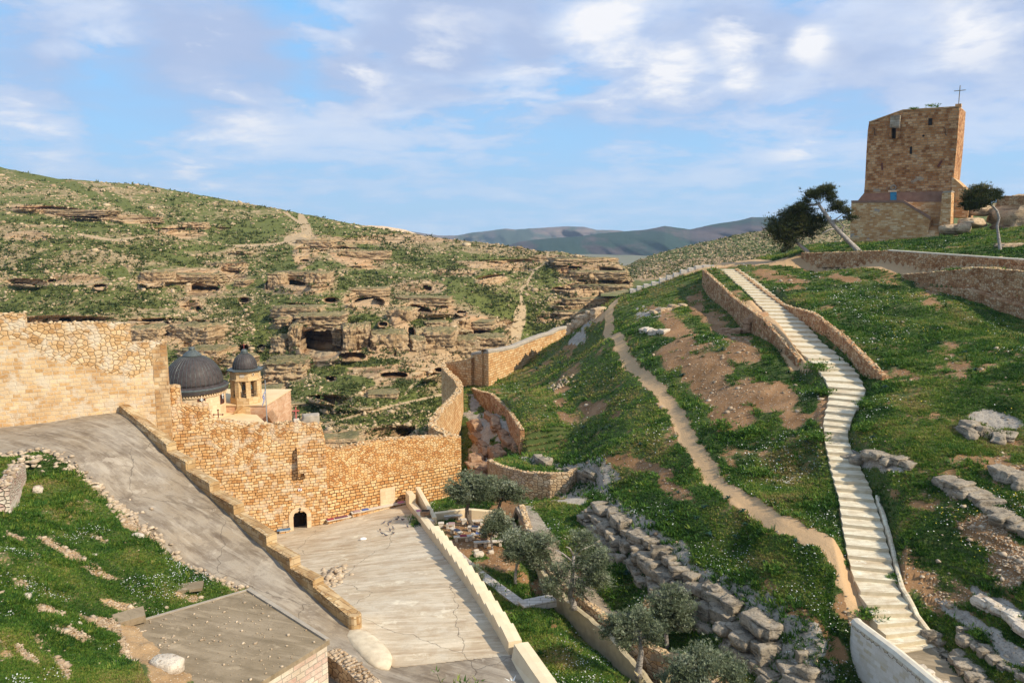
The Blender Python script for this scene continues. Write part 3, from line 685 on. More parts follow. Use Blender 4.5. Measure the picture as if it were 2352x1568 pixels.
for s in STC[1:-1:2]: cp.append(np.array(s[:3])+np.array([0, 0, -.1]))
for q in ((6, 140, -22), (2, 165, -30), (22, 135, -14.5), (24, 150, -21), (36, 140, -9.5), (38, 160, -15), (55, 165, -7), (62, 172, -5), (75, 165, -3), (110, 160, 1), (100, 125, 1.5), (95, 95, 0), (80, 70, -5), (60, 50, -8), (45, 35, -13), (35, 22, -18), (22, 22, -21), (5, 22, -24.5), (2, 30, -24.8), (12, 30, -24)):
    cp.append(np.array(q, float))
cp = np.array(cp)
# control heights must not contradict each other where two samples nearly coincide
keep = []
for i in range(len(cp)):
    if all(np.hypot(*(cp[i]-cp[j])[:2]) > 1.2 for j in keep): keep.append(i)
cp = cp[keep]
HR = RBF(cp[:, 0], cp[:, 1], cp[:, 2]-steps(cp[:, 0], cp[:, 1]), sm=.8)
PAVE = [(-8.5, 66), (-3, 66), (9.5, 30), (-1, 30)]
def stair_at(x, y):
    d, s, pa = polydist(x, y, STC)
    k = np.arange(len(STC))
    return d, np.interp(pa, k, STC[:, 2]), np.interp(pa, k, STC[:, 3])/2, s, pa
GARDEN = [tuple(PZ(u, v, -24.8)[:2]) for (u, v) in ((920, 1170), (1170, 1170), (1330, 1370), (1560, 1600), (1250, 1640), (1150, 1500))]
ROADR = [tuple(PZ(u, v, -20.75)[:2]) for (u, v) in ((2105, 1462), (2150, 1500), (2195, 1545), (2260, 1600), (2330, 1700))]+[(20.6, 24.5), (19.0, 29.9), (17.75, 35.6)]
def hz(x, y, detail=True):
    x = np.asarray(x, float); y = np.asarray(y, float)
    z = HR(x, y)+steps(x, y)
    d, zs, hw, s, pa = stair_at(x, y)
    dp, _, pp = polydist(x, y, DPW)
    if detail:
        am = sstep(.3, 1.2, dp)*sstep(0, 1.2, d-hw)*np.where(inpoly(x, y, GARDEN), .25, 1.)
        z = z+am*(.22*fbm(x/2.2, y/2.2, o=4, s=3)+.35*fbm(x/7, y/7, o=3, s=8)*sstep(70, 90, y))
    k = 1-sstep(0, .8, d-hw-.05)
    z = z*(1-k)+(zs-.30)*k
    z = z-.10*(1-sstep(.3, .9, dp))
    r = inpoly(x, y, ROADR); dr, _, _ = polydist(x, y, ROADR+ROADR[:1])
    z = np.where(r, np.minimum(z, -20.83), np.minimum(z, -20.83+.55*dr+.15*np.floor(dr)))
    return z
def hzp(x, y, detail=True): return float(hz(np.array([x]), np.array([y]), detail)[0])

# what grows where on the near hill (picture-measured patches turned into ground cover)
dirtR = [(1600, 830, 95, 60, 25), (1700, 800, 60, 36, 30), (1760, 905, 95, 40, 15), (1640, 900, 70, 45, 20), (1560, 760, 60, 22, 35), (1520, 715, 40, 14, 10), (1680, 960, 60, 30), (1900, 940, 30, 50, 10), (1830, 960, 50, 22), (1945, 1190, 14, 40, 0), (1600, 700, 30, 26, -60), (1650, 740, 40, 26, 30),
         (1560, 1130, 50, 18, 20, .7), (1380, 940, 60, 16, 10, .6), (1500, 1080, 60, 14, 20, .7), (1450, 1060, 70, 14, 10, .7), (1290, 890, 20, 14), (1290, 940, 26, 20, 60, .8), (1840, 1420, 60, 26, 35, .9), (1900, 1480, 60, 30, 40, .9), (1760, 1340, 50, 20, 30, .6), (1700, 1320, 50, 14, 40, .6), (1930, 1390, 40, 26, 40, .8),
         (1810, 640, 60, 12, 10, .9), (1760, 625, 40, 10, 0, .9), (2060, 860, 80, 18, 12, .9), (2180, 800, 30, 60, -15, .8), (2140, 690, 22, 40, -20, .9), (2120, 640, 40, 12, 15, .9), (2210, 840, 16, 40, -15, .9), (1960, 640, 100, 10, 3, .7), (2260, 1220, 90, 50, 20, .9), (2310, 1300, 70, 60, 0, .9), (2180, 1390, 90, 40, 30, .7), (2060, 1420, 60, 40, 50, .9), (2250, 1380, 90, 60, 20, .6), (2120, 1330, 60, 20, 20, .6), (2040, 1040, 90, 14, 25, .7), (2080, 1150, 80, 14, 20, .7), (2200, 960, 60, 12, 10, .6), (1740, 700, 0, 0)]
dirtR = [b for b in dirtR if b[2] > 0]
gardirt = [(1090, 1215, 90, 26, 0), (1100, 1250, 70, 24, 10), (1050, 1260, 34, 40), (1160, 1290, 40, 24, 20, .8), (1240, 1345, 26, 20), (1270, 1440, 16, 12), (1200, 1330, 20, 16, 0, .7), (1330, 1380, 40, 14, 40, .9), (1160, 1170, 60, 30)]
sandR = [(1850, 770, 60, 10, 47, 1), (1790, 720, 34, 9, 47, 1), (1960, 855, 20, 8, 45, .9)]
redcl = [(1115, 985, 36, 60, -70+90), (1100, 1050, 26, 60), (1130, 1040, 26, 24), (1170, 1000, 30, 26, 30), (1085, 950, 14, 60), (1140, 970, 30, 24, 40)]
def cover(x, y, z):
    u, v = proj(x, y, z)
    wu = u+26*fbm(x/2.4, y/2.4, o=5, s=14, g=.62); wv = v+18*fbm(x/2, y/2, o=5, s=15, g=.62)
    dirt = np.maximum(blobs(wu, wv, dirtR), blobs(wu, wv, gardirt))
    n = fbm(x/3.0, y/3.0, o=4, s=17)
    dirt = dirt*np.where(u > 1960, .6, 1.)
    g = .78+.62*n+.25*fbm(x/.8, y/.8, o=3, s=18)-.72*dirt
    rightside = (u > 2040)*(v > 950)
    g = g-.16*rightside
    g = np.clip(g, 0, 1)
    dp, _, _ = polydist(x+.4*fbm(x/1.1, y/1.1, s=2), y, DPW)
    p = 1-sstep(.36, .95, (dp+.22*fbm(x/.5, y/.5, o=3, s=19))*(1-.25*sstep(41, 37, y)))
    uw = W2([(1700, 603, 121, 0), (1800, 602, 117.5, 0), (1900, 603, 113, 0), (2040, 608, 102, 0), (2200, 620.5, 93.5, 0), (2352, 634, 84, 0), (2500, 650, 75, 0)])
    du, _, _ = polydist(x, y, uw); p = np.maximum(p, 1-sstep(1.4, 2.5, du))
    p = np.maximum(p, blobs(u, v, [(1720, 602, 70, 8), (1640, 610, 60, 7, -8), (1590, 620, 50, 5, -20, .9), (1370, 722, 22, 22, 10, .9)]))
    d, zs, hw, s, pa = stair_at(x, y)
    strip = (sstep(0, .2, d-hw))*(1-sstep(1.2, 2.0, d-hw))*((u < 1880)*(v < 850))*(v > 690)
    p = np.maximum(p, strip*(s > 0)*.95)
    r = np.maximum(blobs(wu, wv, redcl)*.9, 0)
    for S in (S_ledA, S_ledB):
        dd, ss, _ = polydist(x, y, S); r = np.maximum(r, (1-sstep(.5, 1.9, dd+.9*fbm(x/1.1, y/1.1, o=3, s=12)))*(.9))
    r = np.maximum(r, blobs(wu, wv, [(2290, 965, 80, 26, 15), (2010, 1060, 90, 16, 22), (2230, 1130, 110, 18, 22), (2330, 1080, 40, 16, 20), (2240, 1430, 120, 18, 32), (2300, 1380, 100, 14, 30), (2160, 1500, 90, 12, 35), (2330, 1500, 60, 30, 30), (1430, 1180, 50, 22, 45), (1300, 1140, 70, 16, 10), (1500, 1240, 50, 12, 35), (1350, 735, 30, 16, -30), (1500, 715, 60, 9, -10), (1330, 770, 26, 14, -30)])*.9)
    tt = blobs(wu, wv, [(1240, 1450, 90, 60), (1400, 1500, 120, 50), (1290, 1190, 60, 20), (1310, 1220, 50, 40, 40)])
    g = np.maximum(g, tt*.85*(dirt < .5)); 
    g = np.where(p > .4, 0, g); g = np.where(r > .55, g*.5, g)
    return np.clip(g, 0, 1), p, r, u, v
DOMR = [(-11.2, 68.6), (-5.2, 72.5), (-8.2, 77), (-8.5, 88), (-7.5, 100), (-9.5, 112), (-11.5, 122), (-8, 121.5), (-3.9, 118), (10.4, 142), (14, 175), (150, 185), (160, 60), (60, 16), (1.5, 16), (-.1, 36.2)]
def fan_grid(rx0, rx1, nx, y0, y1, ny):
    rx = np.linspace(rx0, rx1, nx); t = np.linspace(0, 1, ny)
    y = 1/((1/y0)+(1/y1-1/y0)*t)
    Y = np.repeat(y[:, None], nx, 1); X = rx[None]*Y
    return X, Y
def masked_quads(nv, nu, keep):
    idx = np.arange(nv*nu).reshape(nv, nu)
    k = keep[:-1, :-1] | keep[:-1, 1:] | keep[1:, 1:] | keep[1:, :-1]
    q = np.stack([idx[:-1, :-1], idx[:-1, 1:], idx[1:, 1:], idx[1:, :-1]], 2)[k]
    return q.reshape(-1, 4)
def compact(V, q, *attrs):
    used = np.zeros(len(V), bool); used[q.ravel()] = True; m = np.cumsum(used)-1
    return (V[used], m[q])+tuple(a[used] for a in attrs)

X, Y = fan_grid(-.18, .95, 950, 17, 180, 620)
inside = inpoly(X, Y, DOMR)
Z = hz(X, Y)
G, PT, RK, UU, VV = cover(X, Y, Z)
# eroded rock in the ditch and on the ledges stands out in relief
Z = Z+RK*(.22*fbm(X/.9, Y/.9, Z/.5, o=3, s=44))*(PT < .3)
V3 = np.stack([X, Y, Z], 2).reshape(-1, 3)
vv, qq, mk = compact(V3, masked_quads(*X.shape, inside), np.stack([G, PT, RK], 2).reshape(-1, 3))
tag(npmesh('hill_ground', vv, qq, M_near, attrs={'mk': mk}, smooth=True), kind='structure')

onscr = (UU > -40) & (UU < 2720) & (VV > 380) & (VV < 1610) & inside
def pick_on(X, Y, Z, w, n, seed, jit=.15):
    r = np.random.default_rng(seed); c = np.cumsum(w.ravel()); k = np.clip(np.searchsorted(c, r.uniform(0, c[-1], n)), 0, w.size-1)
    j = r.uniform(-jit, jit, (n, 2))*(Y.ravel()[k]/50)[:, None]
    return np.stack([X.ravel()[k]+j[:, 0], Y.ravel()[k]+j[:, 1], Z.ravel()[k]], 1), k
dst, _, hw_, _, _ = stair_at(X, Y)
free = onscr*(dst > hw_+.12)*(~inpoly(X, Y, ROADR))
def grass_on(name, X, Y, Z, G, w, n, seed, label, size=.11, flow=0, UV=None, tint_dark=0):
    gm = sstep(.36, .62, G+.35*fbm(X/.9, Y/.9, o=3, s=77))
    p, k = pick_on(X, Y, Z, w*gm, n, seed)
    dd = p[:, 1]
    big = fbm(p[:, 0]/2.5, p[:, 1]/2.5, o=3, s=23)
    tall = fbm(p[:, 0]/1.2, p[:, 1]/1.2, o=2, s=29)
    r = np.random.default_rng(seed+1)
    sz = size*(dd/55)**.75*(.65+.6*r.random(len(p))+.7*np.clip(tall, 0, 1))
    uu_ = proj(p[:, 0], p[:, 1], p[:, 2]); tint = .50+.30*fbm(p[:, 0]/9, p[:, 1]/9, o=3, s=91)*1.6+.75*big+tint_dark*((uu_[0] > 1900)*1.-.7*(uu_[0] < 1560)*(uu_[1] < 1130))+.17*r.normal(size=len(p))  # right slope tinted darker: darker species plus cloud shade put into the grass colour
    a, b, c = tufts_arr(p, sz, 6, seed+2, tint=np.clip(tint, 0, 1), w=.2)
    o = npmesh(name, a, b, M_grass, attrs={'tint': c}); tag(o, label, kind='stuff')
    return gm
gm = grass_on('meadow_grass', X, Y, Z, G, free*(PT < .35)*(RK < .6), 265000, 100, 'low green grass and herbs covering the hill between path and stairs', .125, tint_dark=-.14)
_dl = np.minimum(polydist(X, Y, S_ledB)[0], polydist(X, Y, S_ledA)[0]); _w = free*(gm*(PT < .3)*sstep(.0, .35, fbm(X/2.6, Y/2.6, o=4, s=66))+1.1*(1-sstep(1.2, 2.4, _dl))); p, k = pick_on(X, Y, Z, _w, 9000, 150); r = np.random.default_rng(14)
a, b, c = tufts_arr(p, .26*(p[:, 1]/55)**.6*r.uniform(.6, 1.5, len(p)), 9, 151, tint=np.clip(.22+.3*fbm(p[:, 0]/1.5, p[:, 1]/1.5, s=4)+.28*(r.random(len(p)) < .3), 0, 1), w=.17)
tag(npmesh('herb_clumps', a, b, M_grass, attrs={'tint': c}), 'taller leafy herb clumps among the grass of the hill', kind='stuff')
fl = sstep(-.02, .4, fbm(X/4, Y/4, o=4, s=55)+.25*blobs(UU, VV, [(1450, 1150, 150, 90, 20), (1650, 1240, 200, 70, 35), (1420, 1480, 160, 80), (1780, 1040, 110, 60), (2000, 760, 150, 120, 30), (1650, 1340, 120, 50, 35)]))
p, k = pick_on(X, Y, Z, free*gm*fl**2*(PT < .35), 9000, 200)
r = np.random.default_rng(9); p[:, 2] += .10*(p[:, 1]/50)**.7*(.6+.8*r.random(len(p)))
a, b, c = flecks_arr(p, .027*(p[:, 1]/50)**.6*(.6+.8*r.random(len(p))), 201)
yel = np.repeat(((proj(p[:, 0], p[:, 1], p[:, 2])[0] > 2020) & (r.random(len(p)) < .45)), 4); c = np.where(yel, 1.0, c*.85)
tag(npmesh('wild_flowers', a, b, M_flower, attrs={'tint': c}), 'tiny white and yellow wild flowers in the hill grass', kind='stuff')
p, k = pick_on(X, Y, Z, free*(1.15-gm)*(PT < .8)*(.25+blobs(UU, VV, [(2280, 1200, 110, 80, 20, 2.5), (1650, 850, 120, 90, 20, .8), (2330, 1300, 60, 60, 0, 2.5), (2160, 1350, 70, 60, 0, 1.), (1120, 1220, 60, 30, 0, 1.)])), 6500, 300)
r = np.random.default_rng(10)
a, b, c = rocks_arr(p, (.035+.07*r.random(len(p))**2+.15*(r.random(len(p)) < .02))*(p[:, 1]/50)**.5, .7, 301)
tag(npmesh('loose_stones', a, b, M_stn, attrs={'tint': c}), 'small pale stones lying on the brown soil of the hill', kind='stuff')

# ================================================================ LEFT RAMP, COURTYARD AND THE SLOPE BELOW LEFT
PAR = [(278, 950, 58.0), (400, 1035, 52.8), (450, 1085, 50.3), (505, 1142, 48), (560, 1200, 45.7), (635, 1275, 43.0), (690, 1330, 41.3), (750, 1390, 39.6), (800, 1443, 38.2)]
PA = P(278, 950, 58.0); PB = P(802, 1443, 38.1)
RAMPC = [(-31, 58, -14.5)]
rc = [PA, PB]
for t in (.25, .5, .75): rc.append(PA+(PB-PA)*t)
rc += [C3(p) for p in ((0, 985, 55), (130, 968, 56.5), (90, 1035, 49), (0, 1045, 48.2), (260, 1150, 46), (410, 1290, 41.5), (300, 1050, 50.5), (540, 1350, 40), (450, 1180, 46), (600, 1330, 41.2), (700, 1420, 38.3), (820, 1500, '-21.6'), (905, 1530, '-21.8'), (1000, 1560, '-21.7'), (1180, 1500, '-21.75'), (900, 1600, '-21.6'), (1250, 1600, '-21.6'), (-120, 1000, 53))]
lc = [C3(p) for p in ((0, 1110, 45), (0, 1200, 38.5), (0, 1300, 33.5), (0, 1450, 27.8), (0, 1568, 24.6), (120, 1150, 43.8), (200, 1250, 40), (130, 1350, 34), (300, 1350, 37), (240, 1400, 34.5), (200, 1500, 29.8), (350, 1568, 28.2), (100, 1568, 26), (420, 1330, 38.8), (-150, 1200, 36), (-150, 1500, 25.5), (330, 1250, 41.5), (230, 1180, 43.6), (100, 1080, 46.6))]
lc += [np.array(q, float) for q in ((-14, 24, -18), (-8, 22, -19), (-25, 20, -13), (-5, 27, -21), (5, 26, -21.5))]
lcp = np.array(rc+lc); HL = RBF(lcp[:, 0], lcp[:, 1], lcp[:, 2], sm=.3)
KERB = [C3(p) for p in ((-60, 1045, 48), (40, 1050, 48), (92, 1032, 49), (175, 1085, 47.6), (225, 1120, 46.5), (280, 1180, 44.8), (330, 1235, 43.3), (400, 1285, 41.6), (470, 1325, 40.4), (545, 1352, 39.9), (575, 1352, 40.2))]
RAMP = [(-40, 59.6), (PA[0]+.2, PA[1]+1.0), (PA[0]+.1, PA[1]), (PB[0]+.1, PB[1])]+[tuple(C3(p)[:2]) for p in ((822, 1455, '-21.5'), (905, 1532, '-21.8'), (1040, 1512, '-21.8'), (1168, 1502, '-21.8'), (1200, 1492, '-21.7'), (1262, 1600, '-21.6'))]+[(1.5, 22), (-9, 24)]+[tuple(C3(p)[:2]) for p in ((745, 1475, '-21.2'), (575, 1362, '-20.2'))]+[tuple(k[:2]) for k in KERB[::-1]]+[(-40, 48)]
X, Y = fan_grid(-.95, .12, 720, 17, 60.5, 520)
inr = inpoly(X, Y, RAMP)
dk, sk, _ = polydist(X, Y, KERB)
Z = HL(X, Y)
ing = ~inr & (X < -31-(Y-58)*1.1+70) 
lin = inpoly(X, Y, [(-60, 47)]+[tuple(k[:2]) for k in KERB]+[tuple(C3(p)[:2]) for p in ((575, 1362, '-20.2'), (745, 1475, '-21.2'))]+[(-9, 24), (-5, 17), (-60, 17)])
Z = Z+lin*(.50*fbm(X/2.4, Y/2.4, o=5, s=33))*sstep(.1, 1.5, dk)+.22*lin*sstep(0, .6, dk)
UU, VV = proj(X, Y, Z)
wu = UU+16*fbm(X/1.2, Y/1.2, o=3, s=6); wv = VV+10*fbm(X/1., Y/1., o=3, s=7)
dirt = blobs(wu, wv, [(330, 1190, 60, 14, 30, .6), (430, 1370, 40, 14, 20, .7), (200, 1300, 90, 12, 25, .8), (330, 1215, 90, 16, 25, .9), (130, 1260, 70, 10, 30, .8), (250, 1440, 90, 16, 20, .9), (320, 1480, 60, 60, 20, 1), (110, 1400, 60, 12, 30, .8), (160, 1450, 60, 18, 20, .8), (50, 1340, 30, 14, 20, .7), (400, 1500, 90, 90, 0, .9), (280, 1390, 60, 10, 20, .8), (60, 1500, 40, 9, 40, .7), (140, 1530, 40, 10, 50, .8), (520, 1340, 40, 8, 30, .8), (230, 1235, 30, 8, 20, .7), (20, 1230, 26, 10, 20, .7)])
GL = np.clip(.80+.5*fbm(X/1.6, Y/1.6, o=4, s=13)-.72*dirt, 0, 1)
mkL = np.stack([GL, 0*GL, 0*GL], 2).reshape(-1, 3)
vv, qq, mk = compact(np.stack([X, Y, Z], 2).reshape(-1, 3), masked_quads(*X.shape, lin), mkL)
tag(npmesh('grass_slope', vv, qq, M_left, attrs={'mk': mk}, smooth=True), kind='structure')
ROOF = [PZ(575, 1352, -18.9), PZ(757, 1469, -18.9), PZ(380, 1700, -18.9), PZ(268, 1440, -18.9)]
roofp = inpoly(X, Y, [tuple(k[:2]) for k in ROOF])
fr = (UU > -330)*(UU < 1000)*(VV > 1000)*(VV < 1620)*lin*(~roofp)*(dk > .25)
gm = grass_on('slope_grass', X, Y, Z, GL, fr, 135000, 400, 'thick green grass on the slope left of the ramp', .11)
_w = fr*gm*sstep(.0, .35, fbm(X/1.6, Y/1.6, o=4, s=67)); p, k = pick_on(X, Y, Z, _w, 4500, 450); r = np.random.default_rng(15)
a, b, c = tufts_arr(p, .19*(p[:, 1]/40)**.6*r.uniform(.6, 1.5, len(p)), 9, 451, tint=np.clip(.25+.35*fbm(p[:, 0], p[:, 1], s=4)+.35*(r.random(len(p)) < .3), 0, 1), w=.15)
tag(npmesh('slope_herbs', a, b, M_grass, attrs={'tint': c}), 'taller leafy herbs in the grass left of the ramp', kind='stuff')
fl = sstep(-.1, .4, fbm(X/2.2, Y/2.2, o=3, s=56)-.3+.8*blobs(UU, VV, [(430, 1300, 80, 60, 40), (380, 1200, 50, 30), (210, 1220, 50, 20), (350, 1350, 90, 40)]))
p, k = pick_on(X, Y, Z, fr*gm*fl, 2200, 500); r = np.random.default_rng(11); p[:, 2] += .1+.08*r.random(len(p))
a, b, c = flecks_arr(p, .017*(.7+.7*r.random(len(p))), 501)
tag(npmesh('slope_flowers', a, b, M_flower, attrs={'tint': c*.8}), 'tiny pale flowers in the grass left of the ramp', kind='stuff')
p, k = pick_on(X, Y, Z, fr*(1.05-gm)*(.1+dirt), 6500, 600); r = np.random.default_rng(12)
a, b, c = rocks_arr(p, .02+.045*r.random(len(p))**2+.11*(r.random(len(p)) < .02), .7, 601)
tag(npmesh('slope_stones', a, b, M_stn, attrs={'tint': c}), 'pale loose stones on the bare patches of the grass slope', kind='stuff')

def concrete(name, base, warm, dark, sc=1.0, streak=(1, 1), crack=.8, rot=0.0, patch=None):
    m, nt, bs = newmat(name); co = obj_co(nt)
    cr_ = nd(nt, 'Mapping', {'Vector': co, 'Rotation': (0, 0, rot)}).outputs[0]
    n1 = noise(nt, co, .22*sc, 6, .65, .1); n2 = noise(nt, scaled(nt, cr_, (.22, 1.6, 1)), 1.0*sc, 5, .7); n3 = noise(nt, co, 12*sc, 4, .7)
    c = mixc(nt, ramp(nt, n1, [(.38, 0.), (.62, 1.)]), base, warm)
    c = mixc(nt, mth(nt, 'MULTIPLY', ramp(nt, n2, [(.46, 0.), (.66, 1.)]), ramp(nt, n1, [(.3, .25), (.6, 1.)])), c, dark)
    c = mixc(nt, ramp(nt, n3, [(.3, .45), (.55, 0.)]), c, tuple(k*.6 for k in base))
    nq = noise(nt, co, .75*sc, 7, .75, .1)
    c = mixc(nt, ramp(nt, nq, [(.5, 0.), (.57, .38)]), c, dark)
    c = mixc(nt, ramp(nt, noise(nt, co, .6*sc, 6, .7, .1), [(.60, 0.), (.64, .4)]), c, tuple(min(.8, k*1.45) for k in base))
    c = mixc(nt, ramp(nt, noise(nt, scaled(nt, cr_, (.5, 3.2, 1)), .9*sc, 3, .5), [(.56, 0.), (.64, .35)]), c, tuple(min(.8, k*1.3) for k in base))
    dv = nd(nt, 'TexNoise', {'Vector': co, 'Scale': .9, 'Detail': 4}).outputs['Color']
    dv = nd(nt, 'VectorMath', {0: co, 1: nd(nt, 'VectorMath', {0: dv, 'Scale': 1.1}, operation='SCALE').outputs[0]}, operation='ADD').outputs[0]
    vo = nd(nt, 'TexVoronoi', {'Vector': dv, 'Scale': .125, 'Randomness': .7}, feature='DISTANCE_TO_EDGE', voronoi_dimensions='2D')
    ck = ramp(nt, vo.outputs['Distance'], [(.0, crack), (.0042, 0.)])
    c = mixc(nt, ck, c, (.07, .055, .04))
    setc(nt, bs, c, mth(nt, 'SUBTRACT', mth(nt, 'ADD', n3, n2), mth(nt, 'MULTIPLY', ck, 2.)), .35, .03, .8)
    return m
M_ramp = concrete('weathered_ramp_concrete', (.34, .29, .225), (.29, .225, .15), (.125, .09, .06), rot=.5)
M_court = concrete('courtyard_concrete', (.58, .50, .375), (.53, .42, .28), (.34, .24, .145), rot=-.12)
M_roofc = concrete('roof_concrete', (.32, .25, .165), (.25, .19, .115), (.16, .12, .07), crack=.2, rot=.3)
def patchmesh(name, X, Y, Z, poly, mat, off=.0):
    ins = inpoly(X, Y, poly)
    vv, qq = compact(np.stack([X, Y, Z+off], 2).reshape(-1, 3), masked_quads(*X.shape, ins))[:2]
    return npmesh(name, vv, qq, mat, smooth=True)
Zr = HL(X, Y)+.02*fbm(X/1.5, Y/1.5, o=3)
tag(patchmesh('ramp', X, Y, Zr, RAMP, M_ramp), kind='structure')
# courtyard: a sheet sloping down to the gate
cc = np.array([C3(p) for p in ((640, 1227, 63.0), (690, 1217, 64.4), (812, 1187, 66), (930, 1157, 68.6), (1165, 1500, '-21.7'), (905, 1530, '-21.75'), (1130, 1450, 38.4), (860, 1400, 40.5), (760, 1330, 48), (1050, 1330, 46.5))])
A_ = np.stack([cc[:, 0], cc[:, 1], np.ones(len(cc))], 1); cpl = np.linalg.lstsq(A_, cc[:, 2], rcond=None)[0]
print('courtyard plane', cpl, 'residual', (A_@cpl-cc[:, 2]).round(2))
HC = RBF(cc[:, 0], cc[:, 1], cc[:, 2], sm=60)
SP_A = np.array([-10.15, 68.5]); SP_B = PZ(1168, 1504, -21.75)[:2]
COURT = [(-28, 62), (-20.5, 64.5), (-9.9, 70.0), tuple(SP_A+[.1, 0]), tuple(SP_B+[.1, 0]), tuple(C3((905, 1532, '-21.8'))[:2]), tuple(C3((822, 1455, '-21.5'))[:2]), tuple(PB[:2]+[.3, 0]), tuple((PA*.35+PB*.65)[:2]+[.3, 0]), (-27, 56)]
Xc, Yc = fan_grid(-.50, .04, 300, 33, 73, 260)
Zc = HC(Xc, Yc)+.015*fbm(Xc/1.5, Yc/1.5, o=3)
_e, _s, _p = polydist(Xc, Yc, [tuple(C3(p)[:2]) for p in ((1200, 1495, '-21.8'), (905, 1532, '-21.8'), (822, 1455, '-21.5'), (790, 1430, '-21.4'))])
_k = 1-sstep(.2, 3.0, _e); Zc = Zc*(1-_k)+(HL(Xc, Yc)-.012)*_k
tag(patchmesh('courtyard', Xc, Yc, Zc, COURT, M_court, .03), kind='structure')
def cz(x, y): return float(HC(np.array([x]), np.array([y]))[0])
def rz_(x, y): return float(HL(np.array([x]), np.array([y]))[0])
# right-hand road slab and the last step landing
Xq, Yq = fan_grid(.3, .72, 120, 20, 40, 120)
tag(patchmesh('road', Xq, Yq, 0*Xq-20.78, ROADR, M_roofc), kind='structure')
# ================================================================ MASONRY MATERIALS
OCH = [(.40, .18, .06), (.60, .34, .135), (.70, .455, .22), (.76, .60, .38)]
M_gate = masonry('gate_wall_masonry', OCH, (.085, .04, .015), bw=.40, bh=.265, msize=.026, rub_scale=(3.0, 3.9), rubmort=(.13, .07, .03), pale=.65, bump=.6)
M_leftw = masonry('pointed_wall_masonry', [(.46, .26, .10), (.62, .40, .19), (.68, .49, .27), (.70, .56, .37)], (.60, .48, .33), bw=.54, bh=.31, msize=.03, rub_scale=(2.5, 3.3), rubmort=(.16, .09, .045), pale=.8)
M_curt = masonry('curtain_wall_masonry', [(.44, .19, .06), (.63, .34, .125), (.71, .445, .20), (.75, .55, .31)], (.06, .028, .012), bw=.44, bh=.29, msize=.034, rub_scale=(3.4, 4.4), rubmort=(.12, .065, .03), bump=.7)
M_back = masonry('rear_wall_masonry', [(.44, .23, .09), (.60, .36, .16), (.66, .44, .22), (.70, .54, .32)], (.22, .12, .06), bw=.6, bh=.4, msize=.035, rub_scale=(2.6, 3.4))
M_rub = masonry('dry_stone_rubble', [(.30, .14, .06), (.44, .24, .11), (.53, .34, .18), (.62, .47, .30)], (.12, .07, .04), rub_scale=(2.9, 3.8), rubmort=(.10, .06, .035), bw=.5, bh=.35, stain=.9)
M_rubnear = masonry('coursed_garden_rubble', [(.38, .24, .13), (.50, .35, .20), (.58, .43, .27), (.62, .50, .36)], (.12, .07, .04), rub_scale=(2.2, 3.6), rubmort=(.10, .06, .035))
M_para = masonry('parapet_masonry', [(.34, .21, .09), (.48, .33, .16), (.54, .40, .22), (.58, .46, .29)], (.22, .15, .08), bw=.85, bh=.38, msize=.018, stain=1., bump=.35)
M_tower = masonry('tower_masonry', [(.22, .085, .028), (.42, .185, .066), (.55, .29, .12), (.66, .44, .245)], (.38, .27, .165), bw=.62, bh=.42, msize=.04, wob=.06, bump=1.0, stain=.9, grey=(.36, .30, .22))
M_tlow = masonry('tower_base_masonry', [(.40, .19, .068), (.53, .29, .115), (.60, .385, .185), (.70, .54, .34)], (.36, .26, .165), bw=.62, bh=.30, msize=.022, wob=.03, bump=.4, grey=(.28, .27, .25))
M_ash = masonry('church_ashlar', [(.55, .38, .22), (.62, .46, .28), (.66, .50, .32), (.70, .56, .38)], (.48, .36, .24), bw=.62, bh=.36, msize=.012, wob=.004, bump=.15, stain=.2)
M_bell = masonry('bell_tower_stone', [(.50, .32, .14), (.58, .40, .20), (.62, .45, .24), (.66, .50, .30)], (.30, .19, .10), bw=.55, bh=.30, msize=.012, wob=.004, bump=.15, stain=.3)
M_brickp = masonry('pink_annexe_masonry', [(.50, .26, .15), (.58, .34, .20), (.62, .40, .25), (.66, .46, .32)], (.56, .40, .26), bw=.42, bh=.20, msize=.015, wob=.02, bump=.3)
M_pinkst = masonry('pink_block_masonry', [(.52, .34, .27), (.60, .47, .38), (.62, .54, .42), (.66, .60, .50)], (.46, .42, .34), bw=.50, bh=.27, msize=.02, wob=.01, bump=.9)
M_whitew = masonry('pale_block_wall', [(.52, .42, .26), (.60, .54, .44), (.66, .60, .52), (.70, .66, .58)], (.60, .55, .48), bw=.42, bh=.21, msize=.012, wob=.01, bump=.4, stain=.2)
M_cream = simple('cream_limewash', (.72, .60, .40), (.66, .52, .33), 1.4, .85, .1)
M_garw = simple('mossy_limewash', (.46, .38, .24), (.33, .27, .17), 1.8, .9, .3)
M_garc = simple('stained_render', (.66, .56, .40), (.48, .39, .27), 2.4, .9, .3)
M_creamr = simple('ochre_roof_plaster', (.72, .54, .32), (.64, .46, .26), .7, .85, .1)
M_cap = simple('grey_lime_capping', (.27, .235, .19), (.40, .34, .26), 2.2, .95, .4)
M_step = concrete('pale_step_concrete', (.68, .62, .47), (.60, .50, .34), (.40, .30, .19), crack=.15, sc=2.)
M_riser = simple('cream_step_edge', (.58, .50, .36), (.46, .38, .25), 3, .9, .2)
M_plaster = simple('brown_plaster', (.20, .11, .075), (.27, .165, .115), 1.2, .95, .2)
M_dark = simple('unlit_interior', (.025, .02, .016), (.03, .022, .018), 1, .95)
M_iron = simple('dark_iron', (.05, .045, .045), None, 4, .6, 0, .3)
M_blue = simple('blue_painted_door', (.02, .15, .28), (.03, .20, .34), 3, .6)
M_whitecap = simple('limewashed_capping', (.66, .60, .48), (.54, .47, .36), 2.2, .9, .3)
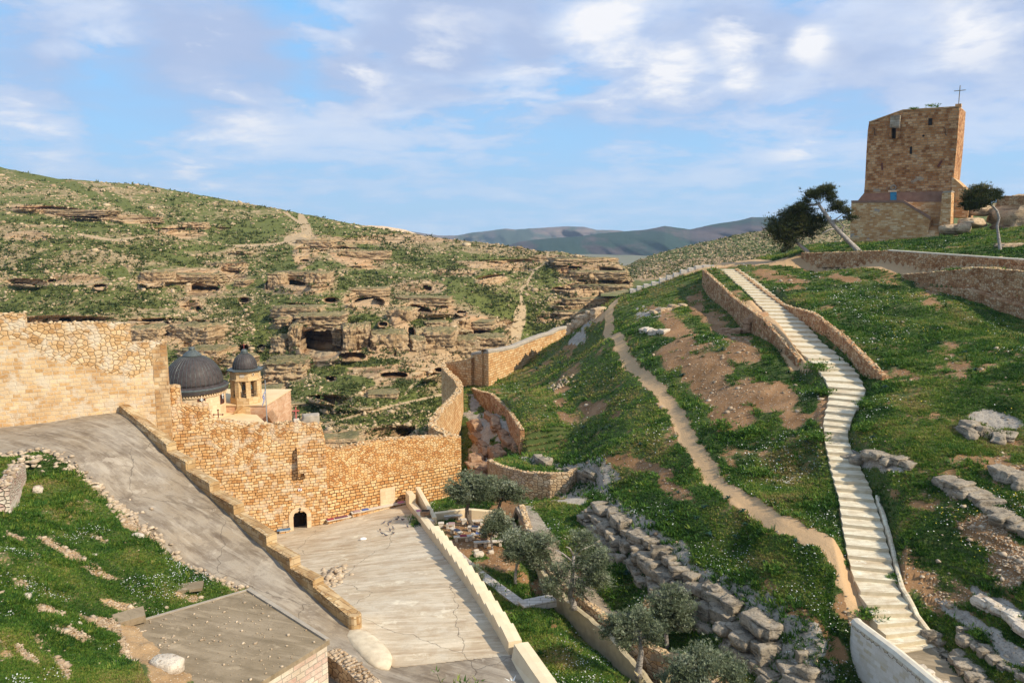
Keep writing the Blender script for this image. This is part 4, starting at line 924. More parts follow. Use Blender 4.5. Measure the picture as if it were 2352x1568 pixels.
M_white = simple('white_paint', (.8, .8, .78), (.7, .7, .68), 4, .5)
M_red = M_red if False else M_red
M_redp = simple('red_painted_wood', (.48, .12, .10), (.38, .10, .08), 6, .6)
M_flagb = simple('flag_blue', (.02, .10, .48), None, 4, .7); M_flagw = simple('flag_white', (.8, .8, .8), None, 4, .7)
M_bronze = simple('dark_bronze', (.10, .12, .11), (.06, .07, .065), 8, .45, 0, .6)
M_brown = simple('brown_stained_frame', (.16, .05, .03), (.10, .03, .02), 6, .5)
M_slab = simple('bench_stone', (.58, .53, .45), (.45, .38, .30), 5, .9, .3)
M_marb = masonry('path_paving_stone', [(.42, .38, .33), (.54, .50, .44), (.58, .55, .50), (.62, .58, .52)], (.20, .16, .12), bw=.75, bh=.38, msize=.02, wob=.01, bump=.3, stain=.6)
M_barrel = simple('lilac_drum_paint', (.24, .23, .34), (.30, .28, .38), 5, .5, .1)
M_cloth = {k: simple(k+'_cushion', c, None, 8, .9, .1) for k, c in dict(dark_red=(.30, .05, .07), dull_blue=(.08, .12, .30), pink=(.55, .20, .28), navy=(.03, .045, .09), maroon=(.16, .06, .08), mauve=(.36, .24, .24), steel_blue=(.10, .18, .28)).items()}

# ================================================================ WALL BUILDER
def wall(name, pts, zb, thick, mat, parent=None, jag=.0, rub=None, ds=.32, dz=.45, seed=0, rough=.03, rounded=False, hole=None, side=1):
    """pts: top front edge (x, y, z) in order; the seen face is on the right of the direction, thickness goes to the left"""
    pts = [np.array(p[:3], float) for p in pts]; n = len(pts)
    zbf = zb if callable(zb) else (lambda x, y, i: zb[i] if isinstance(zb, (list, np.ndarray)) else zb)
    sec = []; s0 = 0
    def nrm(i):
        a = pts[max(i-1, 0)]; b = pts[min(i+1, n-1)]
        d = (b-a)[:2]; 
        l = np.hypot(*d)
        return d/l if l > 1e-6 else np.array([1., 0])
    tang = []
    for i in range(n):
        d = np.zeros(2)
        if i > 0:
            e = (pts[i]-pts[i-1])[:2]; L = np.hypot(*e); d += e/L if L > 1e-3 else 0
        if i < n-1:
            e = (pts[i+1]-pts[i])[:2]; L = np.hypot(*e); d += e/L if L > 1e-3 else 0
        tang.append(d/(np.hypot(*d)+1e-9))
    zbs = [zbf(p[0], p[1], i) for i, p in enumerate(pts)]
    rubs = rub if isinstance(rub, (list, tuple)) else [rub or 0]*n
    for i in range(n-1):
        L = np.hypot(*(pts[i+1]-pts[i])[:2]); k = max(1, int(math.ceil(L/ds)))
        for j in range(k+(1 if i == n-2 else 0)):
            t = j/k; p = pts[i]*(1-t)+pts[i+1]*t; tt = tang[i]*(1-t)+tang[i+1]*t; tt /= np.hypot(*tt)+1e-9
            sec.append((p, tt, s0+L*t, zbs[i]*(1-t)+zbs[i+1]*t, rubs[i]*(1-t)+rubs[i+1]*t))
        s0 += L
    m = len(sec); H = max(s[0][2]-s[3] for s in sec); nz = max(2, int(math.ceil(H/dz)))
    S = np.array([s[2] for s in sec]); jz = jag*(fbm(S/.35+seed*3.1, S*0+seed, o=2)+.6*fbm(S/1.7+seed, S*0+seed, o=2))
    V = []; UV = []; RB = []; PO = []
    ncol = nz+1+(3 if rounded else 1)+2
    for k, (p, tt, s, zbb, rb) in enumerate(sec):
        nx, ny = -tt[1]*side, tt[0]*side          # towards the back
        zt = p[2]+jz[k]
        for q in range(nz+1):
            z = zbb+(zt-zbb)*q/nz
            V.append((p[0], p[1], z)); PO.append(0.); UV.append((s, z)); RB.append(1. if z > zt-rb else (0. if z < zt-rb-dz else (z-(zt-rb-dz))/dz))
        if rounded:
            for f, hh in ((.2, .16), (.5, .22), (.8, .16)):
                V.append((p[0]+nx*thick*f, p[1]+ny*thick*f, zt+hh)); PO.append(thick*f); UV.append((s, zt+thick*f)); RB.append(1. if rb > 0 else 0.)
        else:
            V.append((p[0]+nx*thick*.5, p[1]+ny*thick*.5, zt+.03)); PO.append(thick*.5); UV.append((s, zt+thick*.5)); RB.append(1. if rb > 0 else 0.)
        V.append((p[0]+nx*thick, p[1]+ny*thick, zt)); PO.append(thick); UV.append((s, zt+thick)); RB.append(1. if rb > 0 else 0.)
        V.append((p[0]+nx*thick, p[1]+ny*thick, zbb)); PO.append(thick); UV.append((s, zbb)); RB.append(0.)
    V = np.array(V); c = ncol
    if rough:
        nn = fbm(V[:, 0]/.6+9, V[:, 1]/.6, V[:, 2]/.4, o=3, s=seed)*rough
        tv = np.repeat(np.array([[s[1][1]*side, -s[1][0]*side] for s in sec]), c, 0)
        front = np.tile(np.arange(c) <= nz, m)
        V[:, 0] += np.where(front, tv[:, 0]*nn, 0); V[:, 1] += np.where(front, tv[:, 1]*nn, 0)
    q = []; jump = []
    for k in range(m-1):
        for j in range(c-1):
            a, b = k*c+j, (k+1)*c+j
            if hole is not None and j < nz and hole(V[[a, b, b+1, a+1]].mean(0)): continue
            q.append((a, b, b+1, a+1) if side > 0 else (a, a+1, b+1, b)); jump.append(S[k+1]-S[k] < .12 and j >= nz)
    me = bpy.data.meshes.new(name)
    caps = [tuple(range(c))[::-1], tuple(range((m-1)*c, m*c))]
    me.from_pydata([tuple(v) for v in V], [], q+caps); me.update()
    li = np.empty(len(me.loops), np.int32); me.loops.foreach_get('vertex_index', li)
    UV = np.array(UV); uvo = UV[li].copy()
    PO = np.array(PO)
    for fi_ in np.nonzero(jump)[0]:
        for r_ in range(4):
            vi = li[fi_*4+r_]; uvo[fi_*4+r_] = (S[vi//c]+PO[vi], V[vi][2])
    # end faces: measure across the thickness instead of along the wall
    st = len(q)*4
    for ci, sidx in ((0, 0), (1, m-1)):
        for r_ in range(c):
            pos = st+ci*c+r_; vi = li[pos]; col = vi-sidx*c
            off = 0 if col <= nz else thick
            uvo[pos] = (S[sidx]+(off if ci else -off), V[vi][2])
    l = me.uv_layers.new(name='UVMap'); l.data.foreach_set('uv', uvo.astype(np.float32).ravel())
    at = me.attributes.new('rub', 'FLOAT', 'POINT'); at.data.foreach_set('value', np.array(RB, np.float32))
    me.materials.append(mat)
    o = bpy.data.objects.new(name, me); COL.objects.link(o)
    if parent is not None: setparent(o, parent)
    o['_sec'] = 0; del o['_sec']
    return o, sec, jz
def crest(parent, sec, thick, mat, dens=4.5, size=.15, seed=0, side=1, inset=.1, name='coping_stones'):
    """loose stones bedded along the top of a wall"""
    r = np.random.default_rng(seed); L = sec[-1][2]; n = max(3, int(L*dens)); P_ = []
    S = np.array([s[2] for s in sec])
    for _ in range(n):
        s = r.uniform(0, L); k = min(np.searchsorted(S, s), len(sec)-1); p, tt = sec[k][0], sec[k][1]
        t = r.uniform(inset, 1-inset)*thick; P_.append((p[0]-tt[1]*side*t, p[1]+tt[0]*side*t, p[2]+size*.25))
    a, b, c = rocks_arr(np.array(P_), size*r.uniform(.6, 1.25, n), .65, seed)
    return npmesh(name, a, b, mat, parent, attrs={'tint': c})

def DU(u, tab):       # distance along a run of wall, by its sighted position
    return np.interp(u, [t[0] for t in tab], [t[1] for t in tab])
def straight(u, v, p, q):      # point where a sight line meets the vertical plane through p and q
    t = np.array([q[0]-p[0], q[1]-p[1]]); t /= np.hypot(*t); w, z = onplane(u, v, p, t)
    return np.array([p[0]+t[0]*w, p[1]+t[1]*w, z])

# ---------------------------------------------------------------- monastery walls
LWa = P(-90, 985, 54.4); LWb = P(381, 985, 59.6)
def lw(u, v): return straight(u, v, LWa, LWb)
t = empty('monastery_wall', lw(150, 1000), 'tall pale ochre wall of pointed stone rising behind the grey ramp', 'wall', 'monastery walls')
tops = [(-90, 721), (0, 722), (55, 719), (58, 743), (113, 743), (190, 742), (270, 742), (275, 744), (277, 789), (330, 787), (372, 785), (381, 787)]
rb = [1.6, 1.7, 1.8, 1.6, 2.6, 3.2, 4.0, 4.0, 2.9, 2.0, 1.2, .9]
w_, sec, jz = wall('wall', [lw(u, v) for u, v in tops], [-17]*12, .75, M_leftw, t, jag=.10, rub=rb, seed=1)
crest(t, sec, .7, M_wstn, 6, .15, 2)
M_quoin = masonry('weathered_quoins', [(.40, .23, .10), (.56, .36, .17), (.64, .46, .25), (.68, .54, .35)], (.46, .34, .21), bw=.60, bh=.33, msize=.03, wob=.02, stain=1.)
w_, sec, jz = wall('quoins', [lw(348, 790)+(0, -.02, 0), lw(381.5, 789)+(0, -.05, 0)], [-17]*2, .9, M_quoin, t, seed=2, rough=.06, jag=.12)
GWa = P(383, 985, 60.5); GWb = P(744, 985, 65.0)
def gw(u, v): return straight(u, v, GWa, GWb)
gt = (GWb-GWa)[:2]; gt /= np.hypot(*gt); gn = np.array([gt[1], -gt[0]])          # outward, towards the courtyard
t = empty('gate_wall', gw(690, 1217), 'high ochre stone wall with the small dark arched gate and jutting box', 'wall', 'monastery walls')
tops = [(382, 891), (396, 890), (412, 892), (417, 932), (440, 934), (467, 929), (478, 934), (482, 950), (488, 963), (514, 970), (569, 977), (634, 977), (676, 972), (727, 969), (738, 978), (744, 998), (748, 1022)]
rb = [2.6, 2.6, 2.6, 1.8, 2.0, 2.2, 2.2, 2.2, 2.4, 3.2, 3.6, 1.0, .7, .6, .6, .5, .3]
dl, dt = gw(674, 1200), gw(705.5, 1200)
def hole(c):
    w = (c[0]-dl[0])*gt[0]+(c[1]-dl[1])*gt[1]; W = np.hypot(*(dt-dl)[:2]); return -.05 < w < W+.05 and c[2] < gw(690, 1176)[2]+.1-(abs(w-W/2)/W)**2*1.2
w_, sec, jz = wall('wall', [gw(u, v) for u, v in tops], [-28]*len(tops), 1.3, M_gate, t, jag=.10, rub=rb, seed=3, hole=hole, ds=.2, dz=.2)
crest(t, sec, 1.25, M_wstn, 6, .16, 3)
crest(t, [s for s in sec if s[2] < 8], 1.25, M_wstn, 6, .2, 33)
W = float(np.hypot(*(dt-dl)[:2])); zt_ = gw(690, 1172)[2]; zb_ = gw(690, 1222)[2]-.3; zs = zt_-.5
def gpt(w, z, out=0.): return (dl[0]+gt[0]*w+gn[0]*out, dl[1]+gt[1]*w+gn[1]*out, z)
arc = [(0, zb_), (0, zs)]+[(W/2-W/2*math.cos(a), zs+(zt_-zs)*math.sin(a)) for a in np.linspace(.25, math.pi-.25, 7)]+[(W, zs), (W, zb_)]
arco = [(-.38, zb_), (-.38, zs+.05)]+[(W/2-(W/2+.38)*math.cos(a), zs+(zt_-zs+.36)*math.sin(a)) for a in np.linspace(.25, math.pi-.25, 7)]+[(W+.38, zs+.05), (W+.38, zb_)]
mb = MB()
for i in range(len(arc)-1):
    a, b, c, d = arc[i], arc[i+1], arco[i+1], arco[i]
    mb.prism([gpt(a[0], a[1], .06), gpt(b[0], b[1], .06), gpt(c[0], c[1], .06), gpt(d[0], d[1], .06)], (-gn[0]*.5, -gn[1]*.5, 0))
mb.build('door_surround', M_ash, t)
mb = MB(); 
V = [gpt(w, z, -.38) for w, z in arc]+[gpt(w, z, -1.24) for w, z in arc]; n = len(arc)
f = [(i, i+1, n+i+1, n+i) for i in range(n-1)]+[tuple(range(n, 2*n))]
mb.add(V, f); mb.add([gpt(0, zb_+.28, .05), gpt(W, zb_+.28, .05), gpt(W, zb_+.28, -1.24), gpt(0, zb_+.28, -1.24)], [(0, 1, 2, 3)]); mb.build('doorway', M_dark, t)
mb = MB(); mb.prism([gpt(0, zb_+.3, -.4), gpt(0, zs, -.4), gpt(.05, zs, -.4), gpt(.05, zb_+.3, -.4)], (-gn[0]*.8, -gn[1]*.8, 0)); mb.build('door_leaf', M_brown, t)
c = gw(689, 1168); mb = MB(); mb.box(np.array([c[0]+gn[0]*.1, c[1]+gn[1]*.1, c[2]]), (.05, .05, .26), math.atan2(gt[1], gt[0])); mb.box(np.array([c[0]+gn[0]*.11, c[1]+gn[1]*.11, c[2]+.04]), (.2, .04, .05), math.atan2(gt[1], gt[0])); mb.build('cross', M_iron, t)
# jutting box
zt1, zb1 = gw(690, 1026)[2], gw(690, 1082)[2]; p0 = gw(682, 1050); w1 = .72
mb = MB(); A = math.atan2(gt[1], gt[0])
mb.prism([(p0[0]+gt[0]*0+gn[0]*.62, p0[1]+gn[1]*.62, zb1), (p0[0]+gt[0]*w1+gn[0]*.62, p0[1]+gt[1]*w1+gn[1]*.62, zb1), (p0[0]+gt[0]*w1+gn[0]*.45, p0[1]+gt[1]*w1+gn[1]*.45, zt1), (p0[0]+gn[0]*.45, p0[1]+gn[1]*.45, zt1)], (-gn[0]*.8, -gn[1]*.8, 0))
for k in (0, w1-.2):
    for j in range(3):
        mb.box((p0[0]+gt[0]*(k+.1)+gn[0]*(.05+.17*j), p0[1]+gt[1]*(k+.1)+gn[1]*(.05+.17*j), zb1-.14-.16*(2-j)), (.2, .2+.05*j, .3), A)
mb.build('jutting_box', M_gate, t)
# small notice
c = gw(689, 1123.5); s_ = empty('notice_sign', (c[0]+gn[0]*.05, c[1]+gn[1]*.05, c[2]), 'small white notice with a red border fixed above the gate', 'sign')
mb = MB(); mb.box((c[0]+gn[0]*.06, c[1]+gn[1]*.06, c[2]), (.36, .02, .26), A); mb.build('border', M_redp, s_)
mb = MB(); mb.box((c[0]+gn[0]*.075, c[1]+gn[1]*.075, c[2]), (.31, .02, .21), A); mb.build('panel', M_white, s_)
mb = MB(); q = np.array([c[0]+gn[0]*.09, c[1]+gn[1]*.09, c[2]]); mb.box(q, (.05, .01, .20), A, tilt=(0, .8)); mb.box(q+(0, 0, .0), (.12, .009, .06), A); mb.build('symbol', M_iron, s_)

CWb = P(1061, 1000, 72.2); CWa = gw(746, 1030)
def cw(u, v): return straight(u, v, CWa, CWb)
t = empty('curtain_wall', cw(900, 1160), 'lower ochre block wall with rubble top between the gate and the dark ditch', 'wall', 'monastery walls')
tops = [(747, 1024), (776, 1033), (808, 1028), (867, 1013), (910, 1010), (955, 1007), (1000, 1005), (1043, 1003), (1059, 1005)]
w_, sec, jz = wall('wall', [cw(u, v) for u, v in tops], [-28]*5+[-29.5]*4, 1.2, M_curt, t, jag=.10, rub=[3.6, 3.1, 3.3, 3.4, 3.3, 3.1, 2.8, 2.6, 2.4], seed=5)
crest(t, sec, 1.15, M_wstn, 7, .16, 5)
ct = (CWb-CWa)[:2]; ct /= np.hypot(*ct); cnn = np.array([ct[1], -ct[0]])
c1 = cw(868, 1170); c2 = cw(910, 1100)      # blocked-up doorway and plaster panel
mb = MB(); b_ = cw(890, 1135); mb.box((b_[0]+cnn[0]*.0, b_[1]+cnn[1]*.0, b_[2]-.2), (1.5, .14, 1.7), math.atan2(ct[1], ct[0])); mb.build('blocked_doorway', M_ash, t)

K = [(1059, 1005, 72.3), (1030, 990, 74), (1003, 976, 76), (1006, 962, 79.5), (1021, 942, 84), (1043, 919, 92), (1058, 903, 97), (1064, 888, 102), (1058, 874, 107), (1043, 861, 112), (1028, 846, 117), (1023, 834, 121), (1050, 829, 119.5), (1082, 823, 118)]
t = empty('curving_wall', P(1060, 1090, 73), 'winding ochre wall with pale rubble crest running back along the ditch', 'wall', 'monastery walls')
w_, sec, jz = wall('wall', [P(*k) for k in K], [-30]*len(K), .9, M_back, t, jag=.12, rub=[1.2]*4+[.9]*10, seed=7, ds=.3, dz=.5)
crest(t, sec, .9, M_wstn, 8, .17, 7, inset=.0)
K = [(1081, 812, 119.3), (1100, 809, 117), (1122, 807, 115), (1124, 806.5, 115.3), (1150, 803, 119), (1185, 796, 124), (1216, 782, 129), (1248, 770, 133), (1270, 764, 136), (1286, 755, 139), (1307, 751, 142)]
t = empty('ridge_wall', P(1122, 885, 115), 'ochre wall with grey rounded capping climbing away behind the grass hill', 'wall', 'monastery walls')
kp = [P(*k) for k in K]
w_, sec, jz = wall('wall', kp, [-29]*len(K), 1.3, M_back, t, rub=0, seed=8)
wall('capping', [p+np.array([.0, -.06, .02]) for p in kp], [p[2]-.28 for p in kp], 1.45, M_cap, t, jag=.05, rounded=True, seed=9, dz=.2)

# ---------------------------------------------------------------- ramp parapet: stepped blocks
d_ = (PB-PA)[:2]; dl_ = np.hypot(*d_); dd_ = d_/dl_
def onpar(u, v):
    w, z = onplane(u, v, PA, dd_); return w
cuts = [onpar(u, v) for u, v in ((276, 962), (383, 1030), (427, 1077), (482, 1128), (538, 1187), (613, 1256), (667, 1314), (721, 1382))]+[dl_]
t = empty('ramp_parapet', (PB[0], PB[1], PB[2]), 'brown weathered parapet stepping down beside the grey ramp', 'parapet', 'parapets')
for i in range(len(cuts)-1):
    a, b = cuts[i], cuts[i+1]-.02
    pa = PA[:2]+dd_*a; pb = PA[:2]+dd_*b; za = rz_(*pa); zb = rz_(*pb)
    ha, hb = (.62, .95) if i == 0 else ((.62, .70) if i == len(cuts)-2 else (.40, 1.0))
    last = i == len(cuts)-2
    zlo = min(zb, cz(*pb) if i > 2 else zb-3)-.6
    o, sec, _ = wall('parapet_block', [(pa[0], pa[1], za+ha), (pb[0], pb[1], zb+hb)], [za-6.0, zb-5.0] if not last else [za-2, zb-1.2], .72, M_para, t, rub=0, seed=20+i, rough=.02, ds=.5, dz=.5)
    c0, c1 = np.array([pa[0], pa[1]]), np.array([pb[0], pb[1]]); nn_ = np.array([-dd_[1], dd_[0]])
    if last:
        mb = MB(); cc_ = c1+nn_*.36; mb.lathe((cc_[0], cc_[1], zb), [(.40, -1.2), (.40, .62), (.36, .72), (.0, .75)], 18, cap=False); mb.build('rounded_end', M_para, t)
# ---------------------------------------------------------------- stepped courtyard parapet
t = empty('stepped_parapet', (SP_B[0], SP_B[1], -21.75), 'cream sawtooth parapet between the courtyard and the olive garden', 'parapet', 'parapets')
sd_ = SP_B-SP_A; sl = np.hypot(*sd_); sd_ = sd_/sl
segs = [0, 2.2, 6.0, 9.5, 12.5]+list(np.linspace(12.5, sl, 15)[1:])
for i in range(len(segs)-1):
    a, b = segs[i], segs[i+1]
    pa = SP_A+sd_*a; pb = SP_A+sd_*b; za, zb = cz(*pa), cz(*pb)
    H_ = (1.35 if i == 0 else .62)
    zt1 = max(za, zb)+H_
    if i > 3: pts_ = [(pa[0], pa[1], zt1+.10), (pb[0], pb[1], zt1-.02)]
    else: pts_ = [(pa[0], pa[1], za+H_), (pb[0], pb[1], zb+H_)]
    wall('parapet_step', pts_, [-28]*2, .72 if i > 3 else .6, M_cream, t, rub=0, seed=40+i, rough=.01, ds=.8, dz=1.5)
pa = SP_A+sd_*.2; pb = SP_A+sd_*8.5; nn_ = np.array([-sd_[1], sd_[0]])*.95
wall('outer_kerb', [(pa[0]+nn_[0], pa[1]+nn_[1], -24.3), (pb[0]+nn_[0], pb[1]+nn_[1], -24.2)], [-28]*2, .4, M_cream, t, rub=0, seed=60, rough=.01)
a0 = PZ(1188, 1479, -20.95); b0 = PZ(1290, 1640, -20.85)
t = empty('block_parapet', a0, 'thick smooth cream parapet at the lower end of the courtyard', 'parapet', 'parapets')
wall('wall', [a0+(-.15, 0, 0), b0], [-26]*2, .75, M_cream, t, rub=0, seed=61, rough=.02)
mb = MB(); mb.add([a0+(-.3, -.1, -.75), a0+(-.15, .1, -.02), b0+(-.0, 0, -.02), b0+(-.6, 0, -.85)], [(0, 3, 2, 1)]); mb.build('sloped_foot', M_cream, t)
# smooth mound of render between the ramp end and the courtyard
def blob_mesh(name, c, size, mat, rz=0, seed=0, parent=None, sph=.55, amp=.12, n=9, strata=0, blocky=.0):
    g = np.linspace(-1, 1, n); V = []; idx = {}; F_ = []
    def vid(p):
        k = tuple(np.round(p, 5))
        if k not in idx: idx[k] = len(V); V.append(p)
        return idx[k]
    for ax in range(3):
        for sg in (-1, 1):
            for i in range(n-1):
                for j in range(n-1):
                    q = []
                    for (a, b) in ((i, j), (i+1, j), (i+1, j+1), (i, j+1)):
                        p = np.zeros(3); p[ax] = sg; p[(ax+1) % 3] = g[a]; p[(ax+2) % 3] = g[b]; q.append(vid(p))
                    F_.append(q if sg > 0 else q[::-1])
    V = np.array(V); L = np.linalg.norm(V, axis=1, keepdims=True)
    V = V*(1-sph)+V/L*sph*1.15
    w = V*np.array(size)/2
    nn = fbm(w[:, 0]/.7+seed*5.3, w[:, 1]/.7+seed*1.7, w[:, 2]/.5, o=4, s=seed)
    V = V*(1+amp*nn[:, None]*1.6)
    if strata: V[:, :2] *= (1+strata*(np.round(vn(w[:, 2]*3.2+seed, w[:, 2]*0, s=seed))*1.0-.5))[:, None]
    V = V*np.array(size)/2
    c_, s_ = math.cos(rz), math.sin(rz)
    V = np.stack([V[:, 0]*c_-V[:, 1]*s_, V[:, 0]*s_+V[:, 1]*c_, V[:, 2]], 1)+np.array(c)
    if name is None: return V, F_
    return npmesh(name, V, np.array(F_), mat, parent, smooth=sph > .4)
c = PZ(846, 1487, -21.7)
o = blob_mesh('render_mound', c+(0, 0, -.02), (3.9, 1.3, .62), M_garc, -.93, 3, sph=.9, amp=.09, n=16); tag(o, 'smooth cream mound of render spilling onto the courtyard at the ramp foot', 'mound')

# ---------------------------------------------------------------- retaining walls on the hill
def retaining(name, S, thick, mat, label, zup=.12, group='stone retaining walls', jag=.06, rubv=99, seed=0, cren=True, a=0, b=None, zbx=0.5, cap=None, cr_size=.14, smooth=False):
    S = S[a:b]; pts = []; zbl = []
    for i in range(len(S)):
        x, y = S[i][0], S[i][1]
        j = min(i+1, len(S)-1); k = max(i-1, 0)
        tx, ty = S[j][0]-S[k][0], S[j][1]-S[k][1]; L = math.hypot(tx, ty); nx, ny = ty/L, -tx/L   # seen side
        zt = hzp(x-nx*.5, y-ny*.5, False)+zup; zl = hzp(x+nx*.5, y+ny*.5, False)-zbx
        pts.append((x+nx*.26, y+ny*.26, zt)); zbl.append(min(zl, zt-.4))
    if smooth:
        ii = np.arange(len(pts)); zf_ = np.polyval(np.polyfit(ii, [p[2] for p in pts], 1), ii); pts = [(p[0], p[1], float(z)) for p, z in zip(pts, zf_)]; zbl = [min(a_, p[2]-1.5) for a_, p in zip(zbl, pts)]
    t = empty(name, (pts[0][0], pts[0][1], zbl[0]), label, 'wall', group)
    o, sec, _ = wall('wall', pts, zbl, thick, mat, t, jag=jag, rub=rubv, seed=seed)
    if cren: crest(t, sec, thick, M_wstn, 6, cr_size, seed)
    if cap: wall('capping', [np.array(p)+(0, -.03, .12) for p in pts], [p[2]-.02 for p in pts], thick+.1, cap, t, seed=seed+1, rough=.0, dz=.2)
    return t
retaining('terrace_wall', S_ditch, .5, M_rub, 'short reddish rubble wall holding the grass bank right of the ditch', .35, seed=70, smooth=True, b=-1)
retaining('curved_terrace_wall', S_curve, .5, M_rubnear, 'curved dry stone wall round the small grass terrace above the olives', .15, seed=71, a=1)
retaining('garden_retaining_wall', S_gard, .5, M_rubnear, 'long pale-topped stone wall along the gutter right of the olive garden', .12, seed=72, a=1, cap=None)
retaining('stair_retaining_wall', S_wallL, .5, M_rub, 'rough stone wall holding the sandy strip left of the staircase', .1, seed=73, a=1, b=-1)
retaining('stair_side_wall', S_wallR, .55, M_rub, 'long rough stone wall bordering the right side of the staircase', .35, seed=74, a=0)
retaining('path_retaining_wall', S_wall2, .5, M_rub, 'high rough stone wall holding up the dirt track at right', .15, seed=75, a=0)
ww2 = [(p[0], p[1]) for p in S_wall2]
lowt = []
for i, p in enumerate(S_wall2[1:], 1):
    q0 = S_wall2[i-1]; tx, ty = p[0]-q0[0], p[1]-q0[1]; L = math.hypot(tx, ty); nx, ny = ty/L, -tx/L
    lowt.append((p[0]+nx*1.7, p[1]+ny*1.7, hzp(p[0]+nx*2.2, p[1]+ny*2.2, False)+(.3 if i == 1 else 1.2)))
t = empty('lower_track_wall', lowt[0], 'lower stepped-out course of rough stone below the track wall', 'wall', 'stone retaining walls')
o, sec, _ = wall('wall', lowt, [p[2]-2.5 for p in lowt], 1.5, M_rub, t, jag=.05, rub=99, seed=76); crest(t, sec, 1.2, M_wstn, 3, .12, 76)
t = retaining('track_side_wall', S_wall1[:3], .5, M_rub, 'low rough stone wall left of the white-capped one by the track', .55, seed=77)
t = retaining('white_capped_wall', S_wall1[2:], .5, M_rub, 'stone wall with flat white capping below the tower lawn', .55, seed=78, cren=False, cap=M_whitecap)
# right-hand bottom wall
a0 = PZ(1957, 1430, -19.85); b0 = PZ(2165, 1590, -19.85)
t = empty('landing_wall', a0+(0, 0, -2), 'pale block wall with rounded white capping beside the foot of the staircase', 'wall')
pts_ = [a0+(.02, .12, 0), a0+(0, -.2, 0), (a0+b0)/2, b0+(0, -1, 0)]
wall('wall', pts_, [-23.5]*4, .5, M_whitew, t, rub=0, seed=80, rough=.01)
wall('capping', [np.array(p)+(-.04, 0, .02) for p in pts_], [p[2]-.02 for p in pts_], .6, M_whitecap, t, rounded=True, rub=0, seed=81, rough=0, dz=.1)
# ---------------------------------------------------------------- garden low walls
t = empty('garden_back_wall', PZ(1000, 1190, -24.9), 'low cream wall closing the back of the olive garden', 'wall')
wall('wall', [PZ(972, 1184, -24.3), PZ(1069, 1170, -24.2), PZ(1083, 1171, -24.1), PZ(1160, 1178, -24.3)], [-28]*4, .45, M_cream, t, rub=0, seed=82, jag=.02)
t = empty('garden_kerb_wall', PZ(1173, 1197, -24.9), 'worn low wall between the olive garden and the stone gutter', 'wall')
kk = [PZ(1173, 1197, -24.4), PZ(1194, 1241, -24.5), PZ(1215, 1262, -24.6), PZ(1255, 1332, -24.65), PZ(1300, 1380, -24.6), PZ(1388, 1453, -24.6), PZ(1456, 1529, -24.6), PZ(1530, 1620, -24.6)]
o, sec, _ = wall('wall', kk, [-26.5]*8, .34, M_garw, t, rub=0, seed=83, jag=.08)
# stone walk
def strip(name, pts, w, mat, off, label=None, kind=None, zf=None, th=.12):
    mbp = []; 
    for i, p in enumerate(pts):
        j = min(i+1, len(pts)-1); k = max(i-1, 0); tx, ty = pts[j][0]-pts[k][0], pts[j][1]-pts[k][1]; L = math.hypot(tx, ty)
        z = (zf(p[0], p[1]) if zf else p[2])+off
        mbp.append(((p[0]-ty/L*w/2, p[1]+tx/L*w/2, z), (p[0]+ty/L*w/2, p[1]-tx/L*w/2, z)))
    mb = MB()
    for i in range(len(pts)-1):
        (a, b), (c, d) = mbp[i], mbp[i+1]; mb.prism([a, b, d, c], (0, 0, -th))
    return mb.build(name, mat)
zg = lambda x, y: hzp(x, y, False)
w1 = [PZ(u, v, -24.8) for u, v in ((985, 1208), (1012, 1237), (1045, 1270), (1090, 1310), (1140, 1347), (1196, 1388))]
pw = []
for i in range(len(w1)-1):
    for k in range(4): pw.append(w1[i]*(1-k/4)+w1[i+1]*k/4)
pw.append(w1[-1])
zgm = lambda x, y: max(hzp(x, y), hzp(x+.2, y), hzp(x-.2, y))
tag(strip('garden_path', pw, .80, M_marb, .09, zf=lambda x, y: -24.78, th=.5), kind='structure')
w2 = [PZ(u, v, -24.8) for u, v in ((1196, 1393), (1215, 1388), (1240, 1383), (1272, 1377))]
tag(strip('garden_path_branch', w2, .9, M_marb, .125, zf=lambda x, y: -24.72, th=.5), kind='structure')
gu = [PZ(u, v, -25.1) for u, v in ((1195, 1200), (1235, 1265), (1300, 1330), (1360, 1390), (1440, 1450), (1540, 1540), (1640, 1640))]
pw = []
for i in range(len(gu)-1):
    for k in range(4): pw.append(gu[i]*(1-k/4)+gu[i+1]*k/4)
tag(strip('gutter', pw, 1.5, M_ramp, .10, zf=zgm, th=.4), kind='structure')

# ---------------------------------------------------------------- the long staircase
t = empty('staircase', STC[0][:3], 'long flight of pale concrete steps climbing the hill from bottom right to the track', 'staircase')
L = np.concatenate([[0], np.cumsum(np.hypot(np.diff(STC[:, 0]), np.diff(STC[:, 1])))])
zc = STC[:, 2]; N_ = 62
zz_ = np.linspace(zc[0], zc[-1], N_+1)
mono = np.maximum.accumulate(zc+np.arange(len(zc))*1e-4)
ss_ = np.interp(zz_, mono, L); rr = np.random.default_rng(77)
sm_ = np.linspace(0, L[-1], 240); xs = np.interp(sm_, L, STC[:, 0]); ys = np.interp(sm_, L, STC[:, 1]); ws = np.interp(sm_, L, STC[:, 3])
ker = np.ones(7)/7; pad_ = lambda a: np.convolve(np.pad(a, 3, 'edge'), ker, 'valid'); xs, ys, ws = pad_(xs), pad_(ys), pad_(ws)
tx = np.gradient(xs); ty = np.gradient(ys); tl = np.hypot(tx, ty); tx /= tl; ty /= tl; tx = pad_(pad_(tx)); ty = pad_(pad_(ty))
def sframe(s): return [float(np.interp(s, sm_, a)) for a in (xs, ys, tx, ty, ws)]
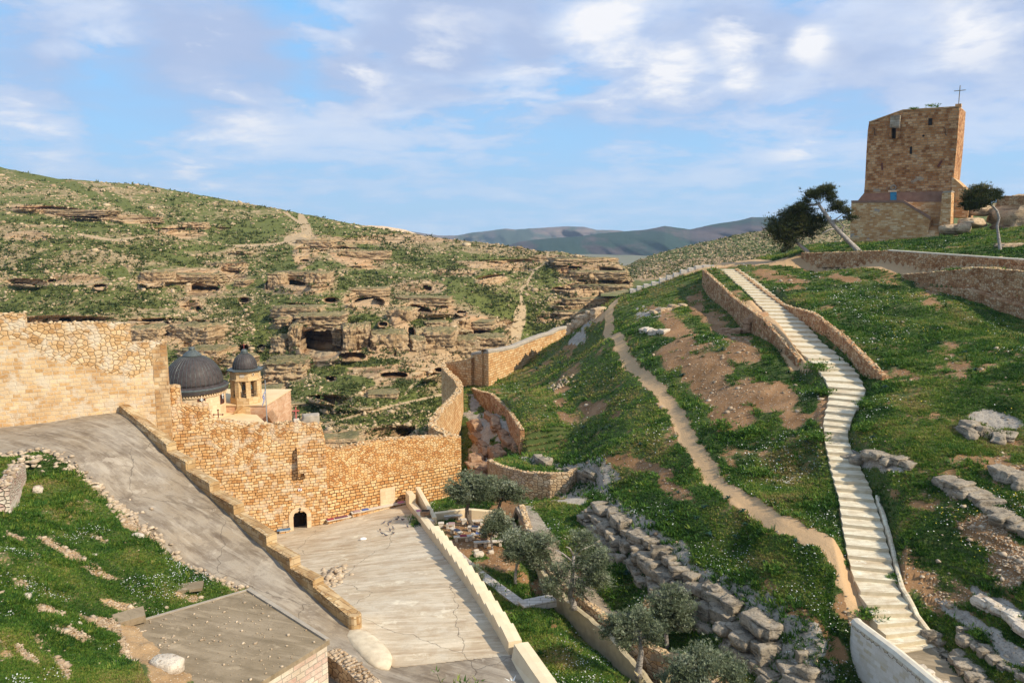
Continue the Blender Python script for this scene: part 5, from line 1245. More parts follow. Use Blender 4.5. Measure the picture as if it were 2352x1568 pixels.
for k in range(N_):
    a, b = ss_[k], ss_[k+1]+.12; z = zz_[k]+.02
    x0, y0, t0x, t0y, w0 = sframe(a); x1, y1, t1x, t1y, w1_ = sframe(b)
    w0 = w0*(1+rr.uniform(-.04, .04)); w1_ = w0*1.0+0*(w1_)
    e = rr.uniform(-.04, .04)
    A0 = (x0+t0y*w0/2+e, y0-t0x*w0/2, z); B0 = (x0-t0y*w0/2, y0+t0x*w0/2, z); A1 = (x1+t1y*w1_/2+e, y1-t1x*w1_/2, z+.03); B1 = (x1-t1y*w1_/2, y1+t1x*w1_/2, z+.03)
    mb = MB(); mb.prism([A0, A1, B1, B0], (0, 0, -.62)); o = mb.build('step', M_step, t)
    o.data.materials.append(M_riser)
    for p_ in o.data.polygons:
        if abs(p_.normal.z) < .5: p_.material_index = 1
kb = []
for s in np.linspace(0, L[-1]*.15, 14):
    x, y, tx_, ty_, w_k = sframe(s); z = float(np.interp(s, L, zc)); q = w_k/2+.05
    kb.append((x+ty_*q, y-tx_*q, z+.10+.04*math.sin(s*3)))
wall('side_kerb', kb, [p[2]-.9 for p in kb], .22, M_step, t, jag=.08, seed=90, side=-1, rough=.05)
# steps over the crest
t = empty('crest_steps', P(1450, 668, 122), 'small pale steps along the skyline left of the staircase top', 'staircase')
cs = [(1450, 668), (1466, 662), (1482, 656), (1500, 651), (1518, 647), (1534, 642), (1550, 636), (1566, 631), (1584, 626), (1600, 622), (1618, 617), (1636, 613)]
for i in range(len(cs)-1):
    a, b = P(cs[i][0], cs[i][1], 121.5-i*.2), P(cs[i+1][0]+4, cs[i][1], 121.3-i*.2)
    za = max(hzp(a[0], a[1]), hzp(b[0], b[1]))+.22+0*i
    mb = MB(); mb.box(((a[0]+b[0])/2, a[1]+.5, za-.38), (abs(b[0]-a[0])+.25, 1.6, .6), -.1); mb.build('step', M_slab, t)
# ================================================================ WATCHTOWER
TL = np.array([65.5, 142.0]); TT = np.array([.8, -.6]); TN = np.array([-.6, -.8])   # along the front, out of the front
TA = math.atan2(TT[1], TT[0])
def tp(u, v, out=0.):
    b0 = TL+TN*out; w, z = onplane(u, v, b0, TT)
    return np.array([b0[0]+TT[0]*w, b0[1]+TT[1]*w, z])
def plate(mb, pts, out, depth):
    mb.prism([tp(u, v, out) for u, v in pts], (-TN[0]*depth, -TN[1]*depth, 0)); return mb
M_gbox = masonry('grey_weathered_box', [(.24, .20, .15), (.34, .29, .22), (.42, .37, .29), (.50, .45, .36)], (.20, .16, .12), bw=.9, bh=.42, msize=.02, wob=.03, bump=.8, stain=1.)
t = empty('watchtower', tp(2060, 560, 4), 'tall square brown stone tower with a sloping parapet on the hilltop', 'tower')
front = [(1984, 449), (1986.5, 420), (1990, 350), (1993, 300), (1996, 281.5), (2074, 254), (2204, 246), (2198, 330), (2189.6, 414.5), (2187, 480), (1984, 480)]
F3 = [tp(u, v, 0) for u, v in front]
o = plate(MB(), front, 0, 8.6).build('shaft', M_tower, t)
mb = MB(); plate(mb, [(1996, 281.5), (2074, 254), (2074, 251.5), (1995.5, 279.5)], .12, 8.8); plate(mb, [(2074.2, 254), (2204, 246), (2204.3, 243.5), (2074, 251.5)], .12, 8.8); mb.build('coping', M_tlow, t)
plate(MB(), [(1955.4, 466), (2073, 465), (2136, 504), (2129, 552), (2120, 590), (1951, 590)], 4.4, 4.35).build('terrace_base', M_tlow, t)
plate(MB(), [(1955, 466), (1955.2, 460.5), (2075, 459.5), (2137, 497.5), (2136, 504), (2073, 465)], 4.5, .7).build('terrace_parapet_cap', M_plaster, t)
plate(MB(), [(1968, 470), (1971, 460), (1984, 444), (2170, 439), (2166, 466), (2073, 472)], 1.3, 1.25).build('plaster_skirt', M_plaster, t)
plate(MB(), [(2040, 464), (2164, 464), (2162, 530), (2040, 530)], 1.6, 1.5).build('stair_recess_wall', M_tlow, t)
plate(MB(), [(2164, 443), (2185, 440), (2183, 520), (2157, 522)], 4.2, 4.1).build('stair_side_wall', M_tlow, t)
plate(MB(), [(2163.5, 443.5), (2168, 439), (2186, 438), (2185.5, 441)], 4.3, 4.2).build('stair_side_cap', M_cap, t)
plate(MB(), [(2186, 405), (2205, 422), (2229, 444), (2228, 456), (2222, 500), (2186, 500)], .35, 8.5).build('buttress', M_tlow, t)
for k in range(6):
    a, b = tp(2128+k*.8, 546-5.5*k, 5.6-.55*k), tp(2157, 546-5.5*k, 5.6-.55*k)
    mb = MB(); mb.prism([a, b, b+(0, 0, -.9), a+(0, 0, -.9)], (-TN[0]*.7, -TN[1]*.7, 0)); mb.build('step', M_tlow, t)
d = plate(MB(), [(2044.6, 460), (2044.6, 441.5), (2059, 441), (2059, 460)], 1.42, .1).build('door', M_blue, t)
mb = MB(); plate(mb, [(2056, 449.5), (2056, 451.5), (2057.5, 451.5), (2057.5, 449.5)], 1.47, .04); mb.build('handle', M_iron, d)
plate(MB(), [(2040, 441), (2040, 437.5), (2059, 437), (2059, 440.6)], 1.40, .3).build('lintel', M_ash, t)
mb = MB(); c = tp(2052, 431, .06); pr = []
for k in range(21):
    a = 2*math.pi*k/20; pr.append(c+np.array([TT[0]*.42*math.cos(a), TT[1]*.42*math.cos(a), .42*math.sin(a)]))
mb.tube(pr, .09, 6, cap=False); mb.build('ring_medallion', M_cap, t)
f = plate(MB(), [(2131, 289), (2131.5, 267), (2146, 266.5), (2145.5, 288.5)], .05, .3); f = plate(MB(), [(2132, 288), (2132.4, 272), (2141.6, 271.6), (2141, 287.6)], .04, .2).build('window', M_dark, t)
mb = MB()
for q in range(1, 4): plate(mb, [(2132+q*2.3, 288), (2132.3+q*2.3, 272), (2132.8+q*2.3, 272), (2132.5+q*2.3, 288)], .10, .04)
mb.build('bars', M_iron, f)
plate(MB(), [(2089, 354), (2089.5, 339), (2091.5, 336.5), (2094.5, 336.5), (2095.5, 339), (2095, 354)], .04, .2).build('window', M_dark, t)
plate(MB(), [(2023, 374.5), (2027.5, 374.5), (2028.3, 390.5), (2024.5, 391)], .12, .2).build('rusty_slot', M_brown, t)
plate(MB(), [(2161.5, 367.5), (2165.5, 369.5), (2156, 384.5), (2151.5, 382.5)], .12, .2).build('rusty_slot', M_brown, t)
mb = MB(); c = tp(2121, 312, .03); mb.tube([c, c+np.array([-TN[0]*.2, -TN[1]*.2, 0])], .2, 10); mb.build('round_hole', M_dark, t)
for (u, v) in ((2009, 303), (2171, 302)):
    mb = MB(); mb.tube([tp(u+a, v+b, .1) for a, b in ((-4, -9), (-1, -8), (.5, -3), (-.5, 3), (1, 8), (4, 9))], .05, 5); mb.build('iron_anchor', M_iron, t)
bx = plate(MB(), [(2043.5, 293.5), (2045.5, 266.5), (2067.3, 265), (2066, 293.5)], 1.0, .97).build('projecting_box', M_gbox, t)
mb = MB(); plate(mb, [(2042, 312), (2042.5, 294), (2047.5, 294), (2047, 318)], .85, .8); plate(mb, [(2057.5, 318), (2058, 294), (2065.5, 294), (2064, 316)], .85, .8); mb.build('corbels', M_tower, bx)
plate(MB(), [(2047.5, 318), (2047.5, 295), (2057.8, 295), (2057.5, 318)], .08, .05).build('opening', M_dark, bx)
c = tp(2201.5, 243.5, -.6)
t = empty('roof_cross', c, 'slim metal cross standing on the corner of the tower roof', 'cross')
mb = MB(); mb.box(c+(0, 0, .05), (.9, .9, .5), TA); mb.build('plinth', M_tlow, t)
mb = MB(); mb.box(c+(0, 0, 1.75), (.13, .13, 3.3), TA); mb.build('upright', M_cap, t)
mb = MB(); mb.box(c+(0, 0, 2.55), (1.75, .10, .12), TA); mb.build('arm', M_cap, t)
# rocks and bank beside the tower
t = blob_mesh('boulder', P(2185, 527, 130), (3.4, 3, 1.7), M_tan, 0.2, 11, None, .8, .16); tag(t, 'big tan boulder right of the tower steps', 'boulder', 'boulders beside the tower')
t = blob_mesh('boulder', P(2232, 512, 130), (5.0, 3.2, 1.6), M_tan, 0.6, 12, None, .75, .2, strata=.1); tag(t, 'long flat boulder leaning up towards the small pine', 'boulder', 'boulders beside the tower')
t = blob_mesh('boulder', P(2212, 524, 128), (2.4, 2.2, 1.5), M_tan, 1.2, 13, None, .8, .16); tag(t, 'rounded boulder below the long flat one by the tower', 'boulder', 'boulders beside the tower')
t = blob_mesh('boulder', P(2252, 483, 133), (4.4, 3, 1.8), M_tan, .2, 15, None, .8, .16); tag(t, 'pale boulder under the crown of the small pine', 'boulder', 'boulders beside the tower')
t = blob_mesh('rock_bank', P(2385, 500, 130), (13, 8, 7.6), M_tan, -.1, 14, None, .55, .10, strata=.08, n=16); tag(t, 'steep tan rock bank at the right edge behind the small pine', 'rock bank')
t = empty('bank_top_wall', P(2300, 460, 124), 'dry stone wall along the top of the rock bank at the right edge', 'wall', 'stone retaining walls')
kp = [P(2290, 452, 126), P(2320, 450, 124), P(2360, 449, 122), P(2420, 449, 120)]
o, sec, _ = wall('wall', kp, [p[2]-1.5 for p in kp], .6, M_rub, t, jag=.08, rub=99, seed=91); crest(t, sec, .6, M_wstn, 5, .16, 91)
t = blob_mesh('stone_pile', P(2316, 566, 104), (3.2, 2.4, .9), M_tan, 0, 17, None, .7, .3, n=14); tag(t, 'low heap of tan stones right of the small pine', 'stone pile')

# ================================================================ CHURCH
def cyl(mb, c, r, z0, z1, n=24, ph=0, r1=None): return mb.lathe((c[0], c[1], 0), [(r, z0), (r1 or r, z1)], n, ph=ph)
dc = PZ(445.5, 882, -16.75); DC = dc[:2]
t = empty('domed_church', (DC[0], DC[1], -22), 'round stone church drum under a large ribbed dark bronze dome', 'church')
VA = math.atan2(-DC[1], -DC[0])          # direction from the dome towards the viewpoint
M_domem = None
def dome_mat():
    m, nt, bs = newmat('bronze_roof_sheet'); co = obj_co(nt)
    n = noise(nt, co, 2.2, 5, .7); n2 = noise(nt, scaled(nt, co, (1, 1, .2)), 6, 4)
    c = mixc(nt, ramp(nt, n, [(.35, 0.), (.7, 1.)]), (.045, .035, .034), (.085, .07, .066)); c = mixc(nt, ramp(nt, n2, [(.6, 0.), (.75, .5)]), c, (.17, .20, .19))
    setc(nt, bs, c, n, .2, .03, .62); bs.inputs['Metallic'].default_value = .1; return m
M_dome = dome_mat()
M_seam = simple('verdigris_seam', (.13, .155, .15), (.07, .075, .07), 6, .5, 0, .3)
def ribbed_dome(parent, C, z0, R, Hh, nr, seamr, topf=.0):
    pr = [(R*math.cos(a), z0+Hh*math.sin(a)) for a in np.linspace(0, math.pi/2-topf, 14)]
    mb = MB(); mb.lathe((C[0], C[1], 0), pr, 48, cap=True); d = mb.build('dome', M_dome, parent, smooth=True)
    mb = MB()
    for k in range(nr):
        w = 2*math.pi*k/nr
        mb.tube([(C[0]+(r+.01)*math.cos(w), C[1]+(r+.01)*math.sin(w), z+.005) for r, z in pr], seamr, 4, cap=False)
    mb.build('ribs', M_seam, d); return d
ribbed_dome(t, DC, -16.62, 3.02, 3.15, 40, .022, .22)
mb = MB(); mb.lathe((DC[0], DC[1], 0), [(3.0, -17.35), (3.50, -17.30), (3.56, -16.95), (3.50, -16.80), (3.3, -16.72), (3.02, -16.58)], 48, cap=True); mb.build('eaves', M_dome, t, smooth=False)
mb = MB(); mb.lathe((DC[0], DC[1], 0), [(3.56, -16.96), (3.58, -16.86), (3.45, -16.76)], 48, cap=False); mb.build('eaves_trim', M_seam, t)
la = empty('_', (0, 0, 0)) if False else None
mb = MB(); mb.lathe((DC[0], DC[1], 0), [(.86, -13.68), (.96, -13.60), (.96, -13.50), (.60, -13.18), (.30, -12.98), (.28, -12.92), (.34, -12.84), (.30, -12.70), (.12, -12.62), (.0, -12.60)], 24, cap=False); mb.build('lantern_cap', M_seam, t)
mb = MB(); c = np.array([DC[0], DC[1], -12.1]); mb.box(c+(0, 0, -.1), (.035, .035, .8), VA); mb.box(c+(0, 0, .1), (.03, .34, .03), VA); mb.build('finial_cross', M_iron, t)
mb = MB(); cyl(mb, DC, 3.20, -21.5, -17.34, 16, VA+.1); mb.build('drum', M_ash, t)
mb = MB()
for k in range(72):
    w = 2*math.pi*k/72; mb.box((DC[0]+3.27*math.cos(w), DC[1]+3.27*math.sin(w), -17.52), (.14, .13, .2), w)
mb.lathe((DC[0], DC[1], 0), [(3.26, -17.74), (3.30, -17.64), (3.26, -17.58)], 48, cap=False); mb.build('cornice', M_ash, t)
for k, da in enumerate((.20, 1.02, -.62)):
    w = VA+da; n_ = np.array([math.cos(w), math.sin(w)]); s_ = np.array([-n_[1], n_[0]]); zc_ = -18.15; rad = 3.16
    def wp(a, z, o=0.): return (DC[0]+n_[0]*(rad+o)+s_[0]*a, DC[1]+n_[1]*(rad+o)+s_[1]*a, zc_+z)
    def archp(hw, h0, h1): return [(-hw, h0), (hw, h0), (hw, h1)]+[(hw*math.cos(a), h1+hw*math.sin(a)) for a in np.linspace(.3, math.pi-.3, 6)]+[(-hw, h1)]
    mb = MB(); mb.prism([wp(a, z, .06) for a, z in archp(.40, -.65, .32)], (-n_[0]*.3, -n_[1]*.3, 0)); wn = mb.build('window', M_brown, t)
    mb = MB(); mb.prism([wp(a, z, .08) for a, z in archp(.29, -.55, .30)], (-n_[0]*.05, -n_[1]*.05, 0)); mb.build('pane', M_dark, wn)
    mb = MB(); mb.box(wp(0, .2, .12), (.05, .07, .62), w); mb.box(wp(0, .30, .12), (.05, .36, .07), w)
    mb.build('cross', M_white, wn)
    mb = MB(); 
    for sgn in (-1, 1): mb.tube([wp(-.25*sgn, -.52, .1), wp(.25*sgn, -.12, .1)], .03, 4)
    mb.build('tracery', M_brown, wn)
bc = PZ(567, 925, -19.45); BC = bc[:2]; PH = math.radians(-84-22.5)
t = empty('bell_tower', (BC[0], BC[1], -19.4), 'small octagonal golden stone bell tower with open arches and dark dome', 'bell tower')
mb = MB(); mb.lathe((BC[0], BC[1], 0), [(1.74, -22), (1.74, -18.62), (1.66, -18.55)], 8, ph=PH); mb.build('base', M_bell, t)
mb = MB()
for k in range(8):
    w = PH+2*math.pi*k/8; mb.box((BC[0]+1.42*math.cos(w), BC[1]+1.42*math.sin(w), -17.65), (.44, .50, 1.9), w)
mb.build('pillars', M_bell, t)
mb = MB(); mb.lathe((BC[0], BC[1], 0), [(1.60, -16.72), (1.78, -16.66), (1.78, -16.56), (1.64, -16.50), (1.64, -15.75), (1.74, -15.70), (1.74, -15.62)], 8, ph=PH); mb.build('upper_storey', M_bell, t)
mb = MB(); mb.lathe((BC[0], BC[1], 0), [(1.5, -15.64), (1.98, -15.62), (2.0, -15.52), (1.4, -15.42)], 8, ph=PH); mb.build('eaves', M_seam, t)
ribbed_dome(t, BC, -15.45, 1.33, 1.75, 26, .016, .12)
mb = MB(); mb.lathe((BC[0], BC[1], 0), [(.42, -13.78), (.44, -13.70), (.36, -13.66), (.36, -13.50), (.22, -13.32), (.05, -13.27), (.0, -13.25)], 16, cap=False); mb.build('lantern_cap', M_seam, t)
mb = MB(); c = np.array([BC[0], BC[1], -12.85]); mb.box(c+(0, 0, -.1), (.035, .035, .65), -1.2); mb.box(c+(0, 0, .05), (.3, .03, .03), -.2); mb.build('finial_cross', M_redp, t)
for da in (-84, -39, 6, -129):
    w = math.radians(da); n_ = np.array([math.cos(w), math.sin(w)]); s_ = np.array([-n_[1], n_[0]])
    mb = MB(); r_ = 1.40
    for k in range(6): mb.tube([(BC[0]+n_[0]*r_+s_[0]*(-.33+.13*k), BC[1]+n_[1]*r_+s_[1]*(-.33+.13*k), z) for z in (-18.55, -17.85)], .018, 4)
    for z in (-17.9, -18.3): mb.tube([(BC[0]+n_[0]*r_+s_[0]*q, BC[1]+n_[1]*r_+s_[1]*q, z) for q in (-.36, .36)], .02, 4)
    mb.build('railing', M_iron, t)
for da in (-84, -39):
    w = math.radians(da); x, y = BC[0]+.95*math.cos(w), BC[1]+.95*math.sin(w)
    mb = MB(); mb.lathe((x, y, 0), [(.26, -17.75), (.20, -17.6), (.15, -17.35), (.11, -17.22), (.03, -17.16)], 14); b_ = mb.build('bell', M_bronze, t, smooth=True)
    mb = MB(); s_ = np.array([-math.sin(w), math.cos(w)])*.5; mb.tube([(x-s_[0], y-s_[1], -16.95), (x+s_[0], y+s_[1], -16.95)], .035, 5); mb.tube([(x, y, -16.95), (x, y, -17.2)], .02, 4); mb.build('hanger', M_iron, b_)
w = math.radians(-39); n_ = np.array([math.cos(w), math.sin(w)])
mb = MB(); c = np.array([BC[0]+n_[0]*1.54, BC[1]+n_[1]*1.54, -15.98]); mb.tube([c, c+np.array([n_[0]*.05, n_[1]*.05, 0])], .17, 14); q = mb.build('round_oculus', M_ash, t)
mb = MB(); mb.tube([c+np.array([n_[0]*.03, n_[1]*.03, 0]), c+np.array([n_[0]*.07, n_[1]*.07, 0])], .09, 12); mb.build('pane', M_dark, q)
w = math.radians(-84); n_ = np.array([math.cos(w), math.sin(w)]); mb = MB(); mb.box((BC[0]+n_[0]*1.54, BC[1]+n_[1]*1.54, -16.05), (.05, .5, .32), w); mb.build('plaque', M_slab, t)
# roofs in front
t = empty('rooftop_annexe', PZ(560, 960, -21), 'smooth ochre plastered roofs of the buildings below the domes', 'building')
x0, x1 = PZ(500, 930, -19.35)[0], PZ(612.5, 929, -19.35)[0]; y0 = PZ(580, 930, -19.35)[1]
mb = MB(); mb.add([(x0-4, y0, -19.4), (x1, y0, -19.4), (x1+.4, y0+8, -19.35), (x0-4, y0+8, -19.35), (x0-4, y0, -30), (x1, y0, -30), (x1+.4, y0+8, -30), (x0-4, y0+8, -30)], [(0, 1, 2, 3), (1, 0, 4, 5), (2, 1, 5, 6), (3, 2, 6, 7), (0, 3, 7, 4)])
o = mb.build('upper_block', M_brickp, t)
mb = MB(); mb.add([(x0-4, y0-.12, -19.28), (x1+.08, y0-.12, -19.28), (x1+.5, y0+8, -19.25), (x0-4, y0+8, -19.25), (x0-4, y0-.12, -19.41), (x1+.08, y0-.12, -19.41), (x1+.5, y0+8, -19.38), (x0-4, y0+8, -19.38)], [(0, 1, 2, 3), (1, 0, 4, 5), (2, 1, 5, 6), (3, 2, 6, 7), (0, 3, 7, 4)]); mb.build('upper_roof', M_creamr, t)
zl = -20.25; q = [PZ(470, 958, zl), PZ(556, 941, zl), PZ(562, 950, zl), PZ(590, 952, zl), PZ(618, 978, zl), PZ(640, 1010, zl), PZ(470, 1010, zl)]
mb = MB(); mb.prism([tuple(p) for p in q], (0, 0, -.25)); mb.build('lower_roof', M_creamr, t)
mb = MB(); mb.prism([tuple(p+np.array([0, .2, -.25])) for p in q], (0, 0, -8)); mb.build('lower_block', M_brickp, t)
a0, a1 = PZ(556, 932, -19.2), PZ(560, 951, -20.2)
mb = MB(); mb.prism([PZ(534, 950, -20.2), PZ(556, 941, -20.2), (a0[0]+.05, a0[1]-.3, -19.1), (a0[0]-.2, a0[1]-.3, -19.1)], (.14, 0, 0)); mb.build('sloped_upstand', M_creamr, t)
mb = MB(); mb.prism([PZ(612, 950, -19.6), PZ(614, 990, -24), PZ(640, 990, -24)], (0, 2, 0)); mb.build('buttress', M_brickp, t)
# crosses, flags
def cross(name, base, h, wd, th, mat, az, label, armz=.68, tips=False, plinth=None, lean=0.):
    t = empty(name, base, label, 'cross')
    mb = MB(); c = np.array(base, float); mb.box(c+(0, 0, h/2), (th, th, h), az); mb.build('upright', mat, t)
    mb = MB(); mb.box(c+(0, 0, h*armz), (wd, th*.9, th), az)
    if tips:
        for sg in (-1, 1): mb.box(c+(sg*wd/2*math.cos(az), sg*wd/2*math.sin(az), h*armz), (.16, th, .16), az, tilt=(0, .78))
        mb.box(c+(0, 0, h), (.16, th, .16), az, tilt=(0, .78))
    mb.build('arm', mat, t)
    if plinth: mb = MB(); mb.box(c+(0, 0, -.05), plinth, az, bev=.05); mb.build('plinth', M_pale, t)
    return t
cross('iron_cross', PZ(502.5, 972, -20.3), 1.45, .92, .085, M_brown, 0.05, 'dark iron cross with flared tips on the ochre roof', .66, True)
b_ = gw(682, 971); cross('red_cross', (b_[0]-gn[0]*.6, b_[1]-gn[1]*.6, b_[2]+.15), 1.12, .60, .10, M_redp, A, 'red wooden cross standing on top of the gate wall', .72, False, (.5, .5, .3))
o = blob_mesh('wall_top_stone', gw(716, 966)-np.array([gn[0], gn[1], 0])*.7, (1.5, 1.2, .9), M_cap, .3, 21, None, .3, .12); tag(o, 'slanted grey capping block at the end of the gate wall top', 'capping stone')
M_pole = simple('galvanised_pole', (.40, .46, .50), None, 5, .4, 0, .5)
p = PZ(614, 980, -20.4); t = empty('flagpole', p, 'tall thin pole with a drooping blue and white striped flag', 'flagpole')
mb = MB(); mb.tube([p, p+(0, 0, 5.0)], [.06, .04], 8); mb.build('pole', M_pole, t)
fb = MB(); fw = MB(); top = p[2]+4.15
for k in range(9):     # a limp flag: the nine stripes hang in folds
    V = []
    n = 9
    for j in range(n):
        q = j/(n-1); s0 = k/9; s1 = (k+1)/9
        for s in (s0, s1):
            dx = -.06-.40*q*(1-.35*q)-.06*math.sin(s*9+q*5); z = top-1.55*q**.8-.55*s*(1-.2*q)
            V.append((p[0]+dx+.07*math.sin(q*8+s*4), p[1]-.06+.09*math.sin(q*10+s*6), z))
    f = [(2*j, 2*j+1, 2*j+3, 2*j+2) for j in range(n-1)]
    (fb if k % 2 == 0 else fw).add(V, f)
fl_ = fw.build('flag', M_flagw, t); fb.build('blue_stripes', M_flagb, fl_)
p = PZ(415.5, 940, -19.0); t = empty('flagpole', p, 'short blue-banded pole topped by a small cross beside the big dome', 'flagpole')
mb = MB(); mb.tube([p+(0, 0, -2), p+(0, 0, 2.2)], .05, 7); mb.build('pole', M_pole, t)
mb = MB(); mb.box(p+(0, 0, 2.5), (.05, .05, .6), 0); mb.box(p+(0, 0, 2.55), (.42, .05, .05), 0); mb.build('cross', M_iron, t)
mb = MB(); mb.add([p+(0, -.05, 1.4), p+(-.05, -.05, .4), p+(-.16, 0, -.2), p+(-.14, .05, .8)], [(0, 1, 2, 3)]); mb.build('pennant', M_flagb, t)

# ================================================================ TREES
def tree(name, label, trunk, clumps, leaf, mat, bark, n=2600, k=6, seed=0, w=.2, limb_r=.5, cat='tree', group=None, extra=(), up=1.0, spread=.30):
    """trunk: (u, v, D, radius) from the ground up; clumps: (u, v, D, ru, rv) in picture units at distance D"""
    r = np.random.default_rng(seed)
    tr = [P(*q[:3]) for q in trunk]
    t = empty(name, tr[0], label, cat, group)
    mb = MB(); mb.tube([tr[0]+(0, 0, -.35)]+tr, [trunk[0][3]*1.25]+[q[3] for q in trunk], 9)
    lv = []; li = []
    for (u, v, D, ru, rv) in clumps:
        c = P(u, v, D); m = D/F/.97; R = np.array([ru*m, (ru+rv)/2*m*1.0, rv*m])
        # a limb from the nearest point of the trunk
        j = int(np.argmin([np.linalg.norm(c-q)+(.8 if i == 0 else 0) for i, q in enumerate(tr)])); j = max(j, len(tr)//2)
        a = tr[j]; mid = a*.5+c*.5+r.uniform(-.18, .18, 3)*R
        rr = trunk[j][3]*limb_r
        mb.tube([a, a*.72+mid*.28+r.uniform(-.05, .05, 3), mid, c*.85+mid*.15], [rr, rr*.85, rr*.6, rr*.3], 6)
        ns = max(10, int(40*(ru*rv/1500)**.35))
        for s in range(ns):
            d = r.normal(size=3); d /= np.linalg.norm(d); q = c+d*R*r.uniform(.3, 1.18)
            if s % 2 == 0: mb.tube([mid*.4+c*.6+r.uniform(-.1, .1, 3)*R, (q+c)/2+r.uniform(-.08, .08, 3), q], [rr*.22+.006, rr*.13+.005, .006], 4)
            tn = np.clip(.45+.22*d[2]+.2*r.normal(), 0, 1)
            li.append((q, R*spread*r.uniform(.7, 1.35), tn, ru*rv/ns))
    for e in extra: mb.tube([P(*q[:3]) for q in e], [q[3] for q in e], 6)
    mb.build('trunk', bark, t, smooth=True)
    W_ = np.array([x[3] for x in li]); W_ = W_/W_.sum()
    P_, T_ = [], []
    for (q, R, tn, _), w_ in zip(li, W_):
        m = max(4, int(n*1.15*w_*r.uniform(.4, 1.6))); g = r.normal(size=(m, 3))*R*.75; P_.append(q+g); T_.append(np.clip(tn+r.uniform(-.15, .2, m), 0, 1))
    P_ = np.concatenate(P_); T_ = np.concatenate(T_)
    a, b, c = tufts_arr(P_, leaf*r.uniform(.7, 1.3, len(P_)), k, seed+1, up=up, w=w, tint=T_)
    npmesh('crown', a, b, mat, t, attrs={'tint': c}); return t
OG = 'olive trees in the walled garden'
tree('olive_tree', 'broad dark olive tree against the ochre wall beside the benches', [(1083, 1203, 60, .20), (1074, 1186, 60, .17), (1072, 1170, 60, .16), (1078, 1150, 60, .13), (1082, 1135, 60, .11)],
     [(1050, 1125, 60, 26, 24), (1080, 1108, 60.5, 30, 24), (1108, 1122, 60, 26, 24), (1066, 1145, 59.5, 22, 14), (1100, 1140, 60, 22, 12)], .15, M_olive, M_bark, 3000, seed=1, group=OG)
tree('olive_tree', 'dark olive tree just behind and right of the broadest one', [(1147, 1182, 63, .16), (1146, 1165, 63, .14), (1150, 1150, 63, .12)],
     [(1135, 1120, 63, 26, 22), (1165, 1125, 63, 28, 22), (1190, 1140, 62.5, 20, 18), (1150, 1140, 63, 24, 14), (1122, 1105, 63.5, 20, 14)], .15, M_olive, M_bark, 2800, seed=2, group=OG)
tree('olive_tree', 'small pale-trunked olive tree rising among the stone benches', [(1131, 1270, 55.5, .10), (1130, 1250, 55.5, .085), (1127, 1236, 55.5, .08), (1134, 1222, 55.5, .07)],
     [(1128, 1203, 55.5, 24, 22), (1152, 1210, 55.5, 22, 22), (1142, 1185, 55.8, 20, 14), (1118, 1222, 55.5, 14, 10)], .12, M_olive, M_palebark, 2300, seed=3, group=OG, spread=.36)
tree('olive_tree', 'rounded silvery olive tree in the middle of the garden lawn', [(1184, 1328, 50, .11), (1185, 1308, 50, .10), (1187, 1297, 50, .10), (1195, 1284, 50, .08)],
     [(1185, 1250, 50, 32, 26), (1220, 1265, 50, 32, 30), (1250, 1250, 49.7, 26, 22), (1175, 1275, 49.5, 20, 16), (1235, 1290, 49.5, 24, 18), (1215, 1235, 50.4, 26, 14)], .12, M_olive, M_palebark, 3400, seed=4, group=OG, spread=.36)
tree('olive_tree', 'large sparse olive tree with bare grey limbs beside the gutter', [(1317, 1386, 45.5, .22), (1308, 1366, 45.5, .17), (1314, 1345, 45.5, .14), (1316, 1300, 45.5, .12), (1318, 1275, 45.5, .10)],
     [(1275, 1345, 45.5, 34, 26), (1290, 1310, 45.3, 24, 22), (1350, 1300, 45.5, 34, 32), (1375, 1330, 45.5, 26, 26), (1340, 1240, 45.8, 32, 22), (1380, 1280, 45.5, 24, 26), (1335, 1350, 45.2, 26, 20)], .12, M_olive, M_palebark, 3600, seed=5, group=OG, spread=.36,
     extra=[[(1316, 1290, 45.5, .08), (1292, 1270, 45.4, .05), (1275, 1262, 45.3, .02)], [(1318, 1275, 45.5, .09), (1308, 1258, 45.3, .05), (1300, 1255, 45.2, .03)], [(1318, 1278, 45.5, .08), (1336, 1262, 45.6, .05), (1362, 1250, 45.7, .02)]])
tree('olive_tree', 'silvery olive tree low in the photo left of the leafless sapling', [(1466, 1540, 38.5, .20), (1470, 1515, 38.5, .17), (1473, 1495, 38.5, .14), (1468, 1470, 38.5, .12)],
     [(1425, 1440, 38.5, 38, 26), (1465, 1420, 38.6, 32, 26), (1500, 1450, 38.3, 30, 30), (1440, 1470, 38.2, 26, 18), (1415, 1425, 38.5, 24, 18)], .11, M_olive, M_palebark, 3600, seed=6, group=OG, spread=.34)
tree('olive_tree', 'tall feathery olive tree between the garden wall and the rock ledge', [(1535, 1500, 41, .14), (1530, 1460, 41, .12), (1535, 1430, 41, .1)],
     [(1520, 1390, 41, 36, 28), (1560, 1390, 41, 34, 30), (1545, 1360, 41.2, 28, 18), (1570, 1425, 40.8, 28, 22), (1525, 1430, 40.8, 26, 20)], .11, M_olive, M_palebark, 3200, seed=7, group=OG, spread=.36)
tree('olive_tree', 'grey-green olive tree cut by the bottom edge of the photo', [(1620, 1650, 34.5, .16), (1618, 1610, 34.5, .14), (1620, 1580, 34.5, .12)],
     [(1575, 1530, 34.5, 44, 32), (1630, 1520, 34.5, 44, 34), (1680, 1545, 34.3, 36, 28), (1600, 1560, 34, 40, 26), (1545, 1555, 34.5, 28, 24)], .10, M_olive, M_palebark, 4200, seed=8, group=OG, spread=.36)
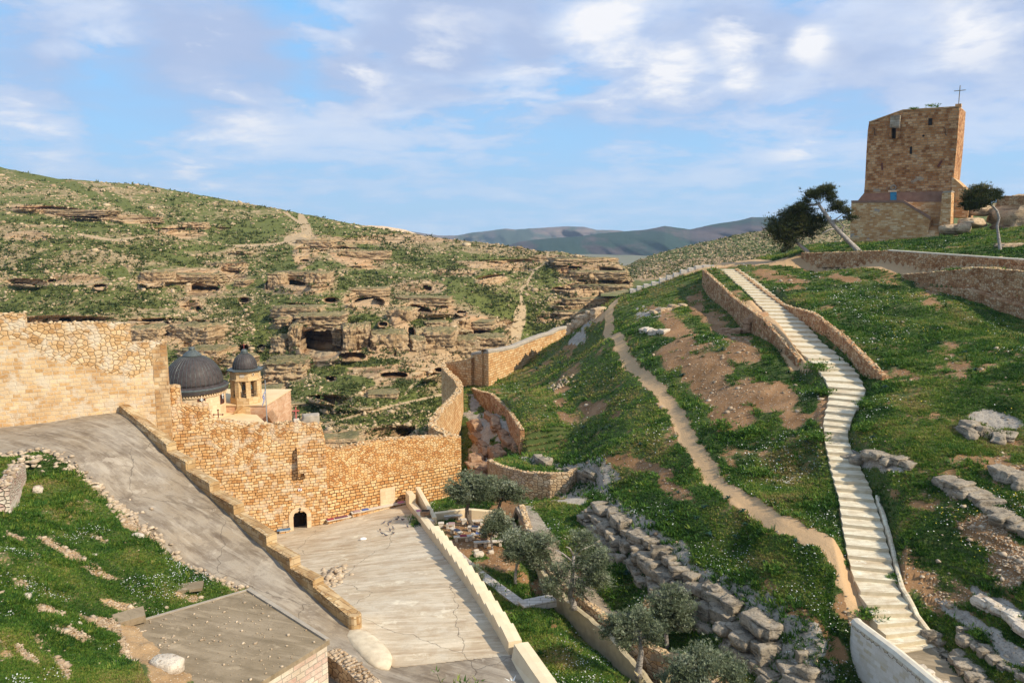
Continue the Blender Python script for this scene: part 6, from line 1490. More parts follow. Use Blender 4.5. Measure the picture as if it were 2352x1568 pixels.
tree('sapling', 'spindly grey sapling beside the paved garden path', [(1099, 1352, 48, .03), (1098, 1335, 48, .025), (1099, 1318, 48, .02)], [(1098, 1312, 48, 12, 18), (1106, 1325, 48, 9, 9)], .09, M_olive, M_palebark, 260, seed=9)
PG = 'windblown pines beside the tower'
tree('pine_tree', 'windblown pine with a bare white trunk leaning left from the tower base', [(1979, 583, 116, .42), (1952, 557, 116, .36), (1921, 525, 116, .33), (1910, 511, 116, .3), (1895, 490, 116, .25), (1881, 470, 116, .2)],
     [(1885, 441, 116, 28, 13), (1866, 450, 116, 18, 10), (1905, 452, 116, 14, 12), (1926, 474, 116, 20, 13), (1942, 487, 115, 12, 8), (1898, 432, 116.5, 12, 6), (1958, 500, 115.5, 12, 7), (1850, 468, 116, 18, 9), (1830, 478, 116, 16, 8)], .36, M_pine, M_palebark, 1900, k=7, seed=11, w=.12, group=PG, limb_r=.45, spread=.34,
     extra=[[(1921, 525, 116, .16), (1905, 527, 115.8, .12), (1888, 536, 115.5, .06)], [(1932, 540, 116, .18), (1938, 520, 115.8, .13), (1925, 508, 115.6, .08), (1920, 500, 115.5, .04)]])
tree('pine_tree', 'dense dark drooping pine left of the leaning white trunk', [(1855, 578, 118, .30), (1840, 566, 118, .26), (1827, 553, 118, .22), (1822, 535, 118, .18)],
     [(1812, 520, 118, 40, 22), (1846, 510, 118, 36, 22), (1785, 532, 118, 24, 18), (1832, 490, 118, 30, 16), (1815, 545, 117.5, 32, 16), (1862, 530, 118, 24, 16), (1806, 565, 117.5, 14, 14), (1855, 485, 118, 24, 12), (1880, 505, 117.5, 20, 14), (1820, 500, 118, 30, 16)], .38, M_pine, M_palebark, 3600, k=7, seed=12, w=.13, group=PG, spread=.36)
tree('pine_tree', 'small curved pine with a thin white trunk at the right of the tower', [(2297, 572, 101, .22), (2293, 540, 101, .18), (2290, 518, 101, .17), (2295, 501, 101, .16), (2290, 484, 101, .15), (2280, 473, 101, .12), (2268, 468, 101, .09)],
     [(2258, 441, 101, 26, 14), (2235, 458, 101, 22, 16), (2280, 450, 101, 20, 12), (2245, 474, 101, 20, 10), (2222, 470, 101, 14, 10), (2262, 458, 100.5, 22, 12), (2228, 480, 101, 12, 6)], .31, M_pine, M_palebark, 2200, k=7, seed=13, w=.12, group=PG, spread=.32)
for i, (u, v, D, r_, lb) in enumerate(((2144, 245, 133, .55, 'green weed clump growing on the middle of the tower roof edge'), (2098, 250, 136, .3, 'tiny weed growing on the tower roof left of the bigger clump'))):
    p = P(u, v, D); r = np.random.default_rng(i); n = 26; q = p+r.normal(size=(n, 3))*np.array([r_, r_*.6, r_*.3])
    a, b, c = tufts_arr(q, .32*r.uniform(.7, 1.2, n), 6, i, w=.2, tint=r.uniform(.4, .8, n)); tag(npmesh('weed_clump', a, b, M_grass, attrs={'tint': c}), lb, 'plant')

# ================================================================ PLANTS ON THE SLOPES
GF = {hzp: hz, rz_: HL, cz: HC}
def on_ground(u, v, f=hzp, D0=30., D1=160.):
    lo = None; pv_ = None
    Ds = np.linspace(D0, D1, 900); rx, rz = ray(u, v)
    g = GF[f](rx*Ds, Ds); k = int(np.argmax(rz*Ds < g))
    return np.array([rx*Ds[k], Ds[k], g[k]])
SQ = [(1290, 807), (1241, 839), (1263, 848), (1245, 875), (1286, 835), (1205, 830), (1339, 982), (1384, 987), (1470, 1022), (1322, 911), (1543, 1179), (1600, 1191), (1673, 1146), (1706, 1176), (1712, 1207), (1828, 1246), (1758, 1295), (1630, 1234), (1618, 1170), (1557, 1134), (1691, 1240), (2012, 804), (2004, 1007), (2156, 791), (2218, 812), (2239, 852), (1851, 1018), (1811, 858), (2033, 892), (1439, 1319), (1341, 984), (1398, 985), (1659, 806), (1567, 866), (1232, 850), (1790, 1060)]
def region(u, v):
    if v < 900 and u < 1320: return 'beside the ridge wall'
    if v < 1040 and u < 1480: return 'on the middle bank left of the trail'
    if u > 1950: return 'on the dark slope right of the staircase'
    if u > 1640 and v < 1100: return 'between the trail and the staircase'
    if u < 1500: return 'in the terrace grass above the garden'
    return 'in the flowery bank above the rock ledge'
for i, (u, v) in enumerate(SQ):
    p = on_ground(u, v); r = np.random.default_rng(1000+i); n = 15; s = .40*(p[1]/48)**.55*r.uniform(.8, 1.25)
    V = []; f = []; T = []
    for k in range(n):
        a = r.uniform(0, 6.28); el_ = r.uniform(.35, 1.2); L_ = s*r.uniform(.7, 1.1); w_ = s*.11
        d = np.array([math.cos(a), math.sin(a), 0]); sd2 = np.array([-d[1], d[0], 0])*w_
        b0 = p+(0, 0, .0); m1 = b0+d*L_*.45*math.cos(el_)+np.array([0, 0, L_*.65*math.sin(el_)]); e1 = b0+d*L_*1.0*math.cos(el_*.7)+np.array([0, 0, L_*.62*math.sin(el_*.75)])
        V += [b0-sd2*.6, b0+sd2*.6, m1+sd2, m1-sd2, e1]; j = 5*k; f += [(j, j+1, j+2), (j, j+2, j+3), (j+3, j+2, j+4)]; T += [r.uniform(0, 1)]*5
    q = [('broad-leaved dark squill plant '+region(u, v))]
    side = 'leftmost' if False else ''
    tag(npmesh('squill_plant', V, np.array(f), M_squill, attrs={'tint': np.array(T)}), q[0], 'plant', 'squill plants '+region(u, v))
BU = [(1990, 935, .9, 'leafy green bush right of the staircase below its stone wall'), (1992, 988, .9, 'leafy green bush beside the narrow middle of the staircase'), (2290, 1005, .8, 'dark bush in front of the pale rock outcrop at right'), (1880, 850, 1.1, 'bright green bush at the left bend of the staircase'), (1893, 905, .8, 'small green bush left of the staircase just below the bend'), (1880, 1010, .9, 'green bush crowding the left edge of the staircase'),
      (1995, 1420, .8, 'green bush at the top of the pale landing wall'), (1745, 1090, .9, 'rounded bush on the flowery bank below the trail fork'), (1660, 985, 1.0, 'rounded grey-green bush right of the trail'), (1720, 1000, 1.0, 'large green bush between trail and staircase'), (2255, 1470, .7, 'dark bush among the ledges at lower right'), (2060, 1335, .5, 'low green bush right of the lower steps'), (1780, 1310, .8, 'bush below the biggest squill plant')]
for i, (u, v, s, lb) in enumerate(BU):
    p = on_ground(u, v); r = np.random.default_rng(50+i); n = 170; g = r.normal(size=(n, 3))*np.array([s*.45, s*.45, s*.25]); g[:, 2] = abs(g[:, 2])
    g = g*(p[1]/50)**.5
    a, b, c = tufts_arr(p+g, .17*(p[1]/50)**.5*r.uniform(.7, 1.3, n), 6, i, w=.24, tint=r.uniform(.15, .65, n)); tag(npmesh('bush', a, b, M_grass if i != 2 else M_shrub, attrs={'tint': c}), lb, 'bush', 'bushes on the slope')
# things growing near the viewpoint
bank = [(-4, 3, -6.8), (7, 3, -6.8), (9, 11, -8.2), (-6, 11, -8.2)]
mb = MB(); mb.prism([(-3, 5, -6.9), (6, 5, -6.9), (7, 9.4, -7.0), (-4, 9.4, -7.0)], (0, 0, -12)); tag(mb.build('viewpoint_bank', M_left), kind='structure')
def sprig(name, u, D, n, h, mat, seed, label, cat, lean=.3, heads=None, sp=.3):
    r = np.random.default_rng(seed); base = P(u, 1600, D); base[2] = -7.0; t = empty(name, base, label, cat); mb = MB(); V = []
    tips = []
    for k in range(n):
        b = base+(r.uniform(-sp, sp), r.uniform(-.2, .2), 0); hh = h*r.uniform(.6, 1.1); dx = r.uniform(-lean, lean)
        pts = [b, b+(dx*.3, 0, hh*.5), b+(dx, r.uniform(-.1, .1), hh)]; mb.tube(pts, [.006, .005, .003], 4); tips.append((pts[1], pts[2]))
    mb.build('stems', mat, t); P_ = []; 
    for a, b in tips:
        for q in np.linspace(.1, 1, 9): P_.append(a*(1-q)+b*q+r.normal(size=3)*.02)
    a, b, c = tufts_arr(np.array(P_), .07*r.uniform(.6, 1.2, len(P_)), 4, seed, w=.22, tint=r.uniform(.3, .8, len(P_))); npmesh('leaves', a, b, heads or mat, t, attrs={'tint': c}); return t
sprig('dry_grass_clump', 1495, 8.6, 16, 1.42, M_dry, 3, 'tawny dry grass heads poking up from the bottom edge', 'grass', .35, M_dry, .25)
sprig('leafy_weed', 1075, 8.8, 14, 1.20, M_grass, 4, 'green leafy weed at the bottom edge in front of the courtyard', 'plant', .5, M_grass, .35)
sprig('leafy_weed', 1250, 8.8, 7, 1.28, M_grass, 5, 'thin flowering stems in front of the block parapet', 'plant', .5, M_flower, .3)

# ================================================================ ROCK LEDGES
def ledge(name, pts, h, dep_, n, mat, label, group='rock ledges on the slope', seed=0, f=hzp, sink=.35, jag=.3):
    h *= .72; n = int(n*1.3)
    r = np.random.default_rng(seed); Q = [C3(p) for p in pts]; L_ = np.concatenate([[0], np.cumsum([np.hypot(*(Q[i+1]-Q[i])[:2]) for i in range(len(Q)-1)])])
    VV_, FF = [], []; nv = 0
    for k in range(n):
        s = (k+.5)/n*L_[-1]; x = np.interp(s, L_, [q[0] for q in Q]); y = np.interp(s, L_, [q[1] for q in Q]); x2 = np.interp(s+.3, L_, [q[0] for q in Q]); y2 = np.interp(s+.3, L_, [q[1] for q in Q]); x1 = np.interp(s-.3, L_, [q[0] for q in Q]); y1 = np.interp(s-.3, L_, [q[1] for q in Q])
        a = math.atan2(y2-y1, x2-x1); hh = h*r.uniform(.6, 1.25); ln = L_[-1]/n*r.uniform(1.05, 1.6)
        z = f(x, y)
        off = r.uniform(-.3, .3)*dep_
        V, Fc = blob_mesh(None, (x-math.sin(a)*off, y+math.cos(a)*off, z+hh*(.5-sink)-h*.16), (ln*1.1, dep_*r.uniform(.7, 1.3), hh), None, a+r.uniform(-.2, .2), seed*31+k, None, .30, .22, n=11, strata=.14)
        VV_.append(V); FF.append(np.array(Fc)+nv); nv += len(V)
    o = npmesh(name, np.concatenate(VV_), np.concatenate(FF), mat); tag(o, label, 'rock', group); return o
for j, (a, b, hh, lb) in enumerate(((0, 3, 2.9, 'grey limestone ledge stepping down right of the small terrace'), (2, 5, 3.2, 'long grey limestone ledge in the middle of the flowery bank'), (4, 7, 2.6, 'grey limestone ledge curving below the trail junction'), (6, 9, 2.4, 'grey limestone ledge at the bottom edge left of the landing wall'))):
    S = S_ledB[a:b]; seg = []
    for i in range(len(S)):
        seg.append((S[i][0], S[i][1]))
    pts = []
    for (x, y) in seg: pts.append((x-.35, y-.35))
    class _Q: pass
    def ledge_xy(name, xy, h, dp, n, mat, label, seed, zoff):
        r = np.random.default_rng(seed); Q = np.array(xy); L_ = np.concatenate([[0], np.cumsum(np.hypot(*np.diff(Q, axis=0).T))]); VV_, FF = [], []; nv = 0
        for row in range(3):
            for k in range(n):
                s = (k+r.uniform(.1, .9))/n*L_[-1]; x = np.interp(s, L_, Q[:, 0]); y = np.interp(s, L_, Q[:, 1]); e = min(s+.4, L_[-1]); g = max(e-.8, 0)
                ax, ay = np.interp(e, L_, Q[:, 0])-np.interp(g, L_, Q[:, 0]), np.interp(e, L_, Q[:, 1])-np.interp(g, L_, Q[:, 1]); a_ = math.atan2(ay, ax); nx_, ny_ = math.sin(a_), -math.cos(a_)
                t_ = (row+.5)/3; zt = hzp(x-nx_*1.4, y-ny_*1.4, False)-.1; zl_ = hzp(x+nx_*1.5, y+ny_*1.5, False)-.05
                off = -.8+1.8*(1-t_)+r.uniform(-.25, .25); z = zl_+(zt-zl_)*t_
                hh_ = max(.36, (zt-zl_)/3*1.0)*r.uniform(.7, 1.2)
                if r.random() < .2: continue
                z -= .12
                V, Fc = blob_mesh(None, (x+nx_*off, y+ny_*off, z), (L_[-1]/n*r.uniform(.5, 2.6), dp*r.uniform(.6, 1.5), hh_*r.uniform(.6, 1.3)), None, a_+r.uniform(-.35, .35), seed*17+k+row*50, None, .20, .28, n=11, strata=.12)
                VV_.append(V); FF.append(np.array(Fc)+nv); nv += len(V)
        o = npmesh(name, np.concatenate(VV_), np.concatenate(FF), mat); tag(o, label, 'rock', 'rock ledges on the slope'); return o
    ledge_xy('rock_ledge', pts, hh, .95, 12, M_grey, lb, 200+j, 0)
ledge('rock_ledge', [(1235, 1052, 74), (1290, 1077, 69.5), (1368, 1112, 64.5)], 1.5, .8, 8, M_grey, 'straight low grey ledge just above the small curved terrace', seed=210)
ledge('rock_ledge', [(2205, 975, 50), (2250, 960, 50), (2330, 985, 48.5)], 1.4, 1.8, 6, M_grey, 'jagged pale rock outcrop high on the dark slope at right', seed=211, sink=.3)
ledge('rock_ledge', [(1955, 1035, 51.5), (2010, 1065, 49.5), (2060, 1095, 47.5), (2100, 1105, 46.5)], .8, 1.5, 10, M_grey, 'grey rock ledge starting at the right edge of the staircase', seed=212, sink=.42)
ledge('rock_ledge', [(2165, 1110, 44.5), (2230, 1140, 42.5), (2300, 1175, 40), (2400, 1220, 38)], .85, 1.4, 12, M_grey, 'long grey rock ledge across the right side of the slope', seed=213, sink=.4)
ledge('rock_ledge', [(2140, 1370, 36), (2200, 1420, 34), (2260, 1470, 32), (2330, 1530, 30), (2400, 1590, 28)], .75, .8, 18, M_grey, 'broken grey ledge running down to the lower right corner', seed=214, sink=.42)
ledge('rock_ledge', [(2210, 1380, 35), (2290, 1440, 32.5), (2370, 1500, 30.5)], .6, .7, 13, M_grey, 'upper grey ledge above the lower right corner', seed=215, sink=.42)
ledge('rock_ledge', [(2250, 1340, 36), (2330, 1380, 34), (2400, 1420, 32)], .7, .7, 6, M_pale, 'pale rock rib at the right edge beside loose stones', seed=216, sink=.4)
ledge('rock_ledge', [(2290, 1070, 44), (2360, 1100, 42)], 1.2, 1.2, 4, M_grey, 'grey rock knob at the right edge', seed=217, sink=.35)
ledge('rock_ledge', [(2112, 1480, 33.2), (2160, 1520, 32), (2230, 1570, 30.5), (2290, 1610, 29)], .55, .45, 14, M_pale, 'rubble edging along the right of the concrete landing', seed=218, sink=.3)
ledge('rock_ledge', [(1500, 716, 105), (1535, 704, 106), (1575, 698, 106)], 1.0, 1.4, 6, M_tan, 'tan rock shelf high on the bank right of the trail', seed=219, sink=.4)
ledge('rock_ledge', [(1472, 760, 96), (1498, 772, 94.5), (1530, 778, 93)], 1.2, 1.1, 5, M_pale, 'pale rounded rock right beside the narrow trail', seed=220, sink=.35)
ledge('rock_ledge', [(1310, 775, 128), (1335, 757, 124), (1375, 748, 117)], 2.6, 2.4, 7, M_tan, 'reddish tan crag at the end of the ridge wall', seed=221, sink=.3)
ledge('rock_ledge', [(1655, 735, 90), (1700, 745, 88.5), (1745, 765, 86)], 2.2, 1.6, 6, M_red, 'brown overhanging rock under the stair retaining wall', seed=222, sink=.45)
ledge('rock_ledge', [(1085, 960, 97), (1110, 1000, 89), (1140, 1040, 82)], 2.6, 1.6, 5, M_red, 'reddish rock face on the right side of the ditch', seed=223, sink=.4)
ledge('rock_ledge', [(1120, 955, 98), (1150, 985, 90), (1190, 1022, 82)], 1.8, 1.2, 6, M_red, 'brownish shelf of rock under the short terrace wall', seed=224, sink=.4)
ledge('rock_ledge', [(1120, 1080, 75), (1108, 1050, 79), (1100, 1020, 85)], 2.4, 1.8, 6, M_red, 'red rock buttress beside the dark end of the ditch', seed=225, sink=.4)
ledge('rock_ledge', [(1345, 1170, 57), (1390, 1225, 53), (1420, 1262, 51)], 1.3, 1.2, 7, M_grey, 'lower step of grey rock above the garden wall', seed=227, sink=.4)
for i, (u, v, s, lb) in enumerate(((1282, 845, .0, ''),)):
    p = on_ground(1289, 883); r = np.random.default_rng(5); n = 46; q = p+r.normal(size=(n, 3))*np.array([.8, 1.0, .12]); q[:, 2] = [hzp(a, b)+.1 for a, b in q[:, :2]]
    a, b, c = rocks_arr(q, r.uniform(.12, .26, n), .8, 5); tag(npmesh('stone_pile', a, b, M_stn, attrs={'tint': .5+.5*c}), 'small heap of pale stones on the grassy bank by the ridge wall', 'stone pile')

# ================================================================ CRAGS OF THE CAVE CLIFFS
def cragmat():
    m, nt, bs = newmat('crag_limestone'); co = obj_co(nt)
    n1 = noise(nt, co, .12, 6, .65); n2 = noise(nt, co, .9, 6, .7)
    st = noise(nt, scaled(nt, co, (.05, .05, .85)), 1, 5, .7); ve = noise(nt, scaled(nt, co, (.8, .8, .06)), 1, 5, .7)
    c = mixc(nt, ramp(nt, n1, [(.35, 0.), (.65, 1.)]), (.38, .25, .13), (.54, .40, .245))
    c = mixc(nt, ramp(nt, n1, [(.56, 0.), (.66, .6)]), c, (.50, .27, .12))
    c = mixc(nt, ramp(nt, st, [(.42, .8), (.47, 0.)]), c, (.11, .075, .045)); c = mixc(nt, ramp(nt, ve, [(.36, .6), (.43, 0.)]), c, (.12, .085, .05))
    gz = nd(nt, 'SeparateXYZ', {0: nd(nt, 'NewGeometry').outputs['Normal']}).outputs[2]
    c = mixc(nt, ramp(nt, mth(nt, 'ADD', gz, mth(nt, 'MULTIPLY', mth(nt, 'SUBTRACT', n2, .5), 1.2)), [(.66, 0.), (.95, .7)]), c, mixc(nt, n2, (.20, .17, .075), (.07, .10, .02)))
    setc(nt, bs, c, mth(nt, 'ADD', mth(nt, 'ADD', st, ve), n2), .9, .7, .95); return m
M_crag = cragmat()
for i, (u, v, ru, rv, dp) in enumerate(((741, 736, 52, 16, 9), (684, 785, 13, 40, 8), (664, 852, 46, 28, 9), (803, 790, 14, 42, 8), (832, 780, 16, 34, 7), (893, 792, 40, 30, 8), (926, 735, 24, 26, 7), (1012, 790, 36, 34, 9), (1062, 800, 34, 24, 8), (1115, 790, 44, 20, 8), (960, 800, 16, 26, 6), (655, 800, 18, 30, 6), (690, 716, 52, 13, 7), (655, 742, 14, 13, 5), (640, 650, 16, 22, 6), (735, 650, 26, 24, 7), (690, 632, 50, 9, 6), (440, 642, 70, 13, 6), (520, 612, 40, 9, 6), (365, 640, 34, 16, 6), (840, 670, 50, 9, 6), (975, 690, 60, 9, 6), (880, 905, 34, 7, 4), (460, 775, 46, 30, 7), (340, 775, 40, 26, 7), (480, 820, 50, 22, 7), (545, 835, 34, 18, 6), (1340, 600, 70, 8, 7), (1375, 632, 60, 9, 7), (1380, 662, 60, 8, 8), (1345, 690, 60, 7, 8), (1330, 722, 56, 11, 8), (150, 490, 110, 7, 6), (300, 505, 60, 6, 5), (445, 520, 30, 9, 5), (830, 590, 60, 14, 6), (725, 562, 42, 10, 5), (620, 905, 30, 16, 5), (770, 1010, 60, 14, 5), (690, 930, 30, 10, 4), (1000, 745, 26, 8, 5), (1090, 745, 44, 9, 6), (780, 770, 10, 20, 4), (560, 655, 14, 12, 4))):
    D = math.exp(float(FARD(np.array([u*1.]), np.array([v*1.6]))[0])); m_ = D/F/.97
    o = blob_mesh('cliff_crag', P(u, v, D+dp*.20), (2*ru*m_, dp*1.5, 2*rv*m_), M_crag, random.uniform(-.25, .25), 400+i, None, .18, .16, n=22, strata=.07); o['kind'] = 'structure'
# ================================================================ RAMP EDGES, FLAT ROOF
kr = []
r = np.random.default_rng(8); kk_ = np.array(KERB); Lk = np.concatenate([[0], np.cumsum(np.hypot(*np.diff(kk_[:, :2], axis=0).T))])
for _ in range(330):
    s = r.uniform(0, Lk[-1]); x, y = np.interp(s, Lk, kk_[:, 0]), np.interp(s, Lk, kk_[:, 1]); x += r.normal()*.28-.1; y += r.normal()*.28-.1; kr.append((x, y, rz_(x, y)+.12))
a, b, c = rocks_arr(np.array(kr), r.uniform(.08, .24, len(kr)), .7, 8); tag(npmesh('rubble_kerb', a, b, M_stn, attrs={'tint': .35+.65*c}), 'line of loose pale stones edging the left side of the grey ramp', kind='stuff')
def pile(name, c, n, sp, s0, s1, seed, label, z=None, mat=M_stn, f=None):
    r = np.random.default_rng(seed); q = np.array(c)+r.normal(size=(n, 3))*np.array(sp); 
    for k in range(n):
        d = math.hypot((q[k, 0]-c[0])/sp[0], (q[k, 1]-c[1])/sp[1]); q[k, 2] = (f(q[k, 0], q[k, 1]) if f else c[2])+sp[2]*max(0, 1.6-d)*r.uniform(.2, 1)
    a, b, t_ = rocks_arr(q, r.uniform(s0, s1, n), .75, seed); return tag(npmesh(name, a, b, mat, attrs={'tint': .3+.7*t_}), label, 'stone pile')
pile('stone_pile', P(52, 1062, 46.8), 70, (.75, 1.0, .45), .12, .30, 31, 'heap of pale and rusty stones at the far left beside the ramp', f=rz_)
pile('stone_pile', P(262, 1195, 44.6), 70, (.55, .6, .3), .10, .26, 32, 'tumbled stones spilling off the middle of the ramp edge', f=rz_)
pile('stone_pile', P(330, 1260, 42.3), 90, (.6, .5, .2), .07, .17, 36, 'scatter of small rubble below the middle of the ramp edge', f=rz_)
pile('stone_pile', P(255, 1520, 29), 120, (1.1, .9, .15), .03, .10, 33, 'loose pinkish rubble at the left corner of the flat roof', f=rz_)
pile('stone_pile', PZ(765, 1350, -24.3), 110, (.5, 1.3, .35), .14, .30, 34, 'white broken stones heaped behind the end of the ramp parapet', f=lambda x, y: cz(x, y))
for i, (u, v, s, lb) in enumerate(((315, 1245, .55, 'rounded pinkish boulder half way down the ramp edge'), (205, 1165, .4, 'pale boulder in the grass near the far left stone heap'), (88, 1130, .45, 'white boulder in the grass near the top of the slope'), (215, 1290, .45, 'pale boulder on the bare patch in the middle of the slope'), (178, 1440, .28, 'small white boulder above the flat roof corner'), (60, 1380, .35, 'upright pale boulder in the lower left grass'))):
    p = on_ground(u, v, rz_, 22, 60); o = blob_mesh('boulder', p+(0, 0, s*.3), (s*1.5, s*1.2, s*1.2), M_pale, i, 60+i, None, .7, .14); tag(o, lb, 'boulder', 'boulders on the grass slope')
rp = on_ground(380, 1535, rz_, 22, 60)
o = blob_mesh('boulder', PZ(382, 1528, -18.6), (1.5, .9, .7), M_pale, -.4, 66, None, .6, .15); tag(o, 'big pale rock lying across the front edge of the flat roof', 'boulder', 'boulders on the grass slope')
t = empty('flat_roof_building', ROOF[0]+(0, 0, -2), 'low building with a dusty flat concrete roof below the ramp', 'building')
mb = MB(); mb.prism([tuple(p+np.array([0, 0, .0])) for p in ROOF], (0, 0, -.22)); 
o = mb.build('roof', M_roofc, t)
R_ = [np.array(p) for p in ROOF]; cen = sum(R_)/4
rin = [cen+(p-cen)*np.array([.975, .975, 1])+(0, 0, -.2) for p in R_]
mb = MB(); mb.prism([tuple(p) for p in rin], (0, 0, -4)); mb.build('walls', M_pinkst, t)
mb = MB()
for i in range(2):
    a, b = R_[i], R_[i+1] if i == 0 else R_[2]
a, b = R_[0], R_[1]; mb.prism([a+(0, 0, .001), b+(0, 0, .001), b+(-.16, -.1, .001), a+(-.12, -.22, .001)], (0, 0, .09)); mb.build('roof_edge', M_cap, t)
a, b = R_[3], R_[0]; mb = MB(); mb.prism([a+(0, 0, .001), b+(0, 0, .001), b+(-.02, -.18, .001), a+(0, -.18, .001)], (0, 0, .06)); mb.build('roof_edge', M_cap, t)
r = np.random.default_rng(40); q = []
while len(q) < 420:
    w_ = r.uniform(0, 1, 2); w_[0] = w_[0]**1.4; p = R_[3]*(1-w_[0])*(1-w_[1])+R_[0]*w_[0]*(1-w_[1])+R_[1]*w_[0]*w_[1]+R_[2]*(1-w_[0])*w_[1]; q.append(p+(0, 0, .02))
a, b, c = rocks_arr(np.array(q), .02+.07*r.random(len(q))**3, .7, 41); tag(npmesh('roof_pebbles', a, b, M_stn, attrs={'tint': .4+.6*c}), 'scattered pebbles on the flat concrete roof', kind='stuff')
ug = PZ(272, 1432, -18.75); o_ = MB(); o_.box(ug+(.3, .2, .15), (1.6, .9, .35), .55, tilt=(.1, -.05)); tag(o_.build('concrete_slab', M_roofc), 'tilted concrete block lying at the left corner of the flat roof', 'slab')
ug = on_ground(432, 1353, rz_, 25, 60); o_ = MB(); o_.box(ug+(0, 0, .1), (1.5, .9, .16), .3); tag(o_.build('concrete_slab', M_roofc), 'small grey slab lying in the flowery grass above the flat roof', 'slab')
kq = [PZ(742, 1500, -20.3), PZ(775, 1520, -20.25), PZ(822, 1560, -20.2), PZ(860, 1610, -20.2)]
t = empty('rubble_wall', kq[0], 'short rough rubble wall at the bottom right of the flat roof', 'wall')
o, sec, _ = wall('wall', kq, [-22.4]*4, .8, M_rubnear, t, jag=.1, rub=99, seed=95); crest(t, sec, .8, M_stn, 22, .11, 95)
t = empty('pale_stone_wall', P(2, 1100, 44), 'pale rubble wall cut off by the left edge of the photo', 'wall')
kq = [P(28, 1068, 45.5), P(14, 1080, 43.5), P(2, 1098, 41.5), P(-16, 1120, 39.5)]
o, sec, _ = wall('wall', kq, [p[2]-2 for p in kq], .7, M_pinkst, t, jag=.12, rub=99, seed=96); crest(t, sec, .7, M_stn, 8, .17, 96)

# ================================================================ GARDEN AND COURTYARD FURNITURE
def gpos(u, v): return on_ground(u, v, hzp, 34, 75)
def bench(u, v, ln, az, label, wd=.38, h=.40, cloth=None, cn='', single=False):
    p = gpos(u, v); t = empty('stone_stool' if single else 'stone_bench', p, label, 'stool' if single else 'bench', 'stone seats in the olive garden')
    r = np.random.default_rng(int(u*7+v)); ca, sa = math.cos(az), math.sin(az)
    if single:
        mb = MB(); mb.box(p+(0, 0, h/2-.04), (ln*.8, wd*.85, h-.08), az, bev=.03); mb.build('base', M_slab, t)
        mb = MB(); mb.box(p+(0, 0, h), (ln, wd, .10), az, bev=.02); mb.build('seat', M_slab, t)
    else:
        for sg in (-1, 1):
            q = p+(ca*ln*.34*sg, sa*ln*.34*sg, (h-.1)/2); mb = MB(); mb.box(q, (.24, wd*.8, h-.08), az+r.uniform(-.1, .1), bev=.03); mb.build('support', M_slab, t)
        mb = MB(); mb.box(p+(0, 0, h), (ln, wd, .11), az+.02, bev=.02); mb.build('seat', M_slab, t)
    if cloth:
        q = p+(ca*ln*.12, sa*ln*.12, h+.085); mb = MB(); mb.box(q, (min(.55, ln*.8), wd*.95, .06), az+.05, bev=.02)
        tag(mb.build('cushion', M_cloth[cloth]), cn, 'cushion', 'cushions on the stone seats')
bench(1013, 1211, .5, .1, 'single square stone stool nearest the courtyard parapet', single=True)
bench(1041, 1194, 1.6, .15, 'long plain stone bench against the cream back wall')
bench(1035, 1214, .7, .0, 'short bench with a dull red cushion near the back wall', cloth='mauve', cn='faded red cushion on the short bench near the back wall')
bench(1047, 1228, 1.4, -.85, 'diagonal stone bench with a navy cushion in the middle', cloth='navy', cn='navy cushion on the diagonal stone bench')
bench(1066, 1203, .55, .2, 'stone stool tucked left of the big olive trunk', single=True)
bench(1088, 1221, 1.0, -.25, 'stone bench with a black cushion right of the big olive trunk', cloth='navy', cn='black cushion on the bench by the big olive trunk')
bench(1100, 1188, 1.5, .3, 'long stone bench behind the big olive trunk')
bench(1094, 1206, 1.2, .1, 'plain stone bench half hidden behind the big olive trunk')
bench(1060, 1243, 1.25, .12, 'stone bench carrying a dark red cushion at the front', cloth='dark_red', cn='dark red cushion on the front stone bench')
bench(1079, 1241, .42, .1, 'little square stone stool between the two front benches', single=True)
bench(1097, 1237, 1.1, .05, 'stone bench carrying a bright blue cushion at the front', cloth='dull_blue', cn='blue cushion on the front stone bench')
bench(1104, 1256, 1.1, .1, 'low pale stone bench in front of the brown stacked stool')
bench(1136, 1254, 1.3, .1, 'low pale stone bench behind the small pale-trunked olive')
bench(1128, 1232, 1.1, -.2, 'stone bench right of the bright blue cushion')
p = gpos(1112, 1247); t = empty('stacked_stool', p, 'round brown stool made of stacked rings among the benches', 'stool'); 
M_brnring = simple('brown_rings', (.16, .075, .04), (.22, .12, .07), 6, .7, .2)
for k in range(4): mb = MB(); mb.lathe((p[0], p[1], p[2]+.02+.17*k), [(.20, 0), (.27, .03), (.29, .08), (.27, .13), (.20, .16), (.0, .165)], 16); mb.build('ring', M_brnring, t, smooth=True)
for (u, v, s, lb) in ((1094, 1268, .35, 'upright pale block in front of the low bench'), (1100, 1277, .55, 'rounded pale garden stone below the upright block'), (1128, 1270, .35, 'pale stone at the foot of the small olive'), (984, 1205, .8, 'large smooth stone behind the lilac drum')):
    o = blob_mesh('garden_stone', gpos(u, v)+(0, 0, s*.25), (s*1.3, s, s*.8), M_pale, .3, int(u), None, .65, .1); tag(o, lb, 'stone', 'loose stones in the olive garden')
p = gpos(1006, 1249); t = empty('drum_barrel', p, 'lilac metal drum standing beside the stepped parapet', 'barrel')
mb = MB(); mb.lathe((p[0], p[1], p[2]), [(.31, 0), (.325, .02), (.31, .04), (.31, .32), (.33, .34), (.31, .36), (.31, .66), (.33, .68), (.31, .70), (.31, .98), (.33, 1.0), (.31, 1.02)], 26); mb.build('body', M_barrel, t, smooth=False)
mb = MB(); mb.lathe((p[0], p[1], p[2]), [(.33, 1.0), (.335, 1.05), (.30, 1.05), (.30, 1.03), (0, 1.03)], 26); mb.build('lid', M_barrel, t)
